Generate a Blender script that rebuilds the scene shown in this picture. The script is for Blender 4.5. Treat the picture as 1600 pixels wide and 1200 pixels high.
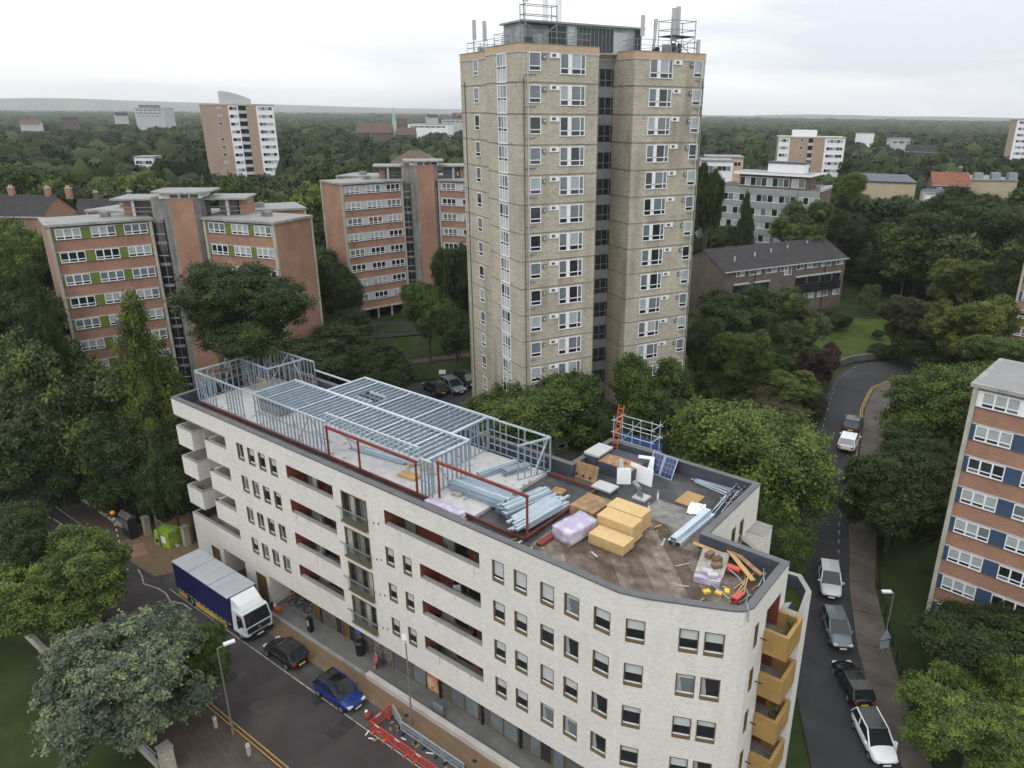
import bpy, bmesh, math, random
import numpy as np
from math import radians, sin, cos, pi, hypot, atan2
from mathutils import Matrix, Vector
for o in list(bpy.data.objects): bpy.data.objects.remove(o)
SC = bpy.context.scene
COL = SC.collection
# ------------------------------------------------------------------ camera
F, CX, CY, HC = 1155.0, 884.0, 600.0, 41.0           # focal length and principal point on the 1600 px photograph, camera height
PIT, ROLL = radians(20.36), radians(0.6)
fwd = np.array([0, cos(PIT), -sin(PIT)]); r0 = np.array([1.0, 0, 0]); u0 = np.cross(r0, fwd)
RV = cos(ROLL)*r0 + sin(ROLL)*u0; UV = -sin(ROLL)*r0 + cos(ROLL)*u0
cam = bpy.data.cameras.new('camera'); camo = bpy.data.objects.new('camera', cam); COL.objects.link(camo)
cam.sensor_fit = 'HORIZONTAL'; cam.sensor_width = 36; cam.lens = F/1600*36
cam.shift_x = -(CX-800)/1600; cam.clip_start = 0.5; cam.clip_end = 40000
camo.matrix_world = Matrix(((RV[0], UV[0], -fwd[0], 0), (RV[1], UV[1], -fwd[1], 0), (RV[2], UV[2], -fwd[2], HC), (0, 0, 0, 1)))
SC.camera = camo
# ------------------------------------------------------------------ sky, sun, exposure
SUN_EL, SUN_AZ = radians(48), radians(205)           # azimuth clockwise from +Y
W = bpy.data.worlds.new('World'); SC.world = W; W.use_nodes = True
nt = W.node_tree; nt.nodes.clear()
def N(t, **k):
    n = nt.nodes.new(t)
    for a, b in k.items(): setattr(n, a, b)
    return n
out = N('ShaderNodeOutputWorld'); bg = N('ShaderNodeBackground'); nt.links.new(bg.outputs[0], out.inputs[0])
sky = N('ShaderNodeTexSky', sky_type='NISHITA', sun_disc=False, sun_elevation=SUN_EL, sun_rotation=SUN_AZ, dust_density=3.0)
tc = N('ShaderNodeTexCoord'); sep = N('ShaderNodeSeparateXYZ'); nt.links.new(tc.outputs['Generated'], sep.inputs[0])
mp = N('ShaderNodeMapping'); mp.inputs['Scale'].default_value = (1.3, 1.3, 7.5); mp.inputs['Location'].default_value = (0.35, 0.0, 0.22)
nt.links.new(tc.outputs['Generated'], mp.inputs[0])
n1 = N('ShaderNodeTexNoise'); n1.inputs['Scale'].default_value = 1.5; n1.inputs['Detail'].default_value = 6; n1.inputs['Roughness'].default_value = 0.45
n1.inputs['Distortion'].default_value = 0.35
nt.links.new(mp.outputs[0], n1.inputs['Vector'])
cr = N('ShaderNodeValToRGB'); e = cr.color_ramp.elements                  # grey undersides to bright gaps of the cloud deck
e[0].position = 0.40; e[0].color = (7.8, 8.35, 9.0, 1); e[1].position = 0.57; e[1].color = (11.5, 11.55, 11.5, 1)
nt.links.new(n1.outputs['Fac'], cr.inputs[0])
zr = N('ShaderNodeMapRange'); zr.inputs['From Min'].default_value = 0.0; zr.inputs['From Max'].default_value = 0.7
zr.inputs['To Min'].default_value = 1.0; zr.inputs['To Max'].default_value = 1.75; nt.links.new(sep.outputs['Z'], zr.inputs['Value'])
mul = N('ShaderNodeVectorMath', operation='SCALE'); nt.links.new(cr.outputs[0], mul.inputs[0]); nt.links.new(zr.outputs[0], mul.inputs['Scale'])
mx = N('ShaderNodeMix', data_type='RGBA'); mx.inputs['Factor'].default_value = 0.94
nt.links.new(sky.outputs[0], mx.inputs[6]); nt.links.new(mul.outputs[0], mx.inputs[7]); nt.links.new(mx.outputs[2], bg.inputs[0])
bg.inputs[1].default_value = 0.1
sun = bpy.data.lights.new('sun', 'SUN'); sun.energy = 0.7; sun.angle = radians(25); sun.color = (1, 0.96, 0.9)
suno = bpy.data.objects.new('sun', sun); COL.objects.link(suno)
sd = Vector((sin(SUN_AZ)*cos(SUN_EL), cos(SUN_AZ)*cos(SUN_EL), sin(SUN_EL)))
suno.rotation_euler = sd.to_track_quat('Z', 'Y').to_euler()
SC.view_settings.view_transform = 'Standard'; SC.view_settings.look = 'None'; SC.view_settings.gamma = 1
SC.view_settings.exposure = 0.0
SC.cycles.max_bounces = 6; SC.cycles.diffuse_bounces = 3; SC.cycles.transparent_max_bounces = 8; SC.cycles.volume_bounces = 0
# ------------------------------------------------------------------ measuring helpers
def ray(x, y): return fwd*F + RV*(x-CX) - UV*(y-CY)
def at(x, y, z=0.0):                                  # where the sight line through a photo pixel meets height z
    d = ray(x, y); t = (z-HC)/d[2]; return d[0]*t, d[1]*t
def atd(x, y, dist):                                  # the point at a horizontal distance along that sight line
    d = ray(x, y); t = dist/hypot(d[0], d[1]); return d[0]*t, d[1]*t, HC+d[2]*t
def T(x, y):                                          # height of the ground: flat by the road, rising behind the flats
    q = y + (0.35 if x > 0 else 0.5)*x
    k = min(max((q-50)/50, 0), 1); far = max(hypot(x, y)-320, 0)
    return 8*k - min(far*0.004, 6)
def atg(x, y, dz=0.0):                                # a pixel on the ground
    z = 0
    for _ in range(25):
        p = at(x, y, z+dz); z = 0.5*z + 0.5*T(*p)
    return p[0], p[1], T(*p)
# ------------------------------------------------------------------ object helpers
def tag(o, label=None, cat=None, group=None, kind=None):
    if label: o['label'] = label
    if cat: o['category'] = cat
    if group: o['group'] = group
    if kind: o['kind'] = kind
    return o
def empty(name, loc=(0, 0, 0), rz=0.0, label=None, cat=None, group=None):
    o = bpy.data.objects.new(name, None); COL.objects.link(o); o.location = loc; o.rotation_euler = (0, 0, rz)
    o.empty_display_size = 0.2
    return tag(o, label, cat, group)
def inst(name, mesh, parent=None, loc=(0, 0, 0), rz=0.0, sc=None):
    o = bpy.data.objects.new(name, mesh); COL.objects.link(o)
    if parent: o.parent = parent
    o.location = loc; o.rotation_euler = (0, 0, rz)
    if sc: o.scale = sc
    return o
def copy_thing(src, loc, rz, label, group=None):
    r = src.copy(); COL.objects.link(r); r.location = loc; r.rotation_euler = (0, 0, rz); r['label'] = label
    if group: r['group'] = group
    for ch in src.children:
        c = ch.copy(); COL.objects.link(c); c.parent = r
        for g in ch.children:
            d = g.copy(); COL.objects.link(d); d.parent = c
    return r
class MB:
    def __init__(s): s.v = []; s.f = []; s.mi = []; s.ms = []; s.frame()
    def frame(s, x=0, y=0, a=0, z=0): s.fx = (x, y, z, cos(a), sin(a)); return s
    def P(s, p):
        x, y, z, c, n = s.fx; return (x+p[0]*c-p[1]*n, y+p[0]*n+p[1]*c, z+p[2])
    def m(s, mat):
        if mat not in s.ms: s.ms.append(mat)
        return s.ms.index(mat)
    def raw(s, vs, fs, mat):
        b = len(s.v); s.v += [s.P(p) for p in vs]; k = s.m(mat)
        for f in fs: s.f.append(tuple(b+i for i in f)); s.mi.append(k)
    def poly(s, pts, mat): s.raw(pts, [tuple(range(len(pts)))], mat)
    def box(s, x0, x1, y0, y1, z0, z1, mat):
        s.raw([(x0,y0,z0),(x1,y0,z0),(x1,y1,z0),(x0,y1,z0),(x0,y0,z1),(x1,y0,z1),(x1,y1,z1),(x0,y1,z1)],
              [(0,3,2,1),(4,5,6,7),(0,1,5,4),(1,2,6,5),(2,3,7,6),(3,0,4,7)], mat)
    def bar(s, p, q, w, h, mat):
        p = Vector(p); q = Vector(q); d = (q-p).normalized()
        up = Vector((0,0,1)) if abs(d.z) < 0.95 else Vector((0,1,0))
        a = d.cross(up).normalized()*(w/2); b = a.cross(d).normalized()*(h/2)
        s.raw([p-a-b,p+a-b,p+a+b,p-a+b,q-a-b,q+a-b,q+a+b,q-a+b],
              [(0,1,2,3),(4,7,6,5),(0,4,5,1),(1,5,6,2),(2,6,7,3),(3,7,4,0)], mat)
    def tube(s, p, q, r, r2=None, n=8, mat=None):
        r2 = r if r2 is None else r2
        p = Vector(p); q = Vector(q); d = (q-p).normalized()
        up = Vector((0,0,1)) if abs(d.z) < 0.95 else Vector((0,1,0))
        a = d.cross(up).normalized(); b = a.cross(d).normalized(); vs = []
        for k in range(n):
            t = 2*pi*k/n; o = a*cos(t)+b*sin(t); vs.append(p+o*r); vs.append(q+o*r2)
        fs = [(2*k, 2*k+1, (2*k+3) % (2*n), (2*k+2) % (2*n)) for k in range(n)]
        fs += [tuple(2*k for k in range(n)), tuple(2*k+1 for k in reversed(range(n)))]
        s.raw(vs, fs, mat)
    def prism(s, poly, z0, z1, mat, top=None):
        n = len(poly); vs = [(x,y,z0) for x,y in poly]+[(x,y,z1) for x,y in poly]
        s.raw(vs, [(i,(i+1)%n,n+(i+1)%n,n+i) for i in range(n)]+[tuple(reversed(range(n)))], mat)
        s.raw(vs[n:], [tuple(range(n))], top or mat)
    def ball(s, c, r, mat, n=8, sq=1.0):
        vs = []; fs = []
        for i in range(n+1):
            for j in range(2*n):
                a = pi*i/n; b = pi*j/n; vs.append((c[0]+r*sin(a)*cos(b), c[1]+r*sin(a)*sin(b), c[2]+r*sq*cos(a)))
        for i in range(n):
            for j in range(2*n): fs.append((i*2*n+j, (i+1)*2*n+j, (i+1)*2*n+(j+1)%(2*n), i*2*n+(j+1)%(2*n)))
        s.raw(vs, fs, mat)
    def mesh(s, name, smooth=False):
        me = bpy.data.meshes.new(name); me.from_pydata([tuple(v) for v in s.v], [], s.f)
        for m_ in s.ms: me.materials.append(m_)
        me.polygons.foreach_set('material_index', s.mi)
        if smooth: me.polygons.foreach_set('use_smooth', [True]*len(s.f))
        me.update(); return me
    def build(s, name, parent=None, loc=(0,0,0), rz=0.0, smooth=False): return inst(name, s.mesh(name, smooth), parent, loc, rz)
def wall_grid(mb, A, B, z0, z1, holes, mat):          # a wall from A to B with rectangular openings (s0,s1,z0,z1)
    L = hypot(B[0]-A[0], B[1]-A[1]); tx, ty = (B[0]-A[0])/L, (B[1]-A[1])/L
    ss = sorted({0.0, L} | {min(max(h[i],0),L) for h in holes for i in (0,1)}); zs = sorted({z0, z1} | {min(max(h[i],z0),z1) for h in holes for i in (2,3)})
    for a, b in zip(ss, ss[1:]):
        for c, d in zip(zs, zs[1:]):
            ms, mz = (a+b)/2, (c+d)/2
            if any(h[0] < ms < h[1] and h[2] < mz < h[3] for h in holes): continue
            mb.poly([(A[0]+tx*a,A[1]+ty*a,c),(A[0]+tx*b,A[1]+ty*b,c),(A[0]+tx*b,A[1]+ty*b,d),(A[0]+tx*a,A[1]+ty*a,d)], mat)
def inset(poly, d):                                   # offset a counter-clockwise outline inwards
    n = len(poly); out = []
    for i in range(n):
        p0, p1, p2 = (Vector(poly[(i+k) % n]) for k in (-1,0,1))
        e1 = (p1-p0).normalized(); e2 = (p2-p1).normalized()
        n1 = Vector((-e1.y,e1.x)); n2 = Vector((-e2.y,e2.x)); b = (n1+n2); b = b/max(b.length_squared,1e-6)*2
        out.append(tuple(p1+b*d))
    return out
# ------------------------------------------------------------------ materials
MATS = {}
def pm(name, col, rough=0.8, var=0.12, scale=1.5, metal=0.0, spec=0.3, brick=None, stain=None, coat=0.0, bump=0.0):
    if name in MATS: return MATS[name]
    m = bpy.data.materials.new(name); m.use_nodes = True; t = m.node_tree; b = t.nodes['Principled BSDF']; MATS[name] = m
    b.inputs['Roughness'].default_value = rough; b.inputs['Metallic'].default_value = metal
    b.inputs['Specular IOR Level'].default_value = spec; b.inputs['Coat Weight'].default_value = coat
    c = t.nodes.new('ShaderNodeTexCoord'); src = None
    def mix(f, a_sock, col2, blend='MIX', fac=None):
        n = t.nodes.new('ShaderNodeMix'); n.data_type = 'RGBA'; n.blend_type = blend
        if fac is not None: n.inputs[0].default_value = fac
        else: t.links.new(f, n.inputs[0])
        t.links.new(a_sock, n.inputs[6])
        if hasattr(col2, 'links'): t.links.new(col2, n.inputs[7])
        else: n.inputs[7].default_value = (*col2, 1)
        return n.outputs[2]
    rgb = t.nodes.new('ShaderNodeRGB'); rgb.outputs[0].default_value = (*col, 1); src = rgb.outputs[0]
    if brick:
        s = t.nodes.new('ShaderNodeSeparateXYZ'); t.links.new(c.outputs['Object'], s.inputs[0])
        ad = t.nodes.new('ShaderNodeMath'); t.links.new(s.outputs[0], ad.inputs[0]); t.links.new(s.outputs[1], ad.inputs[1])
        cb = t.nodes.new('ShaderNodeCombineXYZ'); t.links.new(ad.outputs[0], cb.inputs[0]); t.links.new(s.outputs[2], cb.inputs[1])
        br = t.nodes.new('ShaderNodeTexBrick'); t.links.new(cb.outputs[0], br.inputs['Vector'])
        c1, c2, mo = brick[:3]; bw, bh = (brick[3], brick[4]) if len(brick) > 3 else (0.225, 0.075)
        br.inputs['Color1'].default_value = (*c1, 1); br.inputs['Color2'].default_value = (*c2, 1); br.inputs['Mortar'].default_value = (*mo, 1)
        br.inputs['Scale'].default_value = 1; br.inputs['Brick Width'].default_value = bw; br.inputs['Row Height'].default_value = bh
        br.inputs['Mortar Size'].default_value = 0.008; br.inputs['Bias'].default_value = 0.0
        src = br.outputs['Color']
    if var:
        n = t.nodes.new('ShaderNodeTexNoise'); n.inputs['Scale'].default_value = scale; n.inputs['Detail'].default_value = 6; n.inputs['Roughness'].default_value = 0.65
        t.links.new(c.outputs['Object'], n.inputs['Vector'])
        r = t.nodes.new('ShaderNodeMapRange'); r.inputs['From Min'].default_value = 0.3; r.inputs['From Max'].default_value = 0.7
        r.inputs['To Min'].default_value = 1-var*1.6; r.inputs['To Max'].default_value = 1+var*1.2; t.links.new(n.outputs[0], r.inputs[0])
        sc_ = t.nodes.new('ShaderNodeVectorMath'); sc_.operation = 'SCALE'; t.links.new(src, sc_.inputs[0]); t.links.new(r.outputs[0], sc_.inputs['Scale']); src = sc_.outputs[0]
        if bump:
            bu = t.nodes.new('ShaderNodeBump'); bu.inputs['Strength'].default_value = bump; t.links.new(n.outputs[0], bu.inputs['Height']); t.links.new(bu.outputs[0], b.inputs['Normal'])
    if stain:                                         # (colour, noise stretch, threshold low, threshold high, amount)
        mp_ = t.nodes.new('ShaderNodeMapping'); mp_.inputs['Scale'].default_value = stain[1]; t.links.new(c.outputs['Object'], mp_.inputs[0])
        n = t.nodes.new('ShaderNodeTexNoise'); n.inputs['Scale'].default_value = 1; n.inputs['Detail'].default_value = 5; t.links.new(mp_.outputs[0], n.inputs['Vector'])
        r = t.nodes.new('ShaderNodeMapRange'); r.inputs['From Min'].default_value = stain[2]; r.inputs['From Max'].default_value = stain[3]
        r.inputs['To Max'].default_value = stain[4]; t.links.new(n.outputs[0], r.inputs[0]); src = mix(r.outputs[0], src, stain[0])
    t.links.new(src, b.inputs['Base Color'])
    return m
white_brick = pm('white_brick', (.7,.68,.64), .85, .035, .35, brick=((.715,.685,.64),(.605,.575,.535),(.55,.525,.49),.235,.08), stain=((.47,.44,.40),(.8,.8,.16),.55,.8,.4))
stone = pm('stone_coping', (.27,.265,.245), .85, .12, 1.2)
slate = pm('slate_lining', (.055,.062,.082), .6, .2, .8)
cap = pm('grey_cap', (.115,.116,.12), .6, .12, .9)
felt = pm('roof_felt', (.06,.06,.065), .75, .3, .6, stain=((.13,.12,.11),(.5,.5,.5),.5,.75,.6))
boards = pm('stained_roof_boards', (.2,.17,.14), .85, .35, 1.2, stain=((.055,.040,.031),(.55,.8,.5),.47,.62,.75), brick=((.215,.18,.148),(.105,.077,.058),(.03,.026,.023),1.25,.62), bump=.3)
tiles = pm('grey_roof_tiles', (.2,.2,.19), .85, .25, 1.5, stain=((.09,.07,.055),(.7,.7,.7),.5,.7,.6))
gold = pm('gold_frame', (.145,.105,.05), .45, .06, 2, spec=.5)
goldpanel = pm('golden_balcony_panel', (.33,.205,.07), .55, .12, 1.2, stain=((.22,.14,.06),(1.5,1.5,.4),.55,.75,.4))
red_panel = pm('red_panel', (.23,.06,.038), .7, .12, .8)
dark = pm('interior_shade_black', (.012,.012,.014), .8, .3, .7)  # near-black colour painting the shade inside recesses and openings
glass = pm('window_glass', (.018,.022,.026), .06, .25, .45, spec=.7)
glass_grey = pm('window_glass_sky_grey', (.15,.175,.19), .1, .2, .6, spec=.6)  # grey base stands in for curtains and sky reflected in the panes
curtain = pm('net_curtain', (.34,.37,.37), .35, .12, 1.5, spec=.6)
blind = pm('roller_blind', (.50,.53,.53), .35, .03, 1, spec=.6)
green_glass = pm('green_balcony_glass', (.10,.15,.125), .1, .1, 1, spec=.7); green_glass.node_tree.nodes['Principled BSDF'].inputs['Alpha'].default_value = .4
upvc = pm('white_window_frame', (.74,.75,.76), .4, .03, 1)
soffit = pm('soffit_board', (.35,.34,.32), .85, .08, 1)
wooddoor = pm('brown_door', (.13,.075,.028), .55, .12, 2)
greybrick = pm('dark_grey_brick', (.13,.12,.11), .85, .15, 1, brick=((.14,.13,.12),(.10,.093,.085),(.07,.065,.06)))
zinc = pm('galvanised_steel', (.29,.36,.42), .38, .12, 1.5, metal=.35, spec=.6)
zinc2 = pm('galvanised_steel_bright_lit', (.47,.55,.61), .32, .1, 1.5, metal=.3, spec=.6)  # brighter steel, also paints overhead light onto top rails and flanges
redsteel = pm('red_oxide_steel', (.195,.042,.032), .6, .12, 1.5)
deckboard = pm('pale_floor_deck', (.44,.43,.42), .85, .1, 1.3, brick=((.47,.46,.455),(.43,.42,.415),(.27,.265,.26),2.4,1.2), stain=((.13,.11,.10),(1.5,1.5,1.5),.62,.68,.75))
osb = pm('yellow_board', (.56,.34,.13), .8, .06, 2.5, brick=((.58,.41,.20),(.53,.37,.175),(.36,.23,.10),2.6,.06))
osb_old = pm('weathered_board', (.30,.19,.10), .85, .3, 2)
lilac = pm('lilac_wrap', (.44,.385,.52), .35, .12, 1.2, spec=.5, stain=((.62,.62,.64),(1.2,1.2,1.2),.5,.62,.8))
tarp = pm('grey_sheet', (.33,.31,.27), .7, .25, 2)
whiteboard = pm('white_board', (.78,.79,.8), .5, .04, 2)
solar_m = pm('solar_cells', (.012,.025,.10), .12, .1, 6, spec=.7, brick=((.012,.03,.11),(.014,.028,.10),(.30,.33,.38),.32,.32))
timber = pm('raw_timber', (.45,.29,.13), .8, .15, 3)
plastic_red = pm('red_plastic', (.46,.065,.05), .45, .06, 2, spec=.5)
plastic_grey = pm('grey_plastic', (.30,.34,.38), .5, .06, 2, spec=.5)
orange = pm('orange_paint', (.46,.11,.04), .5, .06, 2)
yellow = pm('yellow_paint', (.68,.46,.05), .6, .1, 2)
black = pm('black_metal', (.014,.014,.016), .45, .1, 2, spec=.5)
greymetal = pm('grey_metal', (.23,.24,.25), .5, .12, 2, metal=.3)
galv = pm('lamp_post_steel', (.20,.195,.17), .55, .12, 1, metal=.2)
lampglass = pm('lamp_head', (.6,.63,.64), .4, .04, 2)
stock = pm('beige_stock_brick', (.32,.28,.2), .9, .10, .22, brick=((.47,.43,.345),(.345,.312,.24),(.37,.345,.29),.34,.11), stain=((.14,.12,.09),(.5,.5,.11),.52,.72,.55))
tanbrick = pm('tan_parapet_brick', (.42,.25,.13), .9, .1, .6, brick=((.52,.39,.265),(.45,.325,.21),(.43,.335,.245)))
concrete = pm('pale_concrete', (.40,.38,.32), .9, .14, .8, stain=((.2,.19,.16),(1,1,.15),.5,.7,.5))
conc_roof = pm('weathered_roof_edge', (.30,.295,.27), .9, .16, .8, stain=((.15,.145,.13),(1,1,.3),.5,.7,.6))
conc_grey = pm('grey_concrete', (.23,.225,.21), .9, .2, .7, stain=((.09,.085,.08),(1.2,1.2,.12),.5,.7,.7))
redbrick = pm('red_brick', (.30,.12,.065), .9, .12, .3, brick=((.355,.200,.137),(.285,.153,.106),(.305,.195,.143)), stain=((.15,.075,.05),(.4,.4,.12),.55,.75,.5))
greenp = pm('olive_green_panel', (.135,.17,.03), .55, .08, 1)
whitep = pm('pale_grey_panel', (.44,.45,.45), .6, .06, 1)
bluep = pm('blue_panel', (.042,.075,.135), .5, .08, 1)
whitepaint = pm('white_paint', (.76,.76,.77), .6, .03, 1)
flatroof = pm('pale_flat_roof', (.25,.248,.25), .8, .14, .4, stain=((.15,.145,.14),(.4,.4,.4),.5,.7,.5))
brownbrick = pm('brown_brick', (.13,.10,.085), .9, .14, .4, brick=((.15,.115,.098),(.105,.08,.068),(.13,.115,.105)))
rooftile = pm('dark_roof_tiles', (.055,.052,.055), .9, .15, .6, brick=((.045,.042,.045),(.034,.032,.034),(.016,.015,.016),.3,.25))
redtile = pm('red_roof_tiles', (.20,.085,.055), .85, .15, .8)
browntile = pm('brown_roof_tiles', (.12,.085,.07), .85, .18, .8)
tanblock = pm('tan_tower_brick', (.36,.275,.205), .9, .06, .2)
tanblock_shaded = pm('tan_tower_shaded_brick', (.30,.225,.17), .9, .06, .2)  # same tan brick darkened: shade of the flank put into the colour
sage = pm('sage_spandrel_panel', (.25,.285,.27), .6, .1, .5)
copper = pm('copper_spire', (.25,.45,.38), .7, .05, 1)
asphalt = pm('asphalt', (.047,.040,.040), .9, .16, .35, stain=((.085,.075,.072),(.25,.25,.25),.5,.7,.5), bump=.05)
asphalt2 = pm('dark_asphalt', (.034,.034,.037), .9, .14, .4, stain=((.055,.055,.058),(.3,.3,.3),.5,.7,.5))
bayfloor = pm('parking_bay_paving', (.075,.072,.068), .9, .2, .6, brick=((.08,.077,.073),(.068,.065,.06),(.045,.043,.04),.4,.2))
tanpave = pm('tan_block_paving', (.185,.125,.072), .9, .12, .5, brick=((.2,.137,.08),(.168,.112,.064),(.115,.08,.05),.2,.1), stain=((.12,.09,.06),(.25,.25,.25),.5,.7,.6))
slabs = pm('paving_slabs', (.12,.105,.092), .9, .18, .5, brick=((.105,.09,.078),(.082,.07,.06),(.04,.035,.03),.9,.6), stain=((.07,.06,.053),(.3,.3,.3),.5,.7,.5))
brownpave = pm('brown_path_paving', (.085,.066,.053), .9, .18, .5, brick=((.09,.07,.056),(.078,.06,.048),(.05,.04,.034),.4,.2))
greywalk = pm('grey_walkway_paving', (.135,.135,.128), .9, .15, .5, brick=((.145,.145,.137),(.122,.122,.116),(.08,.08,.077),1.2,.4))
pinkpave = pm('pink_tactile_paving', (.27,.15,.125), .9, .12, 1)
kerbst = pm('kerb_stone', (.26,.25,.235), .9, .15, 1)
paintline = pm('road_line_paint', (.34,.34,.325), .8, .4, 2.5)
faintline = pm('worn_line_paint', (.17,.17,.165), .85, .5, 2.5)
yellowline = pm('yellow_line_paint', (.36,.235,.06), .8, .2, 2)
def ground_mat(name, a, b, c_, s=.12):
    m = bpy.data.materials.new(name); m.use_nodes = True; t = m.node_tree; p = t.nodes['Principled BSDF']; p.inputs['Roughness'].default_value = .95; p.inputs['Specular IOR Level'].default_value = .1
    c = t.nodes.new('ShaderNodeTexCoord'); n = t.nodes.new('ShaderNodeTexNoise'); n.inputs['Scale'].default_value = s; n.inputs['Detail'].default_value = 9; n.inputs['Roughness'].default_value = .7
    t.links.new(c.outputs['Object'], n.inputs[0]); r = t.nodes.new('ShaderNodeValToRGB'); e = r.color_ramp.elements
    e[0].position = .35; e[0].color = (*a,1); e[1].position = .65; e[1].color = (*c_,1); k = e.new(.5); k.color = (*b,1)
    t.links.new(n.outputs[0], r.inputs[0]); t.links.new(r.outputs[0], p.inputs['Base Color']); return m
grassm = ground_mat('grass', (.016,.026,.008), (.027,.042,.012), (.042,.053,.018), .2)
lawnm = ground_mat('lawn', (.030,.046,.010), (.046,.070,.014), (.060,.082,.020), .3)
soilm = ground_mat('soil', (.02,.018,.012), (.03,.03,.017), (.045,.04,.025), .5)
hillm = ground_mat('haze_paled_hill', (.07,.09,.07), (.10,.12,.09), (.15,.15,.11), .004)  # lightened so part of the distance haze sits in the hill colour
def leaf_mat():
    m = bpy.data.materials.new('leaves'); m.use_nodes = True; t = m.node_tree; t.nodes.clear(); n = t.nodes.new; L = t.links.new
    oi = n('ShaderNodeObjectInfo'); g = n('ShaderNodeNewGeometry'); at_ = n('ShaderNodeAttribute'); at_.attribute_name = 'leafvar'
    c = n('ShaderNodeTexCoord'); nz = n('ShaderNodeTexNoise'); nz.inputs['Scale'].default_value = 3.2; nz.inputs['Detail'].default_value = 3; L(c.outputs['Object'], nz.inputs[0])
    ad = n('ShaderNodeMath'); ad.operation = 'ADD'; L(at_.outputs['Fac'], ad.inputs[0]); L(nz.outputs[0], ad.inputs[1])
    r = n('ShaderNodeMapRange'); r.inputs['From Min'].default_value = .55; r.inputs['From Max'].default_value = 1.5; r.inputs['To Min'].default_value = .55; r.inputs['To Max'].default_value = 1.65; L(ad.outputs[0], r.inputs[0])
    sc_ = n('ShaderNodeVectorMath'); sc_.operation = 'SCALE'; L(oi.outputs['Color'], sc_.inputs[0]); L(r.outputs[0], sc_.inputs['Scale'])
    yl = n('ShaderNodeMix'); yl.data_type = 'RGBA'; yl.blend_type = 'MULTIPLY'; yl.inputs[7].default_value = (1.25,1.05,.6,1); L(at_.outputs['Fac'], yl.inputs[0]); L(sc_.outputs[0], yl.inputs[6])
    d = n('ShaderNodeBsdfPrincipled'); d.inputs['Roughness'].default_value = .6; d.inputs['Specular IOR Level'].default_value = .25; L(yl.outputs[2], d.inputs['Base Color'])
    tr = n('ShaderNodeBsdfTranslucent'); L(yl.outputs[2], tr.inputs[0]); ms = n('ShaderNodeMixShader'); ms.inputs[0].default_value = .25
    L(d.outputs[0], ms.inputs[1]); L(tr.outputs[0], ms.inputs[2]); o = n('ShaderNodeOutputMaterial'); L(ms.outputs[0], o.inputs[0]); return m
leafm = leaf_mat()
def wood_mat():
    m = bpy.data.materials.new('far_leaves'); m.use_nodes = True; t = m.node_tree; p = t.nodes['Principled BSDF']; p.inputs['Roughness'].default_value = .8; p.inputs['Specular IOR Level'].default_value = .1
    a = t.nodes.new('ShaderNodeAttribute'); a.attribute_name = 'tint'; t.links.new(a.outputs['Color'], p.inputs['Base Color']); return m
woodm = wood_mat()
bark = pm('bark', (.075,.06,.048), .95, .25, 3)
palebark = pm('reddish_bark', (.17,.10,.075), .95, .2, 3)
# ------------------------------------------------------------------ ground, roads, pavements
WB = (-34.87, 60.64); WA = radians(-35.993); WC, WS = cos(WA), sin(WA)     # frame of the white flats: u along the front, v to the back
def uv(u, v): return WB[0]+u*WC-v*WS, WB[1]+u*WS+v*WC
def axis(lo, hi, near, step, grow):
    a = list(np.arange(-near, near+.1, step)); x = near; d = step
    while x < hi: d *= grow; x = min(x+d, hi); a.append(x)
    x = -near; d = step
    while x > lo: d *= grow; x = max(x-d, lo); a.insert(0, x)
    return a
gx = axis(-8000, 8000, 130, 2.5, 1.3); gy = [y for y in axis(-400, 8000, 180, 2.5, 1.3)]
gy = [y for y in gy if y >= -60]
gv = [(x, y, T(x, y)-.12) for y in gy for x in gx]; nx = len(gx)
gf = [(j*nx+i, j*nx+i+1, (j+1)*nx+i+1, (j+1)*nx+i) for j in range(len(gy)-1) for i in range(nx-1)]
me = bpy.data.meshes.new('ground'); me.from_pydata(gv, [], gf); me.materials.append(grassm); tag(inst('ground', me), kind='structure')
def sheet(name, pts, z, mat, world=True, drape=False):          # a flat sheet (kerbed when z is high), in world coordinates
    mb = MB()
    if z > .08: mb.prism(pts, z-.35, z, kerbst, mat)
    else: mb.poly([(x, y, z) for x, y in pts], mat)
    return tag(mb.build(name), kind='structure')
def strip(name, left, right, dz, mat, n=14, thick=0.0):           # a draped strip between two polylines with equal point counts
    mb = MB(); P = []; Q = []
    for k in range(len(left)-1):
        for i in range(n):
            t = i/n
            P.append((left[k][0]*(1-t)+left[k+1][0]*t, left[k][1]*(1-t)+left[k+1][1]*t)); Q.append((right[k][0]*(1-t)+right[k+1][0]*t, right[k][1]*(1-t)+right[k+1][1]*t))
    P.append(left[-1][:2]); Q.append(right[-1][:2])
    for i in range(len(P)-1):
        a, b, c, d = P[i], P[i+1], Q[i+1], Q[i]
        mb.poly([(*a, T(*a)+dz), (*d, T(*d)+dz), (*c, T(*c)+dz), (*b, T(*b)+dz)], mat)
        if thick:
            mb.poly([(*a, T(*a)+dz-thick), (*a, T(*a)+dz), (*b, T(*b)+dz), (*b, T(*b)+dz-thick)], kerbst)
            mb.poly([(*d, T(*d)+dz-thick), (*c, T(*c)+dz-thick), (*c, T(*c)+dz), (*d, T(*d)+dz)], kerbst)
    return tag(mb.build(name), kind='structure')
R_ = lambda pts: [uv(*p) for p in pts]
sheet('road', R_([(-75,-9.6),(70,-9.6),(70,-2.2),(-0.8,-2.2),(-0.8,-4.1),(-75,-4.1)]), .012, asphalt)
sheet('side_road', R_([(-75,-40),(-9,-40),(-9,-9.6),(-75,-9.6)]), .010, asphalt)
sheet('parking_bay', R_([(.4,-4.0),(52,-4.0),(52,-2.3),(-.3,-2.3)]), .018, bayfloor)
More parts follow.
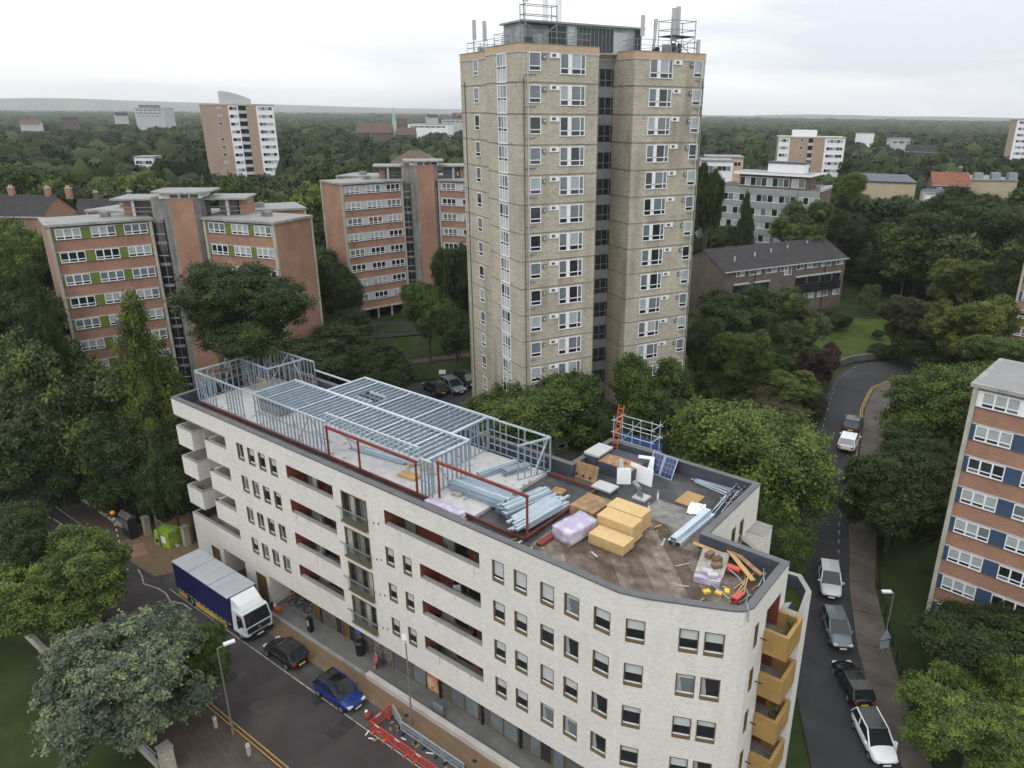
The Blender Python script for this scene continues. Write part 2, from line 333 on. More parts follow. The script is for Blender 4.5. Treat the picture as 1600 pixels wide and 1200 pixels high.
sheet('pavement', R_([(-75,-4.1),(-3.6,-4.1),(-.8,-4.0),(-.1,-2.75),(1,-2.3),(60,-2.2),(60,-.75),(0,-.75),(-.5,6),(-9,5),(-12,-1.9),(-75,-1.9)]), .12, tanpave)
sheet('path', R_([(-75,-4.05),(-10,-4.05),(-9.0,-1.95),(-75,-1.95)]), .126, brownpave)
sheet('walkway', R_([(9.0,-.75),(60,-.75),(60,4),(11.8,4),(11.8,-.06),(9.0,-.06)]), .2, greywalk)
sheet('pavement', R_([(-8.4,-13.9),(60,-13.9),(60,-9.75),(-7.4,-9.75),(-8.4,-10.6)]), .12, brownpave)
sheet('gate_path', R_([(4.66,-.04),(8.1,-.04),(8.1,10.5),(4.66,10.5)]), .14, brownpave)
sheet('lawn', R_([(-40,-60),(21,-60),(21,-14.4),(-9,-14.4),(-40,-30)]), .006, grassm)
def lines(name, segs, mat, z=.022, w=.1):
    mb = MB()
    for (u0_, v0_, u1_, v1_) in segs:
        a = Vector(uv(u0_, v0_)); b = Vector(uv(u1_, v1_)); d = (b-a).normalized(); n = Vector((-d.y, d.x))*w/2
        mb.poly([(*(a-n), z), (*(b-n), z), (*(b+n), z), (*(a+n), z)], mat)
    return tag(mb.build(name), kind='structure')
lines('road_markings', [(2,-4.12,54,-4.12)], paintline, .022, .09)
zz = [(-23.1,-5.4),(-21.9,-5.9),(-19.9,-5.3),(-17.9,-5.2),(-16.2,-5.75),(-14.6,-4.8),(-12,-5.3),(-3.3,-4.35),(-1.8,-4.7),(-.6,-5.15),(1.2,-4.7),(2.4,-4.65),(3.9,-5.0),(5.1,-4.5),(6.5,-4.5)]
lines('road_markings', [(*zz[i], *zz[i+1]) for i in range(6)]+[(*zz[i], *zz[i+1]) for i in range(7,14)], paintline, .024, .13)
lines('road_markings', [(-4.3,-4.9,-3.7,-5.1),(-5.3,-5.3,-4.6,-5.5),(-3.3,-7.9,-2.7,-8.1),(-5,-7.4,-4.3,-7.6),(9.4,-4.7,10.1,-4.55),(-15,-10.5,-13.8,-10.5),(-12,-10.5,-10.8,-10.5)], paintline, .024, .16)
lines('road_markings', [(12,-9.32,62,-9.32),(12,-9.62+.02,62,-9.62+.02)], yellowline, .024, .1)
sheet('tactile_paving', R_([(-8.3,-4.0),(-5.5,-4.0),(-4.9,-2.6),(-7.4,-1.9)]), .13, pinkpave)
sheet('drain_cover', R_([(23.6,-4.9),(24.5,-4.9),(24.5,-4.25),(23.6,-4.25)]), .02, black)
sheet('drain_cover', R_([(30.3,-1.75),(30.6,-1.75),(30.6,-1.5),(30.3,-1.5)]), .124, black)
sheet('drain_cover', R_([(36.9,-1.75),(37.25,-1.75),(37.25,-1.5),(36.9,-1.5)]), .124, black)
patchm = pm('asphalt_patch', (.033,.030,.031), .95, .2, 1.5); patch2 = pm('pale_asphalt_patch', (.066,.060,.057), .95, .2, 1.5); iron = pm('iron_cover', (.05,.047,.045), .6, .2, 8)
for k, (u, v, lu, lv, m_) in enumerate(((14,-7.6,3.2,1.1,patchm),(27,-6.1,1.2,2.4,patchm),(34,-8.2,5.5,.8,patchm),(2.5,-7.8,2.2,1.6,patch2),(20.5,-7.9,1.4,.9,patch2),(-14,-7,3.5,1.4,patch2))): sheet('road_patch', R_([(u,v),(u+lu,v),(u+lu,v+lv),(u,v+lv)]), .016, m_)
for u, v in ((17.2,-6.3),(29.0,-8.9),(8.4,-6.8),(-3.2,-6.6)): sheet('manhole_cover', R_([(u+.33*cos(.785*i),v+.33*sin(.785*i)) for i in range(8)]), .02, iron)
# right-hand road rising past the parked cars
rr = [(22.9,30),(22.8,37.6),(22.9,42.5),(23.5,48.2),(24.9,54.3),(27.4,62),(30.8,70),(33.6,76.5),(36.3,83),(39.6,88.5),(44.5,92.5),(54,95.8),(66,98)]
rl = [(15.8,30),(16.6,37),(17.4,43),(18.4,49),(19.8,55.5),(22.6,63.5),(26.2,72),(29.0,78.4),(31.9,84.7),(35.2,92),(40.5,98.2),(52,101.6),(65,103.6)]
pr = [(25.2,30),(24.7,37.6),(25.2,42.5),(26.0,48.2),(27.1,54.3),(29.8,61.2),(33.4,68.6),(36.4,75),(39.0,81.4),(41.6,86),(45.6,89.8),(55,93.2),(66,95.4)]
strip('road', rl, rr, .03, asphalt2)
strip('pavement', rr, pr, .15, slabs, thick=.2)
def dashes(name, ln, off, mat, w=.12, on=1.0, gap=1.0, start=0, end=999, z=.045):
    mb = MB(); P = [Vector(p) for p in ln]; pos = 0
    for a, b in zip(P, P[1:]):
        L = (b-a).length; d = (b-a)/L; n = Vector((d.y, -d.x)); s = 0
        while s < L:
            if start <= pos+s <= end and ((pos+s) % (on+gap)) < on:
                e_ = min(s+.25, L); p = a+d*s+n*off; q = a+d*e_+n*off
                mb.poly([(*(p-n*w/2), T(*p)+z), (*(p+n*w/2), T(*p)+z), (*(q+n*w/2), T(*q)+z), (*(q-n*w/2), T(*q)+z)], mat)
            s += .25
        pos += L
    return tag(mb.build(name), kind='structure')
dashes('road_markings', rr, -.28, yellowline, .1, 1, 0, 41, 90); dashes('road_markings', rr, -.5, yellowline, .1, 1, 0, 41, 90)
dashes('road_markings', rr, -.9, faintline, .14, .6, .7, 24, 39)
dashes('road_markings', rl, .6, faintline, .12, .6, .7, 30, 76)
lw = [atg(*p) for p in [(1255,572),(1268,520),(1310,496),(1385,500),(1440,530),(1440,552),(1400,557),(1345,562)]]
mb = MB(); mb.poly([(x, y, z+.03) for x, y, z in lw], lawnm); tag(mb.build('lawn'), kind='structure')
cp = [(-30,86),(-8,82),(-5,104),(-28,108)]
strip('car_park', [(-32,78),(-30,92),(-29,95)], [(-6,78),(-9,92),(-9,95)], .03, asphalt2)
strip('path', [(-34,101),(-10,104)], [(-34,99.6),(-10,102.4)], .03, brownpave)
strip('path', [(-52,112),(-36,110),(-20,111)], [(-52,119),(-36,117.5),(-20,118)], .03, asphalt2)
strip('lawn', [(-34,96),(-9,96)], [(-34,99.5),(-9,102.2)], .03, grassm); strip('lawn', [(-34,101.2),(-10,104.2)], [(-34,109),(-10,110)], .03, grassm)
# ------------------------------------------------------------------ the white brick flats
wf = empty('apartment_building', (*WB, 0), WA, 'white brick apartment building with a flat roof under construction and gold framed windows', 'building')
OUT = [(0,0),(46.78,0),(48.2,.42),(49.58,1.02),(51.2,1.72),(52.35,2.24),(52.8,2.55),(53.05,3.1),(53.06,8.24),(48.0,8.26),(48.0,16.3),(35.66,16.35),(35.64,11.05),(-1.1,10.9)]
ZT, ZR = 16.9, 15.9
RH = [15.3, 12.33, 9.36, 6.39]                        # window heads, floor by floor
holes = []; wins = []                                 # wins: (u centre, sill, w, h)
for zh in RH:
    for uc in (10.35, 11.88, 13.38, 14.9): wins.append((uc, zh-1.52, .92, 1.52, 'narrow'))
    for uc, w in ((38.15,.95),(39.9,1.0),(41.92,1.02),(43.68,1.05),(45.74,1.1)): wins.append((uc, zh-1.52, w, 1.52, 'front'))
for zh in RH[1:]:
    for uc in (28.1, 29.85): wins.append((uc, zh-1.5, .85, 1.5, 'front'))
for (u, z, w, h, k) in wins: holes.append((u-w/2, u+w/2, z, z+h))
loggias = []
for i, zh in enumerate(RH):
    loggias += [(16.65, 22.27, zh-1.1, zh, i), ((27.85 if i == 0 else 31.12), 36.62, zh-1.1, zh, i)]
    holes.append((23.2, 26.02, zh-2.35, zh))
for l in loggias: holes.append(l[:4])
for i, zh in enumerate(RH[:3]): holes.append((4.75 if i else 4.75, 8.17, zh-1.15, zh)); holes.append((0, 4.72, zh-3.0 if i == 2 else zh-2.97, zh)) 
holes += [(.4, 8.12, 5.35, 6.39), (0, .4, 5.35, 6.39)]
holes += [(2.56, 3.95, 0, 2.75), (4.66, 8.12, 0, 3.15), (9.75, 11.3, 0, 2.85)]
mb = MB()
wall_grid(mb, (0,0), (11.8,0), -.2, ZT-.12, holes, white_brick)
h2 = [(a-11.8, b-11.8, c, d) for a, b, c, d in holes if b > 11.8]
wall_grid(mb, (11.8,0), (46.78,0), 3.2, ZT-.12, h2, white_brick)
curve_w = []
for zh in RH: curve_w.append(zh)
segs = [((46.78,0),(49.58,1.02)), ((49.58,1.02),(52.35,2.24)), ((52.35,2.24),(52.8,2.55)), ((52.8,2.55),(53.05,3.1)), ((53.05,3.1),(53.06,8.24)), ((53.06,8.24),(48.0,8.26)), ((48.0,8.26),(48.0,16.3)), ((48.0,16.3),(35.66,16.35)), ((35.66,16.35),(35.64,11.05)), ((35.64,11.05),(-1.1,10.9)), ((-1.1,10.9),(0,0))]
sh = {0: [(.42,1.5)], 1: [(.33,1.38),(1.66,2.72)], 4: [(.62,1.12)], 6: [(3.7,4.3),(5.0,5.6)]}
segwin = []
for i, (A, B) in enumerate(segs):
    hh = [(a, b, zh-1.52, zh) for a, b in sh.get(i, []) for zh in RH]
    if i == 4: hh += [(2.25, 4.3, zh-2.3, zh) for zh in RH]
    z0 = 3.2 if i < 4 else -1.0
    if i == 10: hh = [(0, 11, z, z2) for z, z2 in ((6.0,6.4),)]; z0 = 15.2
    wall_grid(mb, A, B, z0, ZT-.12, [] if i == 10 else hh, white_brick)
    L = hypot(B[0]-A[0], B[1]-A[1]); a = atan2(B[1]-A[1], B[0]-A[0])
    for (s0, s1) in sh.get(i, []):
        for k, zh in enumerate(RH):
            s = (s0+s1)/2; segwin.append((A[0]+(B[0]-A[0])*s/L, A[1]+(B[1]-A[1])*s/L, a, s1-s0, zh, k, i))
# left end: wall set back behind the corner balconies, slab over them
mb.poly([(0,0,15.2),(0,10.9,15.2),(8.2,10.9,15.2),(8.2,0,15.2)], soffit)
wall_grid(mb, (0,10.9), (0,0), -.2, 5.35, [], white_brick)
wall_grid(mb, (4.75,10.9), (4.75,2.6), 5.3, 15.2, [], white_brick)
mb.poly([(0.3,.3,4.3),(8.1,.3,4.3),(8.1,2.6,4.3),(.3,2.6,4.3)], conc_grey)
mb.poly([(0,5.0,5.3),(4.75,5.0,5.3),(4.75,10.9,5.3),(0,10.9,5.3)], felt)
for p in ([(0,0,5.35),(8.12,0,5.35),(8.12,.32,5.35),(0,.32,5.35)], [(0,.32,5.35),(.32,.32,5.35),(.32,5,5.35),(0,5,5.35)]): mb.poly(p, stone)
mb.poly([(0.32,.32,4.2),(8.12,.32,4.2),(8.12,.32,5.35),(.32,.32,5.35)][::-1], slate); mb.poly([(.32,.32,4.3),(.32,5,4.3),(.32,5,5.35),(.32,.32,5.35)][::-1], slate)
# soffit and shopfront line under the overhang
mb.poly([(11.8,0,3.2),(11.8,4.2,3.2),(46.78,4.2,3.2),(46.78,0,3.2)], soffit)
mb.poly([(46.78,0,3.2),(46.78,4.2,3.2),(53.0,6,3.2),(53.06,3.1,3.2),(52.35,2.24,3.2),(49.58,1.02,3.2)], soffit)
wall_grid(mb, (11.8,.0), (11.8,4.1), .1, 3.2, [], white_brick)
mb.poly([(11.8,4.1,.1),(16,4.1,.1),(16,4.1,3.2),(11.8,4.1,3.2)], dark); mb.poly([(16,4.1,.1),(16,1.1,.1),(16,1.1,3.2),(16,4.1,3.2)], greybrick)  # store back near black, its shade put into the colour
front = [(16,17,wooddoor),(17,17.3,black),(17.3,19,greybrick),(19,19.2,gold),(21.7,23.7,greybrick),(26.1,28.3,greybrick),(31.1,32.25,greybrick),(35.0,36.0,greybrick),(38.6,39.6,greybrick),(42.5,44,greybrick),(46.5,47.5,greybrick)]
for a, b, m_ in front: mb.poly([(a,1.1,.1),(b,1.1,.1),(b,1.1,3.2),(a,1.1,3.2)], m_)
wall_grid(mb, (47.5,1.1), (52.5,3.4), .1, 3.2, [], greybrick)
# passage through the ground floor
for x in (4.66, 8.12):
    pts = [(x,0,0),(x,10.5,0),(x,10.5,3.15),(x,0,3.15)]; mb.poly(pts if x > 6 else pts[::-1], whitepaint if x > 6 else white_brick)
mb.poly([(4.66,0,3.15),(4.66,10.5,3.15),(8.12,10.5,3.15),(8.12,0,3.15)], soffit)
mb.build('wall', wf)
# roof: dark felt, parapet with grey capping
mb = MB(); IN = inset(OUT, .42); mb.poly([(x, y, ZR) for x, y in IN], felt); mb.build('roof', wf)
mb = MB(); n_ = len(OUT); OUT2 = inset(OUT, -.03)
for i in range(n_):
    j = (i+1) % n_; a, b, c, d = OUT2[i], OUT2[j], IN[j], IN[i]
    mb.poly([(*a,ZT),(*b,ZT),(*c,ZT),(*d,ZT)], cap); mb.poly([(*a,ZT-.1),(*b,ZT-.1),(*b,ZT),(*a,ZT)], cap)
    mb.poly([(*c,ZR-.02),(*d,ZR-.02),(*d,ZT),(*c,ZT)], slate)
mb.build('parapet', wf)
mb = MB()
mb.poly([(39.2,1.0,ZR+.012),(46.6,1.0,ZR+.012),(49.4,1.8,ZR+.012),(52.2,3.2,ZR+.012),(52.4,7.8,ZR+.012),(47.5,7.8,ZR+.012),(47.5,9.6,ZR+.012),(38.9,9.6,ZR+.012)], boards); mb.build('roof_boarding', wf)
mb = MB(); mb.poly([(42.6,9.0,ZR+.024),(47.4,9.0,ZR+.024),(47.4,11.6,ZR+.024),(42.6,11.6,ZR+.024)], tiles); mb.build('roof_tiling', wf)
# windows of the white flats
def white_window(w, h, var):
    key = ('ww', w, h, var)
    if key in MESH: return MESH[key]
    f = MB(); t = .045; d = .2
    for x0, x1, z0, z1 in ((-w/2,-w/2+t,0,h),(w/2-t,w/2,0,h),(-w/2+t,w/2-t,h-t,h)): f.box(x0, x1, -.012, d, z0, z1, gold)
    f.box(-w/2+t, w/2-t, -.02, d, 0, .14, gold)
    p = MB(); a, b = -w/2+t, w/2-t; y = .15
    p.box(a, b, y-.03, y+.03, .141, .22, upvc); p.box(a, b, y-.03, y+.03, h-t-.05, h-t-.001, upvc)
    zb = {0: h-.2, 1: h*.52, 2: h*.25, 3: h-.35, 4: h*.68}[var]; m2 = {0: glass, 1: glass, 2: glass, 3: glass_grey, 4: glass}[var]
    p.poly([(a,y,.22),(b,y,.22),(b,y,zb),(a,y,zb)], m2); p.poly([(a,y,zb),(b,y,zb),(b,y,h-t-.04),(a,y,h-t-.04)], blind)
    if var in (0, 3): p.poly([(a+.02,y-.004,.26),(a+.3*w,y-.004,.26),(a+.18*w,y-.004,zb),(a+.02,y-.004,zb)], curtain)
    p.box(a, a+.03, y-.03, y+.02, .25, h-t-.05, gold); p.box(b-.03, b, y-.03, y+.02, .25, h-t-.05, gold)
    MESH[key] = (f.mesh('window'), p.mesh('pane')); return MESH[key]
MESH = {}
rnd = random.Random(5)
def put_white(u, v, a, z, w, h, var):
    f, p = white_window(round(w,2), round(h,2), var); o = inst('window', f, wf, (u, v, z), a); inst('pane', p, o)
for (u, z, w, h, k) in wins: put_white(u, 0, 0, z, w, h, rnd.choice((1,1,4,0,3,2) if k == 'front' else (4,3,1,3,0,4)))
for (x, y, a, w, zh, k, i) in segwin: put_white(x, y, a, zh-1.52, w, 1.52, rnd.choice((0,1,4,0,3)))
for (a, b, z0, z1, i) in loggias:
    mb = MB(); d = 1.7; zf = z1-2.35
    mb.poly([(a,.33,z0),(a,d,zf),(a,d,z1),(a,0,z1),(a,0,z0)], red_panel); mb.poly([(b,.0,z0),(b,0,z1),(b,d,z1),(b,d,zf),(b,.33,z0)], red_panel if i % 2 else white_brick)
    mb.poly([(a,0,z1),(a,d,z1),(b,d,z1),(b,0,z1)], soffit); mb.poly([(a,.33,zf),(b,.33,zf),(b,d,zf),(a,d,zf)], conc_grey)
    mb.box(a, b, -.01, .33, z0-.05, z0, stone); mb.poly([(b,.33,zf),(a,.33,zf),(a,.33,z0-.05),(b,.33,z0-.05)], conc_grey)
    n = int((b-a)/1.15); k0 = rnd.randrange(3)
    lg = mb.build('loggia', wf); g = MB()
    for q in range(n):
        x0 = a+(b-a)*q/n; x1 = a+(b-a)*(q+1)/n; kk = (q+k0) % 4
        if kk in (0, 3): mb2 = red_panel; g.poly([(x0,d,zf),(x1,d,zf),(x1,d,z1),(x0,d,z1)], mb2)
        else:
            g.poly([(x0,d,zf),(x1,d,zf),(x1,d,z1),(x0,d,z1)], glass if q % 3 else curtain); g.box(x0, x0+.07, d-.06, d-.004, zf, z1, gold); g.box(x1-.07, x1, d-.06, d-.004, zf, z1, gold)
    g.build('glazed_wall', lg)
for i, zh in enumerate(RH):                            # french windows with glass balconettes
    f = MB(); a, b, z0 = 23.2, 26.02, zh-2.35; d = .14
    f.box(a, a+.1, -.012, d+.1, z0, zh, gold); f.box(b-.1, b, -.012, d+.1, z0, zh, gold); f.box(a+.1, b-.1, -.012, d+.1, zh-.09, zh, gold); f.box(a+.1, b-.1, -.05, d+.1, z0, z0+.14, gold)
    for x in (a+.78, a+1.42, a+2.06): f.box(x-.07, x+.07, d-.05, d+.05, z0+.14, zh-.09, gold)
    o = f.build('french_window', wf); p = MB(); xs = [a+.1, a+.71, a+.85, a+1.35, a+1.49, a+1.99, a+2.13, b-.1]
    for q in range(4): p.poly([(xs[2*q],d,z0+.14),(xs[2*q+1],d,z0+.14),(xs[2*q+1],d,zh-.09),(xs[2*q],d,zh-.09)], [glass, curtain, glass, glass_grey][(q+i) % 4])
    p.build('pane', o)
    r = MB(); r.box(a-.35, b+.2, -.28, -.2, z0+.98, z0+1.04, greymetal); r.poly([(a,-.22,z0),(b,-.22,z0),(b,-.22,z0+.95),(a,-.22,z0+.95)], green_glass)
    r.box(a, b, -.24, -.0, z0-.12, z0-.01, gold); r.build('balconette', wf)
for i in range(3):                                     # corner balconies at the left end
    zt = RH[i]-1.17; zb = zt-1.8; mb = MB()
    mb.box(0, 2.55, 0, .25, zb, zt, white_brick); mb.box(2.3, 2.55, .25, 3.0, zb, zt, white_brick); mb.box(0, .25, .25, 3.0, zb, zt, white_brick); mb.box(.25, 2.3, 2.75, 3.0, zb, zt, white_brick); mb.box(.25, 2.3, .25, 2.75, zb, zb+.3, conc_grey)
    mb.poly([(.25,.25,zb+.3),(2.3,.25,zb+.3),(2.3,.25,zt-.02),(.25,.25,zt-.02)][::-1], slate)
    for x0, x1, y0, y1 in ((-.02,2.57,-.02,.27),(2.28,2.57,.27,3.02),(-.02,.27,.27,3.02)): mb.box(x0, x1, y0, y1, zt, zt+.05, stone)
    mb.build('corner_balcony', wf)
    mb = MB(); z1 = RH[i]; zf = z1-2.2; a, b = 4.75, 8.17
    mb.box(a, b, -.01, .3, z1-1.2, z1-1.15, stone); mb.poly([(a,2.6,zf),(b,2.6,zf),(b,2.6,z1),(a,2.6,z1)], glass); mb.poly([(a,.02,zf),(b,.02,zf),(b,2.6,zf),(a,2.6,zf)], conc_grey)
    mb.poly([(b,.0,z1-1.15),(b,0,z1),(b,2.6,z1),(b,2.6,zf),(b,.3,zf)], white_brick); mb.poly([(a,0,z1),(a,2.6,z1),(b,2.6,z1),(b,0,z1)], soffit); mb.box(5.6,6.2,2.5,2.59,zf,z1,gold)
    mb.box(a, a+.25, .02, 2.6, z1-2.7, z1-1.15, white_brick); mb.build('recessed_balcony', wf)
for i, zh in enumerate(RH):                            # golden balconies on the right flank, loggia behind
    zt = zh-1.2; zb = zt-1.55; mb = MB(); x0, x1, y0, y1 = 53.08, 54.45, 5.25, 7.5
    mb.box(x0, x1, y0, y0+.22, zb, zt, goldpanel); mb.box(x1-.22, x1, y0+.22, y1-.22, zb, zt, goldpanel); mb.box(x0, x1, y1-.22, y1, zb, zt, goldpanel); mb.box(x0, x1-.22, y0+.22, y1-.22, zb, zb+.4, conc_grey)
    o = mb.build('golden_balcony', wf)
    l = MB(); z0 = zh-2.3
    for pts in ([(53.05,5.35,z0),(51.9,5.35,z0),(51.9,5.35,zh),(53.05,5.35,zh)], [(53.05,7.4,z0),(53.05,7.4,zh),(51.9,7.4,zh),(51.9,7.4,z0)]): l.poly(pts, red_panel)
    l.poly([(51.9,5.35,z0),(51.9,7.4,z0),(51.9,7.4,zh),(51.9,5.35,zh)], red_panel if i % 2 == 0 else glass); l.poly([(53.05,5.35,zh),(51.9,5.35,zh),(51.9,7.4,zh),(53.05,7.4,zh)], soffit); l.poly([(53.05,5.35,z0),(53.05,7.4,z0),(51.9,7.4,z0),(51.9,5.35,z0)], conc_grey)
    l.build('balcony_recess', o)
    w_ = MB(); w_.tube((53.08,4.7,zh-1.4),(53.45,4.7,zh-1.4),.04,n=6,mat=black); w_.build('overflow_spout', wf)
TE = [(48.0,8.27),(53.08,8.25),(53.08,7.55),(54.4,7.55),(53.98,10.3),(52.9,11.6),(52.1,11.5),(48.0,13.6)]
mb = MB(); 
for i in range(2, 7): wall_grid(mb, TE[i], TE[i+1], -1, 14.1, [], white_brick)
ti = inset(TE, .32)
for i in range(1, 7):
    a, b, c, d = TE[i], TE[i+1], ti[i+1], ti[i]; mb.poly([(*a,14.1),(*b,14.1),(*c,14.1),(*d,14.1)], stone); mb.poly([(*c,13.1),(*d,13.1),(*d,14.1),(*c,14.1)], slate)
mb.poly([(x, y, 13.15) for x, y in ti], grassm); mb.build('planted_terrace', wf)
for z0 in (11.2, 8.25, 5.3): mb = MB(); mb.box(48.02,49.2,14.6,16.3,z0,z0+2.7,white_brick); mb.box(48.0,49.22,14.58,16.32,z0+2.7,z0+2.75,stone); mb.build('flank_balcony', wf)
# doors, shopfronts
for a, b, h in ((2.56,3.95,2.75),(9.75,11.3,2.85)):
    mb = MB(); mb.box(a, b, .12, .2, 0, h, wooddoor); mb.box(a, a+.08, -.01, .12, 0, h, gold); mb.box(b-.08, b, -.01, .12, 0, h, gold); mb.box((a+b)/2-.02, (a+b)/2+.02, .1, .119, 0, h, gold); o = mb.build('door', wf)
    k = MB(); k.box(b-.4, b-.36, .06, .119, .95, 1.3, greymetal); k.build('handle', o)
def shop(a, b, n, mats):
    f = MB(); z0, z1 = .15, 3.2
    for i in range(n+1): x = a+(b-a)*i/n; f.box(x-.05, x+.05, 1.03, 1.12, z0, z1, gold)
    f.box(a+.05, b-.05, 1.04, 1.12, z0, z0+.12, gold); f.box(a+.05, b-.05, 1.04, 1.12, z1-.35, z1-.25, gold); o = f.build('shop_window', wf); p = MB()
    for i in range(n): x0 = a+(b-a)*i/n; x1 = a+(b-a)*(i+1)/n; p.poly([(x0,1.1,z0),(x1,1.1,z0),(x1,1.1,z1),(x0,1.1,z1)], mats[i % len(mats)])
    p.build('pane', o)
poster = pm('orange_poster', (.42,.12,.04), .4, .3, 1.3, stain=((.62,.45,.3),(1.3,1.3,1.1),.45,.6,.9)); bluesign = pm('blue_sign', (.03,.12,.42), .4, .05, 1); display = pm('shop_display', (.2,.17,.17), .4, .5, 3)
shop(19.2,21.7,3,[glass,wooddoor,glass]); shop(23.7,26.1,2,[display]); shop(28.3,29.75,1,[glass_grey]); shop(29.75,31.1,1,[poster]); shop(32.25,35.0,2,[glass_grey]); shop(36,38.6,2,[glass_grey]); shop(39.6,42.5,3,[glass_grey,glass]); shop(44,46.5,2,[glass_grey])
mb = MB(); mb.box(21.75,22.35,1.0,1.09,1.5,2.3,bluesign); mb.build('blue_sign', wf)
for u in (31.25, 35.4, 38.9): mb = MB(); mb.tube((u,1.0,.15),(u,1.0,3.2),.11,n=8,mat=black); mb.build('downpipe', wf)
for zh in RH[:]:
    for du in (26.65, 27.15): mb = MB(); mb.tube((du,-.03,zh-1.5+.3*(du-26.65)),(du,.1,zh-1.5+.3*(du-26.65)),.07,n=8,mat=black); mb.build('wall_vent', wf)
grime = pm('rain_streak', (.52,.49,.45), .9, .3, 3)
rsg = random.Random(44)
for (a, b, z0, z1, i) in loggias:
    for q in range(3): x = rsg.uniform(a+.2, b-.4); h = rsg.uniform(.4,1.2); mb = MB(); mb.poly([(x,-.004,z0-.06-h),(x+.02,-.004,z0-.06-h),(x+.09,-.004,z0-.06),(x-.05,-.004,z0-.06)], grime); mb.build('rain_streak', wf)
# low white wall along the walkway
mb = MB(); mb.frame(*WB, WA); mb.box(25.2, 60, -.95, -.55, 0, .5, pm('low_wall_render', (.46,.43,.40), .85, .1, .6)); mb.box(25.18, 60, -.97, -.53, .5, .56, pm('low_wall_render', (.46,.43,.40), .85, .1, .6))
tag(mb.build('low_wall'), 'low white wall between the tan pavement and the grey shop walkway', 'wall')
mb = MB(); mb.frame(*WB, WA); mb.box(12.2, 25.1, -.9, -.62, 0, .26, kerbst); tag(mb.build('kerb_edging'), 'pale stone edging between tan pavement and walkway near the bicycle store', 'kerb')
# ------------------------------------------------------------------ the steel storey being framed on the roof
fr = empty('roof_extension', (*WB, 0), WA, 'galvanised stud frame of a new storey with red portals on the flat roof', 'steel frame')
ZD, ZF = 16.2, 18.9
mb = MB(); mb.box(1.05, 34.4, 2.0, 9.75, 15.93, ZD, deckboard); mb.build('floor_deck', fr)
basered = pm('dark_red_oxide_steel', (.115,.032,.026), .7, .25, 1.2)
mb = MB()
for p, q in (((.9,1.88),(38.7,1.88)), ((38.7,1.98),(38.7,9.75)), ((34.5,9.85),(38.8,9.85)), ((.9,1.98),(.9,9.7))): mb.bar((*p,16.12),(*q,16.12),.15,.18,basered)
mb.build('base_beam', fr)
mb = MB(); mb.box(1.0, 30.6, 1.3, 1.55, 15.92, 15.97, timber); mb.build('timber_packing', fr)
def studs(name, A, B, z0, z1, gap=.6, rails=(), braces=(), skip=(), mat=zinc):
    mb = MB(); A = Vector(A); B = Vector(B); L = (B-A).length; d = (B-A)/L; n = max(1, round(L/gap))
    for i in range(n+1):
        s = L*i/n
        if any(a < s < b for a, b in skip): continue
        p = A+d*s; w = .1 if i % 6 == 0 else .055; mb.bar((*p,z0+.05),(*p,z1-.06),w,.09,mat)
    mb.bar((*A,z1),(*B,z1),.11,.12,zinc2); mb.bar((*A,z0+.025),(*B,z0+.025),.11,.05,mat)
    for r in rails: a = A+d*r[0]; b = A+d*r[1]; mb.bar((*a,r[2]),(*b,r[2]),.07,.06,mat)
    for r in braces: a = A+d*r[0]; b = A+d*r[1]; mb.bar((*a,r[2]),(*b,r[3]),.05,.07,mat)
    return mb.build(name, fr)
studs('stud_wall', (1.0,2.02), (19.5,2.02), ZD, ZF, .48, rails=[(9,19,ZD+1.2)], braces=[(14.5,16.5,ZD,ZF),(16.5,18.4,ZF,ZD),(.2,1.6,ZF,ZD)], skip=[(3.3,4.4),(7.5,8.6)])
studs('stud_wall', (.75,2.1), (.65,10.0), ZD, ZF, .55, rails=[(.3,5,ZD+1.9),(2.5,7.6,ZF-.5)], braces=[(.2,1.3,ZD,ZF),(1.3,2.4,ZF,ZD),(2.4,3.4,ZD,ZF)])
studs('stud_wall', (.7,10.05), (6.9,10.1), ZD, ZF, .5, rails=[(0,6,ZD+1.3)])
studs('stud_wall', (.8,6.5), (5.2,6.35), ZD, ZF, .5, braces=[(.3,1.5,ZF,ZD)])
studs('stud_wall', (5.3,6.4), (5.5,10.0), ZD, ZF, .55)
studs('stud_wall', (9.9,6.05), (30.2,6.05), ZD, ZF-.1, 1.2)
studs('stud_wall', (6.9,10.1), (14.1,10.05), ZD, ZD+1.9, 1.2, skip=[(1,6)])
studs('stud_wall', (14.1,10.05), (34.5,10.05), ZD, ZF, .6, rails=[(14.5,20,ZD+.6),(14.5,20,ZD+1.75),(15.5,17,ZD+1.2)], skip=[(16.3,17.2),(18.4,19.3)])
studs('stud_wall', (34.5,10.0), (33.55,7.5), ZD, ZF, .55, braces=[(.3,1.2,ZF,ZD)])
studs('stud_wall', (28.4,10.0), (28.5,6.1), ZD, ZF, .5, rails=[(0,3.6,ZD+1.6)], braces=[(.2,1.3,ZD+.3,ZF)])
studs('stud_wall', (30.2,2.1), (30.25,6.05), ZD, ZF, .45, braces=[(.5,2,ZF,ZD)])
studs('stud_wall', (29.6,2.0), (30.6,2.0), ZD, ZF, .35, rails=[(0,1,ZD+1.1),(0,1,ZD+1.9)])
studs('upper_stud_band', (19.5,2.0), (29.5,2.0), 18.72, 19.66, .5, mat=zinc2)
mb = MB()
for p, q in (((-.2,8.6,ZD),(1.2,9.6,ZF)), ((5.6,9.8,ZD),(4.2,9.6,ZF)), ((3.0,7.4,ZD),(3.2,9.9,ZF)), ((19.8,3.9,ZD),(21.5,2.1,18.3)), ((22.3,4.0,ZD),(20.6,2.1,18.4)), ((34.2,8.2,ZD),(34.4,9.9,ZF))): mb = MB(); mb.bar(p, q, .07, .09, zinc2); mb.build('diagonal_brace', fr)
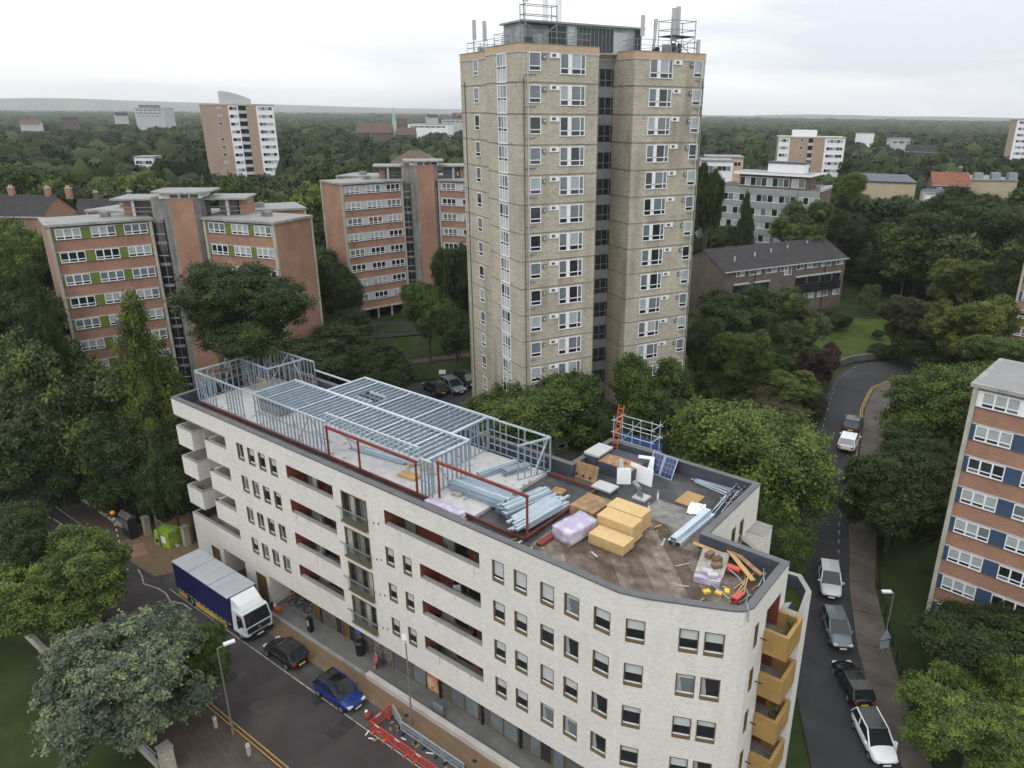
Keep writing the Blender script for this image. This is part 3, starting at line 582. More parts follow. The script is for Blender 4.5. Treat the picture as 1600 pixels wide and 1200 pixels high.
def joists(u0, u1, v0, v1, gap, hole=None):
    mb = MB(); n = round((u1-u0)/gap)
    for i in range(n+1):
        u = u0+(u1-u0)*i/n; big = i % 7 == 3; w = .055 if not big else .16
        spans = [(v0, v1)]
        if hole and hole[0] < u < hole[1]: spans = [(v0, hole[2]), (hole[3], v1)]
        for a, b in spans:
            mb.box(u-.012, u+.012, a, b, 18.72, 18.935, zinc); mb.box(u-w/2, u+w/2, a, b, 18.935, 18.95, zinc2); mb.box(u-.03, u+.03, a, b, 18.705, 18.72, zinc)  # top flange in brighter steel: light from above put into the colour
        if i % 2 == 0 and i < n and not hole:
            vm = v0+(v1-v0)*(.3+.4*((i*7) % 5)/5); mb.bar((u,vm,18.8),(u+(u1-u0)/n,vm,18.8),.05,.12,zinc)
    if hole: mb.box(hole[0], hole[1], hole[2]-.06, hole[2], 18.72, 18.95, zinc2); mb.box(hole[0], hole[1], hole[3], hole[3]+.06, 18.72, 18.95, zinc2)
    return mb.build('roof_joists', fr)
joists(9.95, 30.15, 2.1, 5.98, .58); joists(14.2, 28.35, 6.12, 10.0, .6, (17.0,19.0,6.9,8.2))
mb = MB(); mb.bar((9.8,6.05,18.93),(30.3,6.05,18.93),.22,.16,zinc2); mb.bar((9.9,2.05,18.93),(9.9,6.0,18.93),.14,.1,zinc2); mb.bar((14.1,6.2,18.93),(14.1,10.1,18.93),.14,.1,zinc2); mb.bar((14.1,10.05,18.97),(29.5,10.05,18.97),.16,.1,zinc2); mb.build('ridge_beam', fr)
for us, zt, v in (((19.7,23.3,29.3),18.62,1.82), ((30.95,38.6),18.9,2.3)):
    mb = MB()
    for u in us: mb.box(u-.055, u+.055, v-.06, v+.06, 16.24, zt-.09, redsteel)
    mb.bar((us[0]-.1,v,zt),(us[-1]+.1,v,zt),.14,.18,redsteel); mb.build('red_portal', fr)
RT = lambda u, v: uv(u, v)
def bundle(u, v, a, L, n, layers, label, z=ZD, w=.2, h=.14, seed=1, m_=None, jag=.5):
    r = random.Random(seed); t = empty('steel_bundle', (*RT(u,v), z+.01), WA+radians(a), label, 'steel sections', 'loose steel sections on the roof')
    for k in range(layers):
        for i in range(n-(k % 2)):
            mb = MB(); y = (i-(n-1)/2+.5*(k % 2))*(w*1.06); dx = r.uniform(-jag,jag)*L*.12; m2 = r.choice((zinc, zinc, zinc2)) if m_ is None else m_
            x0, x1 = -L/2+dx, L/2+dx; z0 = k*(h+.012)
            mb.frame(0, 0, r.uniform(-.02,.02)*jag)
            mb.box(x0,x1,y-w/2,y+w/2,z0+h-.02,z0+h,m2); mb.box(x0,x1,y-w/2,y-w/2+.015,z0,z0+h-.02,m2); mb.box(x0,x1,y+w/2-.015,y+w/2,z0,z0+h-.02,m2)
            mb.build('channel', t)
    return t
bundle(33.0,4.05,2,4.9,5,4,'long stack of galvanised channels lying just behind the right red portal',seed=2)
bundle(33.0,5.2,3,4.6,5,3,'bundle of galvanised channels beside the portal stack, nearer the joists',seed=3)
bundle(36.2,5.0,78,3.8,6,4,'criss-crossed dull channel stack at the right end of the deck',seed=4)
bundle(37.7,4.6,84,4.2,7,3,'fanned loose channels spilling over the right edge of the deck',seed=5,jag=1.3,m_=zinc2)
bundle(31.4,7.8,76,3.4,4,2,'short channels laid on the deck below the back stud wall',seed=6)
bundle(32.6,8.4,70,2.0,3,3,'small square stack of channels near the back right corner of the frame',seed=7)
bundle(23.0,4.3,8,5.5,4,1,'few thin channels lying inside the frame under the joists',seed=8,jag=1.2)
bundle(46.35,9.4,88,4.5,2,2,'two pale steel beams lying across the stained boards by the parapet',z=ZR+.03,w=.42,h=.3,seed=9,m_=zinc2,jag=.3)
bundle(39.72,3.3,90,2.6,2,1,'pair of red steel beams lying beside the lilac pack',z=ZR+.02,w=.2,h=.2,seed=10,m_=redsteel,jag=.4)
def slab_pack(name, label, cat, u, v, a, lx, ly, h, mat, z=ZR+.02, parts=None, group=None):
    t = empty(name, (*RT(u,v), z), WA+radians(a), label, cat, group)
    mb = MB(); mb.box(-lx/2+.1,lx/2-.1,-ly/2+.05,-ly/2+.15,0,.1,timber); mb.box(-lx/2+.1,lx/2-.1,ly/2-.15,ly/2-.05,0,.1,timber); mb.box(-lx/2+.1,lx/2-.1,-.05,.05,0,.1,timber); mb.build('pallet', t)
    return t
def boards_pack(u, v, a, lx, ly, h, mat, label, z=ZR+.02, seed=0, sh=.11):
    t = slab_pack('board_stack', label, 'board stack', u, v, a, lx, ly, h, mat, z, group='stacks of boards on the roof'); r = random.Random(seed); mb = MB(); k = 0; zz_ = .1
    while zz_ < h: dx, dy = r.uniform(-.012,.012), r.uniform(-.012,.012); mb.box(-lx/2+dx,lx/2+dx,-ly/2+dy,ly/2+dy,zz_,zz_+sh-.008,mat); zz_ += sh
    mb.build('boards', t); return t
boards_pack(43.2,4.75,0,2.55,1.25,.75,osb,'lowest front stack of fresh yellow boards on the stained roof',seed=1)
boards_pack(42.95,6.12,0,2.6,1.25,1.3,osb,'tall middle stack of fresh yellow boards on the stained roof',seed=2)
boards_pack(42.75,7.5,0,2.6,1.3,1.3,osb,'rearmost stack of fresh yellow boards on the stained roof',seed=3)
boards_pack(39.95,7.3,-2,1.9,2.1,.7,osb_old,'weathered brown board stack behind the lilac pack',seed=4)
def wrapped(u, v, a, lx, ly, h, label, z=ZR+.02):
    t = slab_pack('wrapped_pack', label, 'wrapped pack', u, v, a, lx, ly, h, lilac, z, group='lilac wrapped packs'); bm = bmesh.new(); bmesh.ops.create_cube(bm, size=1)
    bmesh.ops.subdivide_edges(bm, edges=bm.edges, cuts=5, use_grid_fill=True); r = random.Random(3)
    for v_ in bm.verts: v_.co = Vector(((v_.co.x+r.uniform(-.02,.02))*lx, (v_.co.y+r.uniform(-.02,.02))*ly, .1+(v_.co.z+.5+r.uniform(-.03,.03))*h))
    m_ = bpy.data.meshes.new('wrap'); bm.to_mesh(m_); bm.free(); m_.materials.append(lilac); m_.polygons.foreach_set('use_smooth', [True]*len(m_.polygons)); inst('wrap', m_, t)
wrapped(40.75,4.4,-8,1.6,2.5,.85,'lilac wrapped block pack standing left of the yellow boards')
wrapped(32.7,1.05,0,3.2,.55,.55,'long lilac film wrapped pack on the parapet edge below the red portal',ZT-.75)
# small plant and clutter on the roof
t = empty('site_box', (*RT(8.7,4.75), ZD+.01), WA, 'dark grey site box standing inside the stud frame at its left end', 'site box'); mb = MB(); mb.box(-1.35,1.35,-.8,.8,.08,.95,greymetal); mb.build('body', t); mb = MB(); mb.box(-1.4,1.4,-.85,.85,.95,1.03,slate); mb.build('lid', t); mb = MB(); mb.box(-1.2,-1,-.7,.7,0,.08,black); mb.box(1,1.2,-.7,.7,0,.08,black); mb.build('skid', t)
t = empty('trestle', (*RT(2.9,7.1), ZD), WA, 'yellow folding trestle standing among the studs', 'trestle'); mb = MB(); mb.box(-.6,.6,-.08,.08,.95,1.05,yellow); mb.build('beam', t)
for sx in (-.5,.5):
    for sy in (-.35,.35): mb = MB(); mb.bar((sx,sy,0),(sx,sy*.15,.98),.08,.06,yellow); mb.build('leg', t)
t = empty('step_ladder', (*RT(.9,9.0), ZD), WA+.4, 'pale step ladder leaning in the back corner of the stud frame', 'ladder')
for x in (-.28,.28): mb = MB(); mb.bar((x,0,0),(x,.5,3.1),.06,.09,whitep); mb.build('stile', t)
for k in range(9): mb = MB(); mb.box(-.25,.25,.03+k*.052,.1+k*.052,.3+k*.31,.34+k*.31,whitep); mb.build('rung', t)
t = empty('orange_ladder', (*RT(36.4,16.0), ZR), WA, 'orange ladder leaning on the back parapet beside the scaffold', 'ladder')
for x in (-.22,.22): mb = MB(); mb.bar((x,-.35,.03),(x,.55,3.9),.05,.09,orange); mb.build('stile', t)
for k in range(12): mb = MB(); mb.bar((-.2,-.35+.9*(k+1)/13,.03+3.87*(k+1)/13),(.2,-.35+.9*(k+1)/13,.03+3.87*(k+1)/13),.05,.05,orange); mb.build('rung', t)
t = empty('scaffold_tower', (*RT(37.3,17.35), 0), WA, 'tube scaffold with blue netting rising behind the back parapet', 'scaffold')
for u in (-1.7,0,1.7):
    for v in (-.55,.75): mb = MB(); mb.tube((u,v,T(*RT(37.3,17.35))),(u,v,18.6+.4*((u > 0)-(v > 0))),.035,n=6,mat=zinc2); mb.build('standard', t)
for z in (16.0,17.2,18.2):
    for v in (-.55,.75): mb = MB(); mb.tube((-1.95,v+.04,z),(1.95,v+.04,z),.03,n=6,mat=zinc2); mb.build('ledger', t)
    for u in (-1.7,1.7): mb = MB(); mb.tube((u+.05,-.7,z+.07),(u+.05,.95,z+.07),.03,n=6,mat=zinc2); mb.build('transom', t)
mb = MB(); mb.tube((-1.7,.79,16),(0,.79,18.2),.03,n=6,mat=zinc2); mb.build('brace', t); mb = MB(); mb.box(-1.9,1.9,-.5,.7,15.7,15.78,timber); mb.build('platform', t); netb = pm('blue_net', (.03,.075,.22), .7, .1, 3); mb = MB(); mb.box(-1.9,1.9,.80,.82,13.5,16.75,netb); mb.build('netting', t)
for i, (u, v, lab) in enumerate(((40.45,15.55,'left solar panel leaning on the back parapet'),(41.55,15.45,'right solar panel leaning on the back parapet'))):
    t = empty('solar_panel', (*RT(u,v-.35), ZR+.03), WA-.1, lab, 'solar panel', 'solar panels on the roof'); mb = MB(); vs = [(-.5,-.45,0),(.5,-.45,0),(.5,.3,1.35),(-.5,.3,1.35)]; mb.raw(vs+[(a,b+.05,c-.03) for a,b,c in vs], [(0,1,2,3),(7,6,5,4),(0,4,5,1),(1,5,6,2),(2,6,7,3),(3,7,4,0)], solar_m); mb.build('cell_panel', t)
    mb = MB()
    for a, b in ((0,1),(1,2),(2,3),(3,0)): mb.bar(vs[a], vs[b], .05, .05, zinc2)
    mb.build('panel_frame', t)
t = empty('board_lining', (*RT(36.9,11.0), ZR), WA, 'upright brown site board with round holes on the roof', 'board'); mb = MB(); mb.raw([(-1.05,-.1,0),(1.05,-.1,0),(1.05,.2,1.15),(-1.05,.2,1.15),(-1.05,-.04,0),(1.05,-.04,0),(1.05,.26,1.15),(-1.05,.26,1.15)], [(0,1,2,3),(7,6,5,4),(3,2,6,7),(1,5,6,2),(0,3,7,4)], osb_old); mb.build('panel', t); mb = MB()
for x in (-.7,-.1,.5): mb.tube((x,-.07,.25),(x,-.04,.25),.1,n=10,mat=dark)
mb.build('painted_hole', t)  # holes drawn as near-black discs, depth shade painted in
t = empty('roof_box', (*RT(38.5,13.7), ZR), WA, 'dark low roof box with a sandy board lid near the orange ladder', 'roof box'); mb = MB(); mb.box(-1.5,1.5,-1.3,1.3,.0,.95,slate); mb.build('body', t); mb = MB(); mb.box(-1.45,1.45,-1.25,.2,.95,1.0,osb_old); mb.build('lid', t)
tag(empty('pipe_offcut', (*RT(38.6,13.3), ZR+1.08), WA-.35, 'red pipe offcut lying on the sandy box lid', 'pipe')); mb = MB(); mb.tube((-.5,0,0),(.5,0,0),.07,n=8,mat=plastic_red); mb.build('pipe', bpy.data.objects['pipe_offcut'])
t = empty('roof_hood', (*RT(36.4,13.4), ZR), WA, 'grey ventilation housing with a pale lid on the wing corner', 'vent housing'); mb = MB(); mb.box(-.55,.55,-1.0,1.0,0,1.15,slate); mb.build('body', t); mb = MB(); mb.box(-.65,.65,-.9,1.1,1.15,1.3,whitep); mb.build('lid', t)
t = empty('roof_hood', (*RT(39.1,10.3), ZR), WA, 'low vent hood with a pale speckled lid beside the red base beam', 'vent housing'); mb = MB(); mb.box(-.75,.75,-.5,.5,0,.35,slate); mb.build('body', t); mb = MB(); mb.box(-.8,.8,-.55,.55,.35,.47,whitep); mb.build('lid', t)
def sheet_board(u, v, a, w, h, lean, lab, mat=whiteboard):
    mb = MB(); y = lean; mb.raw([(-w/2,0,0),(w/2,0,0),(w/2,y,h),(-w/2,y,h),(-w/2,.06,0),(w/2,.06,0),(w/2,y+.06,h),(-w/2,y+.06,h)], [(0,1,2,3),(7,6,5,4),(3,2,6,7),(1,5,6,2),(0,3,7,4)], mat)
    tag(mb.build('insulation_board', None, (*RT(u,v), ZR+.03), WA+radians(a)), lab, 'board', 'white boards on the roof')
sheet_board(40.4,12.9,-6,2.0,1.25,.15,'large white board with a dark edge standing on the roof'); sheet_board(39.6,12.0,35,1.0,1.2,.15,'narrow tilted white board left of the large one'); sheet_board(39.9,14.4,20,1.2,1.1,.6,'white sheet slumped against the roof box')
t = empty('cardboard_tube', (*RT(39.4,12.2), ZR+.03), WA, 'pale rolled tube propped upright against the white boards', 'tube'); mb = MB(); mb.tube((0,0,0),(-.4,.25,1.6),.16,.18,10,whitep); mb.build('roll', t)
t = empty('exhaust_duct', (*RT(41.6,11.1), ZR), WA, 'grey elbow duct on a small plinth in the middle of the roof', 'duct'); mb = MB(); mb.box(-.5,.5,-.45,.45,0,.12,whitep); mb.build('plinth', t); mb = MB(); mb.tube((-.2,0,.12),(-.2,0,.75),.16,n=10,mat=greymetal); mb.tube((-.2,0,.72),(-.75,.1,.95),.15,.2,10,greymetal); mb.tube((.1,-.2,.12),(.25,-.3,.6),.07,n=8,mat=greymetal); mb.build('elbow', t)
for u, v, lab in ((42.6,11.6,'white vent pipe by the stained boards, the one further back'),(42.95,9.75,'white vent pipe next to the rear yellow stack')):
    t = empty('vent_pipe', (*RT(u,v), ZR), 0, lab, 'vent pipe', 'vent pipes'); mb = MB(); mb.tube((0,0,0),(0,0,.55),.07,n=8,mat=upvc); mb.build('pipe', t); mb = MB(); mb.tube((0,0,.55),(0,0,.66),.1,.09,8,greymetal); mb.build('cowl', t)
mb = MB(); rr_ = random.Random(9)
for k in range(4): mb.frame(rr_.uniform(-.06,.06), rr_.uniform(-.06,.06), rr_.uniform(-.06,.06), k*.03); mb.box(-.65,.65,-.9,.9,0,.028,osb)
tag(mb.build('plywood_sheet', None, (*RT(44.4,12.9), ZR+.02), WA), 'yellow plywood sheets lying flat on the dark roof', 'plywood')
def crumple(name, u, v, a, lx, ly, h, mat, lab, cat, z=ZR+.03, seed=1, n=14):
    r = random.Random(seed); g = [[r.uniform(.1,1) for _ in range(n+1)] for _ in range(n+1)]; bm = bmesh.new(); V = [[bm.verts.new(((i/n-.5)*lx*(1+.06*g[j][i]), (j/n-.5)*ly*(1+.06*g[i][j]), h*g[i][j]*(.35+.65*min(1, 4*min(i,n-i,j,n-j)/n)))) for i in range(n+1)] for j in range(n+1)]
    for j in range(n):
        for i in range(n): bm.faces.new((V[j][i],V[j][i+1],V[j+1][i+1],V[j+1][i]))
    m_ = bpy.data.meshes.new(name); bm.to_mesh(m_); bm.free(); m_.materials.append(mat); return tag(inst(name, m_, None, (*RT(u,v), z), WA+radians(a)), lab, cat)
crumple('plastic_sheet', 45.4, 11.9, 20, 1.1, 1.5, .35, whiteboard, 'crumpled white plastic sheet beside the scaffold fittings', 'plastic sheet', seed=2)
t = empty('insulation_pile', (*RT(49.3,6.1), ZR+.03), WA+.25, 'grey sheeted pile of slabs and pale blocks near the right parapet', 'material pile'); mb = MB(); mb.box(-.75,.75,-1.5,1.4,0,.38,lilac); mb.build('slab', t); mb = MB(); mb.frame(0,0,.03); mb.box(-.8,.8,-1.1,1.5,.39,.43,tarp); mb.build('cover_sheet', t)
for k, (x, y) in enumerate(((-.1,-.9),(.25,-1.2),(.3,-.2),(.2,.4),(-.3,.7))): mb = MB(); mb.frame(x,y,.3*k); mb.box(-.28,.28,-.18,.18,.44,.58+.04*k,whitep if k < 2 else tanpave); mb.build('block', t)
for i, (p, q, lab) in enumerate((((47.4,7.45),(49.7,7.7),'pale plank lying from the steel beams to the grey pile'),((49.5,7.9),(51.8,6.2),'brown plank sloping across the right roof corner'),((49.7,8.0),(52.0,6.9),'dark warped plank below the right parapet'))):
    mb = MB(); z = ZR+.5+.06*i; mb.bar((0,0,0),(q[0]-p[0],q[1]-p[1],-.22),.3,.035,timber if i < 2 else osb_old); tag(mb.build('plank', None, (*RT(*p), z), WA), lab, 'plank', 'planks on the roof')
def tool(u, v, lab, sz=.45):
    t = empty('power_tool', (*RT(u,v), ZR+.03), WA+u, lab, 'power tool', 'red power tools'); mb = MB(); mb.box(-sz,sz,-.2,.2,.1,.42,plastic_red); mb.build('body', t); mb = MB(); mb.tube((-sz,0,.3),(-sz-.3,0,.45),.05,n=6,mat=black); mb.build('handle', t); mb = MB(); mb.tube((sz*.6,-.25,.16),(sz*.6,.25,.16),.15,n=10,mat=black); mb.build('wheel', t)
tool(50.35,6.6,'red power saw on top of the clutter by the grey pile'); tool(51.7,4.3,'red tool nearest the curved corner of the parapet',.38)
for i, (u, v) in enumerate(((50.6,4.3),(50.0,4.0),(50.9,4.7))): mb = MB(); mb.box(-.2,.2,-.14,.14,0,.14,yellow); tag(mb.build('tool_case', None, (*RT(u,v), ZR+.03), WA+i), ['yellow tool case at the front of the clutter by the curved parapet','left yellow tool case near the curved parapet','small yellow case beside the red tool'][i], 'tool case', 'yellow tool cases')
t = empty('hose', (*RT(51.5,5.5), ZR+.05), WA, 'grey green hose looped over the clutter in the right roof corner', 'hose'); mb = MB(); pts = [(-1.3,.9,.3),(-.6,.6,.25),(0,.2,.1),(.5,-.4,.05),(.7,-1.3,.15),(1.0,-2.0,.5),(1.2,-2.45,1.02),(1.42,-2.75,.95),(1.5,-2.9,.3)]
for a, b in zip(pts, pts[1:]): mb.tube(a, b, .045, n=6, mat=sage)
mb.build('tube', t)
r = random.Random(12); gp = 'timber and pipe scraps in the right roof corner'
for i in range(9):
    u, v = 50.6+r.random()*1.5, 4.2+r.random()*3.0; mb = MB(); a = r.uniform(0,3); L = r.uniform(.4,1.1); mb.bar((-L*cos(a),-L*sin(a),.1),(L*cos(a),L*sin(a),.15+r.random()*.3),.06,.05,r.choice((timber,sage,osb_old,zinc))); tag(mb.build('scrap_piece', None, (*RT(u,v), ZR+.03), WA), 'short scrap length strewn in the right roof corner', 'scrap', gp)
gp = 'scaffold tubes along the right parapet'
for i in range(16):
    k = i/15; mb = MB(); a = r.uniform(-.25,.25)+pi/2*.0; L = r.uniform(.7,1.5); mb.tube((0,-L,.1+.02*i % .3),(r.uniform(-.15,.15),L,.25+r.random()*.35),.035,n=6,mat=r.choice((zinc,zinc2,black))); mb.ball((0,L,.55),.09,greymetal,4)
    tag(mb.build('scaffold_tube', None, (*RT(47.05-.5*(i % 3)*.6,12.2+3.4*k), ZR+.04), WA), 'grey scaffold tube with a coupling heaped against the right parapet', 'scaffold tube', gp)
for i in range(7):
    mb = MB(); L = 1.3+.3*(i % 3); mb.bar((-L,0,.06+.05*(i % 2)),(L,.15,.1+.05*(i % 2)),.09,.05,zinc2); tag(mb.build('steel_angle', None, (*RT(44.8+.1*i,15.0+.14*i), ZR+.03), WA-.25+.05*i), 'pale steel angle lying loose below the back parapet', 'steel angle', 'steel angles below the back parapet')
for i in range(8): mb = MB(); a = r.uniform(0,3); mb.bar((0,0,0),(cos(a)*.7,sin(a)*.7,.05),.12,.03,timber); tag(mb.build('timber_offcut', None, (*RT(23.6+r.random()*4.5,3.2+r.random()*1.8), ZD+.04+.03*i), WA), 'yellowish timber offcut heaped on the deck under the joists', 'timber offcut', 'timber offcuts on the deck')
for i, (u, v, s, m_) in enumerate(((27.0,3.2,1.6,timber),(31.6,3.5,.7,tarp),(36.6,8.2,.9,osb_old))): tag(MB() and inst('loose_panel', (lambda b: (b.box(-s/2,s/2,-.4,.4,0,.18,m_), b.mesh('loose_panel'))[1])(MB()), None, (*RT(u,v), ZD+.01 if i < 2 else ZR+.02), WA+.1), ['timber panel lying on the deck under the joists','grey sheet dropped on the deck behind the red portal','brown sheet on the dark roof inside the red base beam'][i], 'panel')
for i in range(4): mb = MB(); mb.box(-.9,.9,-.05,.05,0,.9,osb_old); tag(mb.build('osb_sheet', None, (*RT([2.2,3.9,5.2,5.9][i],10.35), ZR+.02), WA), 'brown board standing between the back parapet and the stud wall', 'board', 'brown boards along the back parapet')
# ------------------------------------------------------------------ windows for the older blocks
def std_window(kind, w, h, var, frame=upvc):
    key = (kind, w, h, var)
    if key in MESH: return MESH[key]
    f, p = MB(), MB(); t = .075; G = [glass, glass_grey, curtain, glass_grey, curtain][var % 5]; G2 = [glass_grey, glass, glass_grey, curtain, glass_grey][var % 5]; y = -.015
    def rect(x0, x1, z0, z1, m_): p.poly([(x0,y,z0),(x1,y,z0),(x1,y,z1),(x0,y,z1)], m_)
    def bx(x0, x1, z0, z1, m_=frame, d=.06): f.box(x0, x1, -d, .0, z0, z1, m_)
    a, b = -w/2, w/2
    bx(a, b, 0, t, d=.09); bx(a, b, h-t, h); bx(a, a+t, t, h-t); bx(b-t, b, t, h-t)
    if kind == 'large':                                # two lights, white mullion panel, narrow casement
        z1 = h*.26; x1, x2, x3 = a+w*.31, a+w*.46, a+w*.80
        bx(a+t, b-t, z1, z1+t); bx(x1, x2, t, h-t); bx(x3, x3+t, z1+t, h-t); bx(x3, x3+t, t, z1)
        rect(a+t, x1, t, z1, glass); rect(x2, x3, t, z1, glass); rect(x3+t, b-t, t, z1, glass)
        rect(a+t, x1, z1+t, h-t, G); rect(x2, x3, z1+t, h-t, G2); rect(x3+t, b-t, z1+t, h-t, glass_grey)
    elif kind == 'small':
        z1 = h*.24; bx(a+t, b-t, z1, z1+t); rect(a+t, b-t, t, z1, glass); rect(a+t, b-t, z1+t, h-t, G)
    elif kind == 'stair':                              # tall three-light window over pale panels
        z1, z2 = h*.43, h*.55
        for x in (a+w*.36, a+w*.6): bx(x, x+t*.9, t, h-t)
        bx(a+t, b-t, z1, z1+t); bx(a+t, b-t, z2, z2+t)
        xs = [a+t, a+w*.36, a+w*.36+t*.9, a+w*.6, a+w*.6+t*.9, b-t]
        for i in range(3): rect(xs[2*i], xs[2*i+1], t, z1, whitep); rect(xs[2*i], xs[2*i+1], z1+t, z2, glass); rect(xs[2*i], xs[2*i+1], z2+t, h-t, [G, glass_grey, G2][i])
    elif kind == 'triple':
        G = [glass_grey, curtain, curtain, glass, curtain][var % 5]; G2 = [glass, curtain, glass_grey, curtain, curtain][(var+2) % 5]
        z1 = h*.25; c = w/3
        bx(a+t, b-t, z1, z1+t)
        for i in (1, 2): bx(a+i*c-.06, a+i*c+.06, t, h-t)
        for i in range(3):
            x0 = a+i*c+.06 if i else a+t; x1 = a+(i+1)*c-.06 if i < 2 else b-t
            rect(x0, x1, t, z1, glass if (var+i) % 3 else glass_grey); rect(x0, x1, z1+t, h-t, [G, G2, [G, G2, glass_grey][var % 3]][i])
    elif kind == 'pair':
        for i in range(2): rect(a+t+i*(w/2-t/2), a+i*(w/2)+w/2-t/2, t, h-t, G if i else G2)
        bx(-t/2, t/2, t, h-t)
    elif kind == 'strip':                              # run of lights with mullions
        n = max(2, round(w/1.1))
        for i in range(n):
            x0, x1 = a+w*i/n, a+w*(i+1)/n; rect(x0+t/2, x1-t/2, t, h-t, [G, G2, curtain, glass][(i+var) % 4])
            if i: bx(x0-t/2, x0+t/2, t, h-t)
    MESH[key] = (f.mesh('window'), p.mesh('pane')); return MESH[key]
def put_win(parent, kind, x, y, z, a, w, h, var, name='window', off=.0):
    f, p = std_window(kind, w, h, var); o = inst(name, f, parent, (x+sin(a)*off, y-cos(a)*off, z), a); inst('pane', p, o); return o
# ------------------------------------------------------------------ the beige brick tower
A1 = radians(29.5); TX, TY, _z = atd(810.5, 66, 68.7); tz = T(TX, TY)
tw = empty('tower_block', (TX, TY, 0), A1, 'tall beige brick tower block with masts on its roof and stacked white windows', 'tower')
TOP = 46.3; FH = 2.6; NF = 15; WT = 45.62                              # parapet, storey, storeys built, head of the top windows
PL = [(0,0),(8.0,0),(8.0,4.9),(12.75,4.9),(12.75,1.25),(21.2,1.25),(21.2,17.4),(1.6,17.4),(1.6,7.0),(0,7.0)]
mb = MB()
for i in range(len(PL)):
    a, b = PL[i], PL[(i+1) % len(PL)]
    if i != 2: mb.poly([(*a,-1),(*b,-1),(*b,TOP-.72),(*a,TOP-.72)], stock)
mb.build('wall', tw)
mb = MB(); PO = inset(PL, -.02); PI = inset(PL, .35)
for i in range(len(PL)):
    j = (i+1) % len(PL); z1 = TOP; 
    mb.poly([(*PO[i],TOP-.64),(*PO[j],TOP-.64),(*PO[j],TOP-.03),(*PO[i],TOP-.03)], tanbrick); mb.poly([(*PI[j],TOP-.6),(*PI[i],TOP-.6),(*PI[i],TOP),(*PI[j],TOP)], tanbrick)
PO2 = inset(PL, -.06)
for i in range(len(PL)):
    j = (i+1) % len(PL)
    mb.poly([(*PO2[i],TOP-.03),(*PO2[j],TOP-.03),(*PO2[j],TOP+.02),(*PO2[i],TOP+.02)], conc_grey); mb.poly([(*PO2[i],TOP+.02),(*PO2[j],TOP+.02),(*PI[j],TOP+.02),(*PI[i],TOP+.02)], conc_grey); mb.poly([(*PO2[i],TOP-.73),(*PO2[j],TOP-.73),(*PO2[j],TOP-.64),(*PO2[i],TOP-.64)], whitep); mb.poly([(*PO2[i],TOP-.64),(*PO2[j],TOP-.64),(*PO[j],TOP-.64),(*PO[i],TOP-.64)], whitep)
mb.build('parapet', tw)
mb = MB(); mb.poly([(x,y,TOP-.3) for x, y in PI], felt); mb.build('roof', tw)
strg = pm('floor_string_course', (.20,.185,.15), .9, .2, .7)
PS = inset(PL, -.035)
for k in range(1, NF+1):
    mb = MB(); z = WT-FH*k+.22
    for i in range(len(PL)):
        if i == 2: continue
        j = (i+1) % len(PL); mb.poly([(*PS[i],z-.07),(*PS[j],z-.07),(*PS[j],z+.03),(*PS[i],z+.03)], strg); mb.poly([(*PS[i],z+.03),(*PS[j],z+.03),(*PL[j],z+.03),(*PL[i],z+.03)], whitep)
    mb.build('string_course', tw)
recessp = pm('grey_recess_panel', (.21,.215,.22), .6, .08, 1); rt = random.Random(21); grille = pm('vent_grille', (.11,.11,.10), .7, .2, 6)
vb = MB(); vb.box(-.48,.48,-.10,0,0,.42,upvc); vb.box(-.28,.1,-.115,-.10,.1,.34,grille); vbm = vb.mesh('vent_box')
hb = MB(); hb.box(-.17,.17,-.12,0,0,.36,grille); hb.box(-.1,.1,-.13,-.12,.08,.28,whitep); hbm = hb.mesh('extract_hood')
for k in range(NF):
    z = WT-FH*k
    put_win(tw, 'small', 1.5, 0, z-1.5, 0, 1.15, 1.5, rt.randrange(5)); put_win(tw, 'large', 5.3, 0, z-1.7, 0, 2.6, 1.7, rt.randrange(5))
    inst('vent_box', vbm, tw, (3.45,0,z-.42)); inst('extract_hood', hbm, tw, (2.4,0,z-.55))
    put_win(tw, 'large', 12.75+3.1, 1.25, z-1.7, 0, 2.7, 1.7, rt.randrange(5)); put_win(tw, 'small', 12.75+7.6, 1.25, z-1.5, 0, 1.15, 1.5, rt.randrange(5))
    inst('vent_box', vbm, tw, (12.75+5.05,1.25,z-.42)); inst('extract_hood', hbm, tw, (12.75+6.75,1.25,z-.55))
    put_win(tw, 'stair', 0, 3.5, z-2.42, -pi/2, 2.0, 2.42, rt.randrange(5), 'stair_window')
    put_win(tw, 'small', 1.6, 13.2, z-1.5, -pi/2, 1.25, 1.5, rt.randrange(5)); inst('vent_box', vbm, tw, (1.6,9.2,z-.42), -pi/2)
    g = MB(); x0, x1 = 8.02, 12.73; y = 4.88
    g.poly([(x0,y,z-2.42),(x1,y,z-2.42),(x1,y,z-.9),(x0,y,z-.9)], glass); g.box(x0, x1, y-.03, y, z-.86, z+.15, recessp)
    for i in range(7): x = x0+.25+(x1-x0-.5)*i/6; g.box(x-.03, x+.03, y-.06, y-.002, z-2.42, z-.9, greymetal)
    g.box(x0, x1, y-.05, y-.002, z-1.9, z-1.84, greymetal); g.build('landing_window', tw)
for x, y, d in ((.8,0,0),(20.7,1.25,0)): mb = MB(); mb.tube((x,y-.08,-1),(x,y-.08,TOP-.75),.06,n=8,mat=whitep); mb.build('downpipe', tw)
for x, y, a in ((.42,-.07,0),(21.0,1.18,0),(1.53,16.2,0),(1.53,7.4,0)): mb = MB(); mb.tube((x,y,-1),(x,y,WT-2.0),.045,n=6,mat=grille); mb.build('waste_pipe', tw)
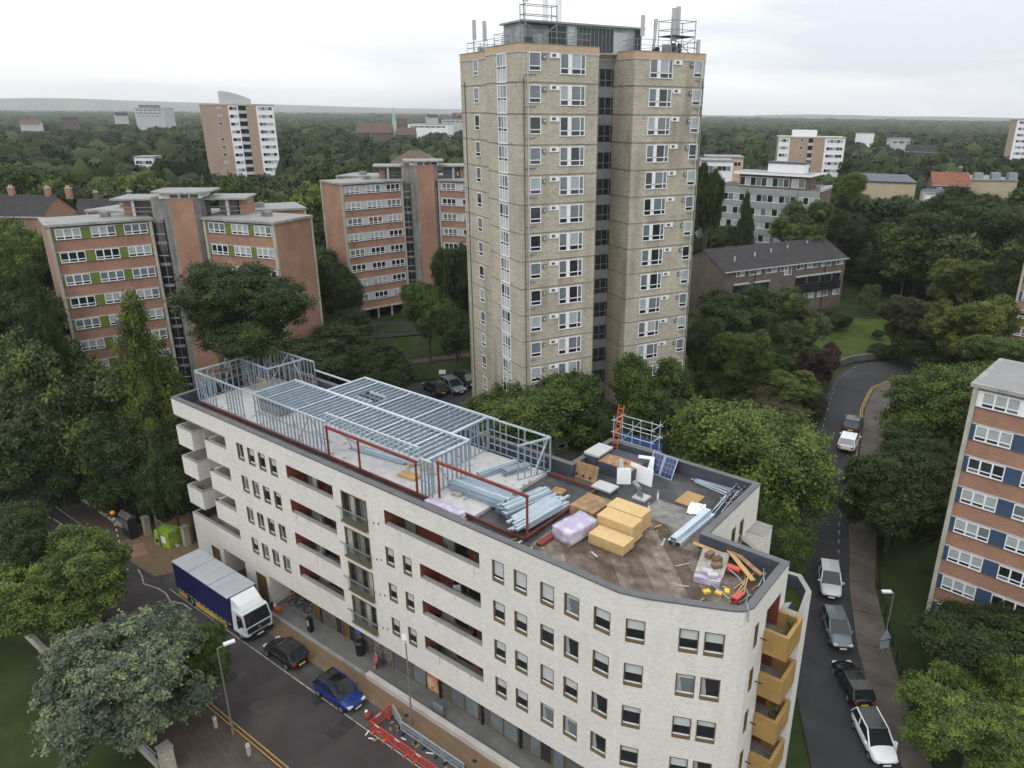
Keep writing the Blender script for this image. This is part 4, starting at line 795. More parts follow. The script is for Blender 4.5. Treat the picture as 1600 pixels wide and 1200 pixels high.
for k in range(NF):
    z = WT-FH*k-1.85; mb = MB(); mb.tube((.42,-.075,z),(1.6,-.075,z+.08),.03,n=5,mat=grille); mb.build('waste_branch', tw); mb = MB(); mb.tube((21.0,1.17,z),(20.0,1.17,z+.08),.03,n=5,mat=grille); mb.build('waste_branch', tw)
# plant room and masts
metalsheet = pm('grey_plant_cladding', (.30,.33,.33), .5, .2, .9, stain=((.12,.13,.14),(.6,.6,.15),.5,.65,.6)); louvre = pm('dark_louvres', (.05,.055,.062), .5, .25, 4)
ph = MB(); x0, x1, y0, y1 = 2.6, 15.4, 4.3, 8.6; zt = TOP+2.1; ph.box(x0, x1, y0, y1, TOP-.3, zt, metalsheet); ph.box(x0-.3, x1+.3, y0-.3, y1+.3, zt, zt+.16, sage); pr_ = ph.build('plant_room', tw)
mb = MB(); mb.box(x0+4.6, x0+5.3, y0-.04, y0-.002, TOP-.2, zt-.1, whitep); mb.box(x0+5.6, x0+9.6, y0-.05, y0-.002, TOP-.1, zt-.15, louvre); mb.box(x0+2.6, x0+4.4, y0-.05, y0-.002, TOP-.1, zt-.15, louvre)
for i in range(9): mb.box(x0+5.7+i*.43, x0+5.75+i*.43, y0-.09, y0-.051, TOP-.1, zt-.15, greymetal)
mb.box(x1-3.4, x1-1.6, y0-.04, y0-.002, TOP-.2, TOP+1.7, whitep); mb.box(x1-.7, x1, y0-.045, y0-.002, TOP-.2, zt-.1, louvre); mb.build('louvre_panel', pr_)
for dx in (0, 1.45): mb = MB(); mb.tube((5.9+dx,6.4,zt),(5.9+dx,6.4,zt+5.2),.26,n=12,mat=upvc); mb.build('flue', tw)
mb = MB()                                              # safety rail round the roof
PR = inset(PL, .6)
for i in range(len(PR)):
    a, b = Vector(PR[i]), Vector(PR[(i+1) % len(PR)]); n = max(1, int((b-a).length/1.6))
    for z in (TOP+.55, TOP+1.05): mb.tube((*a,z),(*b,z),.025,n=5,mat=greymetal)
    for q in range(n): p = a+(b-a)*q/n; mb.tube((*p,TOP-.3),(*p,TOP+1.05),.025,n=5,mat=greymetal)
mb.build('safety_rail', tw)
def mast(x, y, h, kind, parent=tw, zb=TOP-.3):
    m_ = MB(); m_.tube((x,y,zb),(x,y,zb+h),.05,n=6,mat=greymetal); o = m_.build('antenna_mast', parent)
    p = MB()
    if kind == 'panel': p.box(x-.17, x+.17, y-.3, y-.08, zb+h-1.7, zb+h+.1, whitep)
    elif kind == 'tilt': p.raw([(x-.2,y-.2,zb+h-2.6),(x+.05,y-.2,zb+h-2.6),(x+.3,y-.2,zb+h),(x+.05,y-.2,zb+h),(x-.2,y-.05,zb+h-2.6),(x+.05,y-.05,zb+h-2.6),(x+.3,y-.05,zb+h),(x+.05,y-.05,zb+h)], [(0,1,2,3),(7,6,5,4),(0,4,5,1),(2,6,7,3),(1,5,6,2),(0,3,7,4)], whitep)
    elif kind == 'dish': p.tube((x,y-.1,zb+h-.3),(x+.05,y-.4,zb+h-.25),.15,.36,12,whitep)
    elif kind == 'tall': p.box(x-.2, x+.2, y-.35, y-.05, zb+h-2.6, zb+h+.3, whitep)
    p.build('antenna_panel', o)
for a in ((2.3,15.2,3.3,'panel'),(2.3,12.6,3.0,'panel'),(2.9,4.9,4.6,'dish'),(14.0,2.2,3.3,'panel'),(15.6,2.4,3.2,'tilt'),(17.9,2.6,4.0,'tall'),(18.6,2.9,4.2,'tall'),(20.6,2.0,1.5,'panel')): mast(*a)
def rig(x0, x1, y0, y1, z0, z1, zp, name):
    m_ = MB()
    for x in (x0,x1):
        for y in (y0,y1): m_.tube((x,y,z0),(x,y,z1),.045,n=6,mat=greymetal)
    for z in (z1-.1, z1-.9):
        for p, q in (((x0,y0,z),(x1,y0,z)),((x0,y1,z),(x1,y1,z)),((x0,y0,z),(x0,y1,z)),((x1,y0,z),(x1,y1,z))): m_.tube(p,q,.035,n=6,mat=greymetal)
    m_.tube((x0,y0,z0),(x1,y0,zp),.035,n=6,mat=greymetal); m_.tube((x1,y0,z0),(x0,y0,zp),.035,n=6,mat=greymetal); m_.box(x0,x1,y0,y1,zp,zp+.08,louvre)
    for k in range(4): m_.box(x0+.2+k*.35, x0+.42+k*.35, y0+.3, y0+.6, z0+.2, z0+1.0+.2*(k % 2), louvre if k % 2 else greymetal)
    m_.build(name, tw)
rig(17.3,20.2,1.9,4.0,TOP-.3,TOP+3.0,TOP+1.5,'antenna_platform'); rig(2.2,5.4,3.2,4.2,TOP-.3,TOP+3.5,TOP+1.9,'antenna_platform')
for k, (x, y) in enumerate(((2.4,13.6),(2.2,2.6),(3.2,2.8),(16.4,3.1),(17.0,2.3),(6.2,4.7))): m_ = MB(); m_.box(x-.3,x+.3,y-.25,y+.25,TOP-.3,TOP+.5+.25*(k % 3),louvre if k % 2 else metalsheet); m_.build('equipment_cabinet', tw)
# ------------------------------------------------------------------ red brick wings in a butterfly plan
def wing(root, ox, oy, a, L, D, z0, nrow, pitch, panel, zbase, rs, whiterow=-1, front_rows=True, slab=True, special=None):
    mb = MB().frame(ox, oy, a); c, s = cos(a), sin(a); W2 = lambda x, y: (ox+x*c-y*s, oy+x*s+y*c)
    mb.poly([(0,D,zbase),(0,.12,zbase),(0,.12,z0+.25),(0,D,z0+.25)], redbrick); mb.poly([(L,.12,zbase),(L,D,zbase),(L,D,z0+.25),(L,.12,z0+.25)], redbrick); mb.poly([(L,D,zbase),(0,D,zbase),(0,D,z0+.25),(L,D,z0+.25)], redbrick)
    for k in range(nrow):
        z = z0-pitch*k; zb_ = z-pitch+.06 if k < nrow-1 else zbase
        mb.poly([(.3,.1,zb_),(L-.3,.1,zb_),(L-.3,.1,z-1.26),(.3,.1,z-1.26)], redbrick)
    mb.build('wall', root)
    f = MB().frame(ox, oy, a)
    for x in (0, L-.32): f.box(x, x+.32, -.16, .14, zbase, z0+.25, concrete)
    f.box(-.12, .2, D-.2, D+.1, zbase, z0+.25, concrete); f.box(L-.2, L+.12, D-.2, D+.1, zbase, z0+.25, concrete)
    for k in range(nrow): z = z0-pitch*k; f.box(.32, L-.32, .0, .12, z-.0, z+.07, whitep); f.box(.32, L-.32, .0, .12, z-1.29, z-1.25, greybrick)
    if slab: f.box(-.05, L+.05, -.2, .3, zbase-.25, zbase, concrete)
    f.build('concrete_frame', root)
    p = MB().frame(ox, oy, a)
    for k in range(nrow):
        z = z0-pitch*k; p.poly([(.32,.05,z-1.25),(L-.32,.05,z-1.25),(L-.32,.05,z),(.32,.05,z)], whitepaint if k == whiterow else panel)
    p.build('infill_panel', root)
    r = MB().frame(ox, oy, a); r.box(-.2, L+.2, -.3, D+.2, z0+.25, z0+.53, conc_roof); r.poly([(.2,.1,z0+.54),(L-.2,.1,z0+.54),(L-.2,D-.2,z0+.54),(.2,D-.2,z0+.54)], flatroof); r.box(L*.55, L*.55+1.1, D*.5, D*.5+.8, z0+.56, z0+1.1, conc_grey); r.build('roof', root)
    if front_rows:
        ww = 2.45; gap = (L-.64-3*ww-.45)/2
        for k in range(nrow):
            for i in range(3):
                x = .32+.35+ww/2+i*(ww+gap)
                if root.name.startswith('brick_flats') and i == 2 and L < 10.9: x -= .1
                X, Y = W2(x, .04); o = put_win(root, 'triple', X, Y, z0-pitch*k-1.22, a, ww, 1.19, rs.randrange(5))
                if special and (k, i) == special:
                    cu = MB(); cu.box(-1.1,-.45,-.02,-.016,.4,1.08,red_panel); cu.box(-.35,.35,-.02,-.016,.4,1.08,red_panel); cu.box(.45,1.1,-.02,-.016,.4,1.08,red_panel); c2 = cu.build('red_curtain', o)
def butterfly(label, P, ang, splay, L, D, z0, nrow, pitch, panel, zbase, seed, whiterow=-1, special=None, under=False):
    root = empty('brick_flats', (P[0], P[1], 0), radians(ang), label, 'flats'); rs = random.Random(seed); g = 2.9; b = radians(splay); yb = 11.5
    lx, ly = -g-L*cos(b), -L*sin(b)
    wing(root, lx, ly, b, L, D, z0, nrow, pitch, panel, zbase, rs, special=special, slab=under)
    wing(root, g, 0, -b, L, D, z0, nrow, pitch, panel, zbase, rs, whiterow=whiterow, slab=under)
    L2, b2 = L*.8, b*.75
    wing(root, g+.2+L2*cos(b2), yb+L2*sin(b2), radians(180)+b2, L2, D, z0, nrow, pitch, panel, zbase, rs, front_rows=False, slab=under)
    wing(root, -g-.2, yb, radians(180)-b2, L2, D, z0, nrow, pitch, panel, zbase, rs, front_rows=False, slab=under)
    zc = z0+2.75; m_ = MB(); zb2 = -1 if not under else 0
    m_.box(-.35, 2.25, -.55, .2, zb2, zc, redbrick); m_.build('stair_tower_wall', root)
    m_ = MB(); m_.prism([(-2.9,.9),(-1.69,.8),(-1.5,.3),(-.95,-.3),(-.36,-.5),(-.36,2.2),(-2.9,3)], zb2, zc, conc_grey); m_.prism([(2.26,-.5),(2.75,.2),(3.1,1.1),(3.1,3),(2.26,2.2)], zb2, zc, conc_grey); m_.box(-2.9, 2.9, 2.3, 10.5, zb2, z0+.3, conc_grey); m_.build('stair_tower_flank', root)
    for k in range(nrow): z = z0-pitch*k; m_ = MB(); m_.box(-2.85,-1.75,.45,.78,z-pitch+.25,z-.1,glass); m_.box(-2.9,-1.7,.4,.82,z-.1,z+.25,conc_grey); m_.box(-2.3,-2.24,.4,.449,z-pitch+.25,z-.1,greymetal); m_.box(-2.85,-1.75,.4,.448,z-1.5,z-1.42,whitep); m_.build('landing_window', root)
    m_ = MB(); m_.prism([(-2.6,.4),(-1.0,-1.0),(2.8,-1.0),(4.0,.4),(4.0,5),(-2.6,5)], zc+.55, zc+.75, conc_roof, flatroof); m_.build('stair_tower_roof', root)
    m_ = MB(); m_.box(-1.5, 3.1, -.3, 3.6, zc, zc+.55, whitepaint)
    for x in (-.3, .85, 1.95): m_.box(x, x+.9, -.33, -.301, zc+.06, zc+.5, glass)
    m_.build('clerestory', root)
    for sx in (-1, 1):
        m_ = MB(); x0, x1 = (-7.4, -2.4) if sx < 0 else (2.9, 7.9); y0 = .9
        m_.box(x0, x1, y0, y0+5.6, zc-.32, zc-.14, conc_roof); m_.poly([(x0+.1,y0+.1,zc-.13),(x1-.1,y0+.1,zc-.13),(x1-.1,y0+5.5,zc-.13),(x0+.1,y0+5.5,zc-.13)], flatroof); m_.build('canopy_roof', root)
        m_ = MB(); m_.box(min(x0+1.2, x1), x1-.2 if sx < 0 else x1-1.6, y0+2.2, y0+5.2, z0+.5, zc-.36, conc_grey); m_.build('tank_room', root)
        m_ = MB(); xx = x0+.9 if sx < 0 else x1-1.2; m_.box(xx, xx+1.0, y0+1.2, y0+4.6, z0+.5, zc-.36, redbrick); m_.build('chimney_stack', root)
        m_ = MB(); xx = x0+2.2 if sx < 0 else x0+2.5; m_.box(xx, xx+.3, y0+.3, y0+.6, z0+.5, zc-.36, whitep); m_.build('canopy_post', root)
        m_ = MB()
        for z in (z0+1.1, z0+1.6): m_.tube((x0+.3,y0+.2,z),(x1-.3,y0+.2,z),.03,n=5,mat=greymetal)
        m_.build('roof_rail', root)
    if under:
        m_ = MB(); m_.box(-g-L*cos(b)*.8, -g, 1, 6, T(*P)-1, zbase-.25, dark); m_.box(g, g+L*.8, 1, 6, T(*P)-1, zbase-.25, dark); m_.build('undercroft_shade', root)  # solid near-black boxes painting the shade of the open undercroft
        for q in range(4): m_ = MB(); m_.box(-g-2.2*q-1, -g-2.2*q-.7, -1.4-1.05*q+.9, -1.1-1.05*q+.9, T(*P)-.5, zbase-.25, whitep); m_.build('column', root)
    return root
butterfly('red brick flats with green panels standing nearest on the left', (-46.5,89.2), 9.5, 29, 10.4, 6.6, 28.0, 10, 2.6, greenp, 1.2, 4, whiterow=2)
butterfly('red brick flats with pale grey panels, standing between the pine tree and the tall tower', (-24.2,124.9), 12.5, 30.5, 10.8, 6.6, 29.55, 8, 2.45, whitep, 9.9, 8, special=(2,1), under=True)
rb = empty('brick_flats', (29.65,50.35,0), radians(-42), 'brick flats with blue panels at the right edge of the photo, the nearer one', 'flats'); wing(rb, 0, 0, 0, 10.6, 7.4, 22.25, 8, 2.6, bluep, 1.9, random.Random(3), whiterow=0); mb = MB(); mb.box(.6, 10, 1, 6.8, -.5, 1.65, dark); mb.build('undercroft_shade', rb)
px, py, pz = atd(1583, 486, 118); rb2 = empty('brick_flats', (px,py,0), radians(-38), 'sliver of brick flats with blue panels at the right edge, the farther one', 'flats'); wing(rb2, 0, 0, 0, 10.6, 7, 28.2, 8, 2.5, bluep, pz+.2, random.Random(6)); mb = MB(); mb.box(.6, 10, 1, 6, 5, pz-.05, dark); mb.build('undercroft_shade', rb2)
# ------------------------------------------------------------------ the other buildings
def gable_house(name, label, P, ang, L, D, z0, he, hr, wallm, roofm, ch=(), wrow=None, hip=False, group=None, cat='house'):
    t = empty(name, (P[0], P[1], z0), radians(ang), label, cat, group); mb = MB()
    mb.poly([(0,0,-3),(L,0,-3),(L,0,he),(0,0,he)], wallm); mb.poly([(L,D,-3),(0,D,-3),(0,D,he),(L,D,he)], wallm)
    g = D*.5 if hip else 0
    if hip: mb.poly([(0,D,-3),(0,0,-3),(0,0,he),(0,D,he)], wallm); mb.poly([(L,0,-3),(L,D,-3),(L,D,he),(L,0,he)], wallm)
    else: mb.poly([(0,D,-3),(0,0,-3),(0,0,he),(0,D/2,he+hr),(0,D,he)], wallm); mb.poly([(L,0,-3),(L,D,-3),(L,D,he),(L,D/2,he+hr),(L,0,he)], wallm)
    mb.build('wall', t); r = MB(); o = .35
    sl = hr/(D/2); ze = he-o*sl+.06
    A_, B_, C_, D_ = (-o,-o,ze),(L+o,-o,ze),(L+o,D+o,ze),(-o,D+o,ze); E_, F_ = (g-o*(0 if hip else 1),D/2,he+hr+.06),(L-g+o*(0 if hip else 1),D/2,he+hr+.06)
    r.poly([A_,B_,F_,E_], roofm); r.poly([C_,D_,E_,F_], roofm)
    if hip: r.poly([D_,A_,E_], roofm); r.poly([B_,C_,F_], roofm)
    r.box(-o, L+o, -o-.1, -o, ze-.15, ze, whitep); ro = r.build('roof', t)
    for x in ch: c = MB(); c.box(x-.45, x+.45, D/2-.35, D/2+.35, he+hr-.6, he+hr+1.2, wallm); c.box(x-.5, x+.5, D/2-.4, D/2+.4, he+hr+1.2, he+hr+1.32, concrete); c.tube((x-.2,D/2,he+hr+1.3),(x-.2,D/2,he+hr+1.7),.13,n=8,mat=tanbrick); c.tube((x+.2,D/2,he+hr+1.3),(x+.2,D/2,he+hr+1.7),.13,n=8,mat=tanbrick); c.build('chimney', ro)
    rs = random.Random(int(L*100))
    for (x, z, w, h) in (wrow or []): put_win(t, 'pair', x, 0, z, 0, w, h, rs.randrange(5))
    return t
# long brown maisonette block
bx_, by_, bz_ = atg(1308, 480); dist = hypot(bx_, by_); ex, ey, ez = atd(1322, 402, hypot(bx_+1.2, by_+1.5)); lx_, ly_ = at(1133, 424, ez)
ang = math.degrees(atan2(ey-ly_, ex-lx_)); Lm = hypot(ex-lx_, ey-ly_); hm = ez-bz_
wr = []
for k, x in enumerate((1.8,5.0,8.6,11.4)): wr.append((x+1.5,hm-1.15,(1.7,2.5,2.5,1.7)[k],1.0))
for k, x in enumerate((.40,.52,.66,.80)): wr.append((Lm*.6+Lm*.4*(x-.40)/.46,hm-1.15,(1.7,2.5,2.5,1.7)[k],1.0)); wr.append((Lm*.6+Lm*.4*(x-.40)/.46,hm-6.6,(1.7,2.5,2.5,1.7)[k],1.05))
wr.append((Lm*.5,hm-1.9,1.7,1.6))
mais = gable_house('maisonette_block', 'long dark brown brick maisonette block with a pitched tiled roof right of the tower', (lx_,ly_), ang, Lm, 11.5, bz_, hm, 2.6, brownbrick, rooftile, wrow=wr, cat='flats')
for zz0 in (hm-4.1,):
    for (a, b) in ((Lm*.575,Lm*.665),(Lm*.68,Lm*.775),(Lm*.79,Lm*.885),(Lm*.9,Lm*.96)):
        mb = MB(); mb.box(a, b, -.06, .0, zz0+.25, zz0+1.55, glass); mb.box(a-.1, b+.1, -.3, -.0, zz0+1.55, zz0+1.8, whitep); o = mb.build('balcony_opening', mais)
        mb = MB(); mb.box(a-.15, b+.15, -.35, -.07, zz0-1.3, zz0+.25, black); mb.build('balustrade', o)
for (a, b) in ((2.0,5.2),(6.4,9.8)): mb = MB(); mb.box(a, b, -.3, -.0, zz0+1.55, zz0+1.8, whitep); mb.box(a, b, -.05, -.001, zz0+.3, zz0+1.54, glass); mb.build('balcony_opening', mais)
for x in (.13,.31,.46,.62,.82): mb = MB(); mb.tube((Lm*x,1.5+x*4,hm+.8+x*1.2),(Lm*x,1.5+x*4,hm+1.6+x*1.2),.14,n=8,mat=whitep); mb.build('roof_vent', mais)
for x in (Lm*.235,Lm*.82): mb = MB(); mb.tube((x,-.1,0),(x,-.1,hm),.07,n=6,mat=black); mb.build('downpipe', mais)
# grey-green glazed block behind it
P1 = atd(1127, 287, 158)[:2]; P2 = atd(1283, 299.5, 152.5)[:2]; ang = atan2(P2[1]-P1[1], P2[0]-P1[0]); Lg = hypot(P2[0]-P1[0], P2[1]-P1[1])
gb = empty('glazed_block', (*P1, 0), ang, 'grey green block of flats with ribbon windows and a white penthouse behind the maisonettes', 'flats'); mb = MB()
mb.box(0, Lg, .12, 9, 6, 26.8, brownbrick); mb.build('wall', gb); rg = random.Random(5)
for k in range(7):
    z = 26.8-2.62*k; mb = MB(); mb.box(.2, Lg*.26, -.02, .11, z-1.15, z, sage); mb.box(Lg*.26, Lg*.78, -.35, .11, z-1.15, z, sage); mb.box(Lg*.78, Lg-.2, -.02, .11, z-1.15, z, sage); mb.build('spandrel', gb)
    put_win(gb, 'strip', Lg*.14, .05, z-2.6, 0, Lg*.23, 1.42, k); put_win(gb, 'strip', Lg*.52, -.2, z-2.6, 0, Lg*.51, 1.42, k+1); put_win(gb, 'strip', Lg*.89, .05, z-2.6, 0, Lg*.21, 1.42, k+2)
mb = MB(); mb.box(3.2, Lg-3.0, 1.4, 8, 26.8, 29.3, brownbrick); mb.build('penthouse_wall', gb)
put_win(gb, 'strip', Lg*.42, 1.35, 27.1, 0, Lg*.5, 1.7, 1); put_win(gb, 'strip', Lg*.76, 1.35, 27.1, 0, 2.6, 1.7, 4)
mb = MB(); mb.box(2.2, Lg-2.2, .6, 8.4, 29.3, 29.7, whitepaint); mb.poly([(2.4,.8,29.72),(Lg-2.4,.8,29.72),(Lg-2.4,8.2,29.72),(2.4,8.2,29.72)], flatroof); mb.build('penthouse_roof', gb)
mb = MB(); mb.box(Lg*.42, Lg*.78, 3.0, 6.5, 29.7, 31.5, whitepaint); mb.box(Lg*.41, Lg*.79, 2.8, 6.7, 31.5, 31.75, slate); mb.build('lift_house', gb)
mb = MB(); mb.box(-.1, .2, 0, 9, 26.8, 27.4, whitep); mb.box(Lg-.2, Lg+.1, 0, 9, 26.8, 27.4, whitep); mb.box(.1, Lg-.1, 8.7, 8.95, 26.8, 27.3, whitep); mb.build('parapet', gb)
def point_block(label, P, ang, Wd, Dp, ztop, zb, zones, flank, roofh, lean=0):
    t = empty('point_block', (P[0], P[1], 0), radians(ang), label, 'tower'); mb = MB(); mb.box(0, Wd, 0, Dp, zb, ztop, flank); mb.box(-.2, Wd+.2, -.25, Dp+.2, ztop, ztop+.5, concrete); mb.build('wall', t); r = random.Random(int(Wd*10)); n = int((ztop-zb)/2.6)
    for (a, b, kind) in zones:
        m_ = MB(); m_.box(Wd*a, Wd*b, -.12 if kind != 'shade_band' else -.02, -.001, zb, ztop, {'tan': tanblock, 'white': whitepaint, 'shade_band': dark, 'tanw': tanblock}[kind]); m_.build('cladding', t)  # the dark zone is a near-black sheet painting the balcony shade
        for k in range(n):
            z = ztop-2.6*k-.35
            if kind == 'white': put_win(t, 'strip', Wd*(a+b)/2, -.12, z-1.15, 0, Wd*(b-a)*.82, 1.15, r.randrange(5))
            elif kind == 'tanw' and k < 12: put_win(t, 'small', Wd*(a*.35+b*.65), -.12, z-1.0, 0, 1.2, 1.0, r.randrange(5))
            elif kind == 'shade_band': m_ = MB(); m_.box(Wd*a, Wd*b, -.5, -.021, z-2.25, z-1.25, whitep); m_.build('balcony', t)
    m_ = MB(); x0, x1, y0, y1, h0, h1 = roofh
    if h0 != h1:
        pts = [(x0+(x1-x0)*i/8, h0+(h1-h0)*(i/8)**1.8) for i in range(9)]
        m_.raw([(x,y0,ztop+.5) for x, _ in pts]+[(x,y0,ztop+.5+h) for x, h in pts]+[(x,y1,ztop+.5) for x, _ in pts]+[(x,y1,ztop+.5+h) for x, h in pts], [(i,i+1,10+i,9+i) for i in range(8)]+[(19+i,18+i,27+i,28+i) for i in range(8)]+[(9+i,10+i,28+i,27+i) for i in range(8)]+[(0,9,27,18),(8,26,35,17)], whitep)
    else: m_.box(x0, x1, y0, y1, ztop+.5, ztop+.5+h0, whitepaint)
    m_.build('roof_house', t); return t
x, y, z = atd(313.5, 164, 300); point_block('tan and white tower block with a curved roof house in the left woods', (x,y), 27, 23.5, 13, 41.2, 6, [(0,.36,'tanw'),(.36,.50,'white'),(.50,.61,'shade_band'),(.61,.75,'tan'),(.75,1.0,'white')], tanblock_shaded, (6.5,16.5,2,11,4.2,1.6))
x, y, z = atd(1218, 210, 300); point_block('tan and white tower block far behind the glazed flats on the right', (x,y), -12, 23.5, 13, 32.0, 4, [(0,.17,'white'),(.17,.45,'tanw'),(.45,.52,'shade_band'),(.52,.70,'tan'),(.70,1.0,'white')], tanblock_shaded, (5,13.5,2,9,2.2,2.2))
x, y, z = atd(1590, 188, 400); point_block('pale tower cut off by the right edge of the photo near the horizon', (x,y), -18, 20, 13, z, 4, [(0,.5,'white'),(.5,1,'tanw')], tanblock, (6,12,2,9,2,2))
def flat_box(name, label, px, py, dist, wpx, ztop_px, hpx, ang, D, wm, rm, win=None, cat='building', group=None, extra=None):
    x, y, zt = atd(px, ztop_px, dist); L = wpx*dist*1.06/F; h = max(3, hpx*dist*1.06/F); t = empty(name, (x, y, 0), radians(ang), label, cat, group)
    mb = MB(); mb.box(0, L, 0, D, min(zt-h, T(x,y))-4, zt, wm); mb.build('wall', t); mb = MB(); mb.box(-.25, L+.25, -.25, D+.25, zt, zt+.35, rm); mb.build('roof', t)
    if win:
        n = max(1, int(h/2.9))
        for k in range(n): put_win(t, 'strip', L/2, -.01, zt-2.4-2.8*k, 0, L*.88, 1.3, k)
    return t
flat_box('brick_hall', 'plain sandy brick hall with a flat dark roof right of the glazed flats', 1345,0,215,68,284,22,-18,27,pm('sandy_brick',(.42,.36,.25),.9,.08,.3),slate)
flat_box('low_block', 'white block seen beside the church in the distance', 637,0,620,55,194,9,-4,20,whitepaint,flatroof,True)
flat_box('low_block', 'long pale roofed block left of the tower near the horizon', 690,0,760,38,187,7,0,20,whitep,flatroof,True)
flat_box('low_block', 'pale office block far away above the left woods', 209,0,900,34,169,14,5,25,whitep,flatroof,True); flat_box('roof_tier', 'dark topped upper tier on the far pale office block', 216,0,905,16,164.5,6,5,18,conc_grey,slate)
flat_box('low_block', 'small white flat roofed building between the left woods', 209,0,330,22,246,8,5,8,whitepaint,flatroof,True)
flat_box('low_block', 'flat roofed white terrace right of the tower with a brick upper floor', 1098,0,210,42,252,10,-5,10,whitepaint,flatroof,True); flat_box('low_block', 'tan low flats beyond the white terrace near the tower', 1105,0,235,50,246,10,-5,10,tanbrick,flatroof,True)
flat_box('low_block', 'small white house front among the far right trees', 1347,0,560,17,208,7,5,9,whitepaint,redtile); flat_box('low_block', 'pale villa in the right woods below the small white house', 1395,0,480,22,217,9,-5,10,whitep,conc_grey,True)
flat_box('shed_roofed_block', 'sandy building with pale blue rooflights at the right, its wall', 1508,0,235,62,282,9,-8,16,pm('sandy_brick',(.42,.36,.25)),conc_grey)
for k, px in enumerate((1527,1554,1580)):
    x, y, z = atd(px, 283, 240); mb = MB(); mb.raw([(-1.2,-1,0),(1.2,-1,0),(1.2,1.2,0),(-1.2,1.2,0),(-1.0,-.2,2.2),(1.2,-.2,2.2),(1.2,1.2,2.2),(-1.0,1.2,2.2)], [(0,1,5,4),(1,2,6,5),(2,3,7,6),(3,0,4,7),(4,5,6,7)], glass_grey); tag(mb.build('rooflight', None, (x,y,z), -.1), 'pale blue boxy rooflight on the sandy building', 'rooflight', 'rooflights on the sandy building')
x, y, z = atd(1459, 288, 228); gable_house('red_roofed_house', 'house with a red tiled roof and grey gable right of the sandy hall', (x,y), -12, 9, 8, z-6, 6, 3, greybrick, redtile, (7,), [(1.5,4,1.4,1.3)])
x, y, z = atd(1447, 299, 215); gable_house('garage', 'white fronted low outbuilding below the red roofed house', (x,y), -10, 5.5, 5, z-3, 2.8, .6, whitepaint, slate, ())
x, y, z = atd(612, 251, 260); gable_house('brick_house', 'brick house with a hipped brown roof left of the tower above the trees', (x,y), 3, 14, 10, z-7.2, 7.0, 3.2, tanbrick, browntile, (), [(4,4.2,2,1.3),(9,4.2,2,1.3)], hip=True)
x, y, z = atd(-30, 336, 165); x2, y2 = at(100, 337.5, z); gable_house('terrace_house', 'brick terrace with a dark roof and a row of chimneys at the left edge', (x,y), math.degrees(atan2(y2-y, x2-x)), hypot(x2-x,y2-y)*.74, 9, z-6.5, 6.5, 3.0, redbrick, rooftile, (3,9.5,13.2), [(5.6,4.1,2.6,1.5),(13,4.4,1.8,1.2)], cat='terrace')
x, y, z = atd(118, 333, 175); gable_house('terrace_house', 'brown gabled end house behind the roof of the left brick flats', (x,y), 18, 13, 9, z-7, 6.2, 3, brownbrick, rooftile, (3,9), [], cat='terrace')
# church with copper spire
x, y, z = atd(557, 206, 560); ch = empty('church', (x, y, 0), radians(4), 'dark roofed church with a slim green copper spire in the distance', 'church'); mb = MB(); mb.box(0, 24, 0, 10, 0, z-.5, brownbrick); mb.box(26, 40, 2, 10, 0, z-2, brownbrick); mb.build('wall', ch)
mb = MB(); mb.raw([(-.5,-.5,z-.5),(24.5,-.5,z-.5),(24.5,10.5,z-.5),(-.5,10.5,z-.5),(-.5,5,z+6),(24.5,5,z+6)], [(0,1,5,4),(2,3,4,5),(3,0,4),(1,2,5)], browntile); mb.raw([(26,1.5,z-2),(40,1.5,z-2),(40,10.5,z-2),(26,10.5,z-2),(26,6,z+3),(40,6,z+3)], [(0,1,5,4),(2,3,4,5),(3,0,4),(1,2,5)], browntile); mb.build('roof', ch)
mb = MB(); mb.prism([(24.2,4),(26.8,4),(26.8,6.6),(24.2,6.6)], 0, z+6, whitep); mb.build('tower', ch); mb = MB(); mb.tube((25.5,5.3,z+6),(25.5,5.3,z+17),1.5,.08,8,copper); mb.build('spire', ch)
rs_ = random.Random(77); gl = 'roofs of far houses among the trees'
for i, (px, py, d) in enumerate(((30,190,700),(95,186,800),(180,178,1000),(620,182,900),(668,181,1000),(712,178,1050),(1415,231,420))):
    x, y, z = atd(px, py, d); gable_house('far_house', 'far house showing only roof and pale wall among the trees', (x,y), rs_.uniform(-40,40), rs_.uniform(11,16), 9, z-7.5, 6, 3, rs_.choice((whitep,brownbrick,whitep)), rs_.choice((browntile,browntile,rooftile)), (), group=gl)
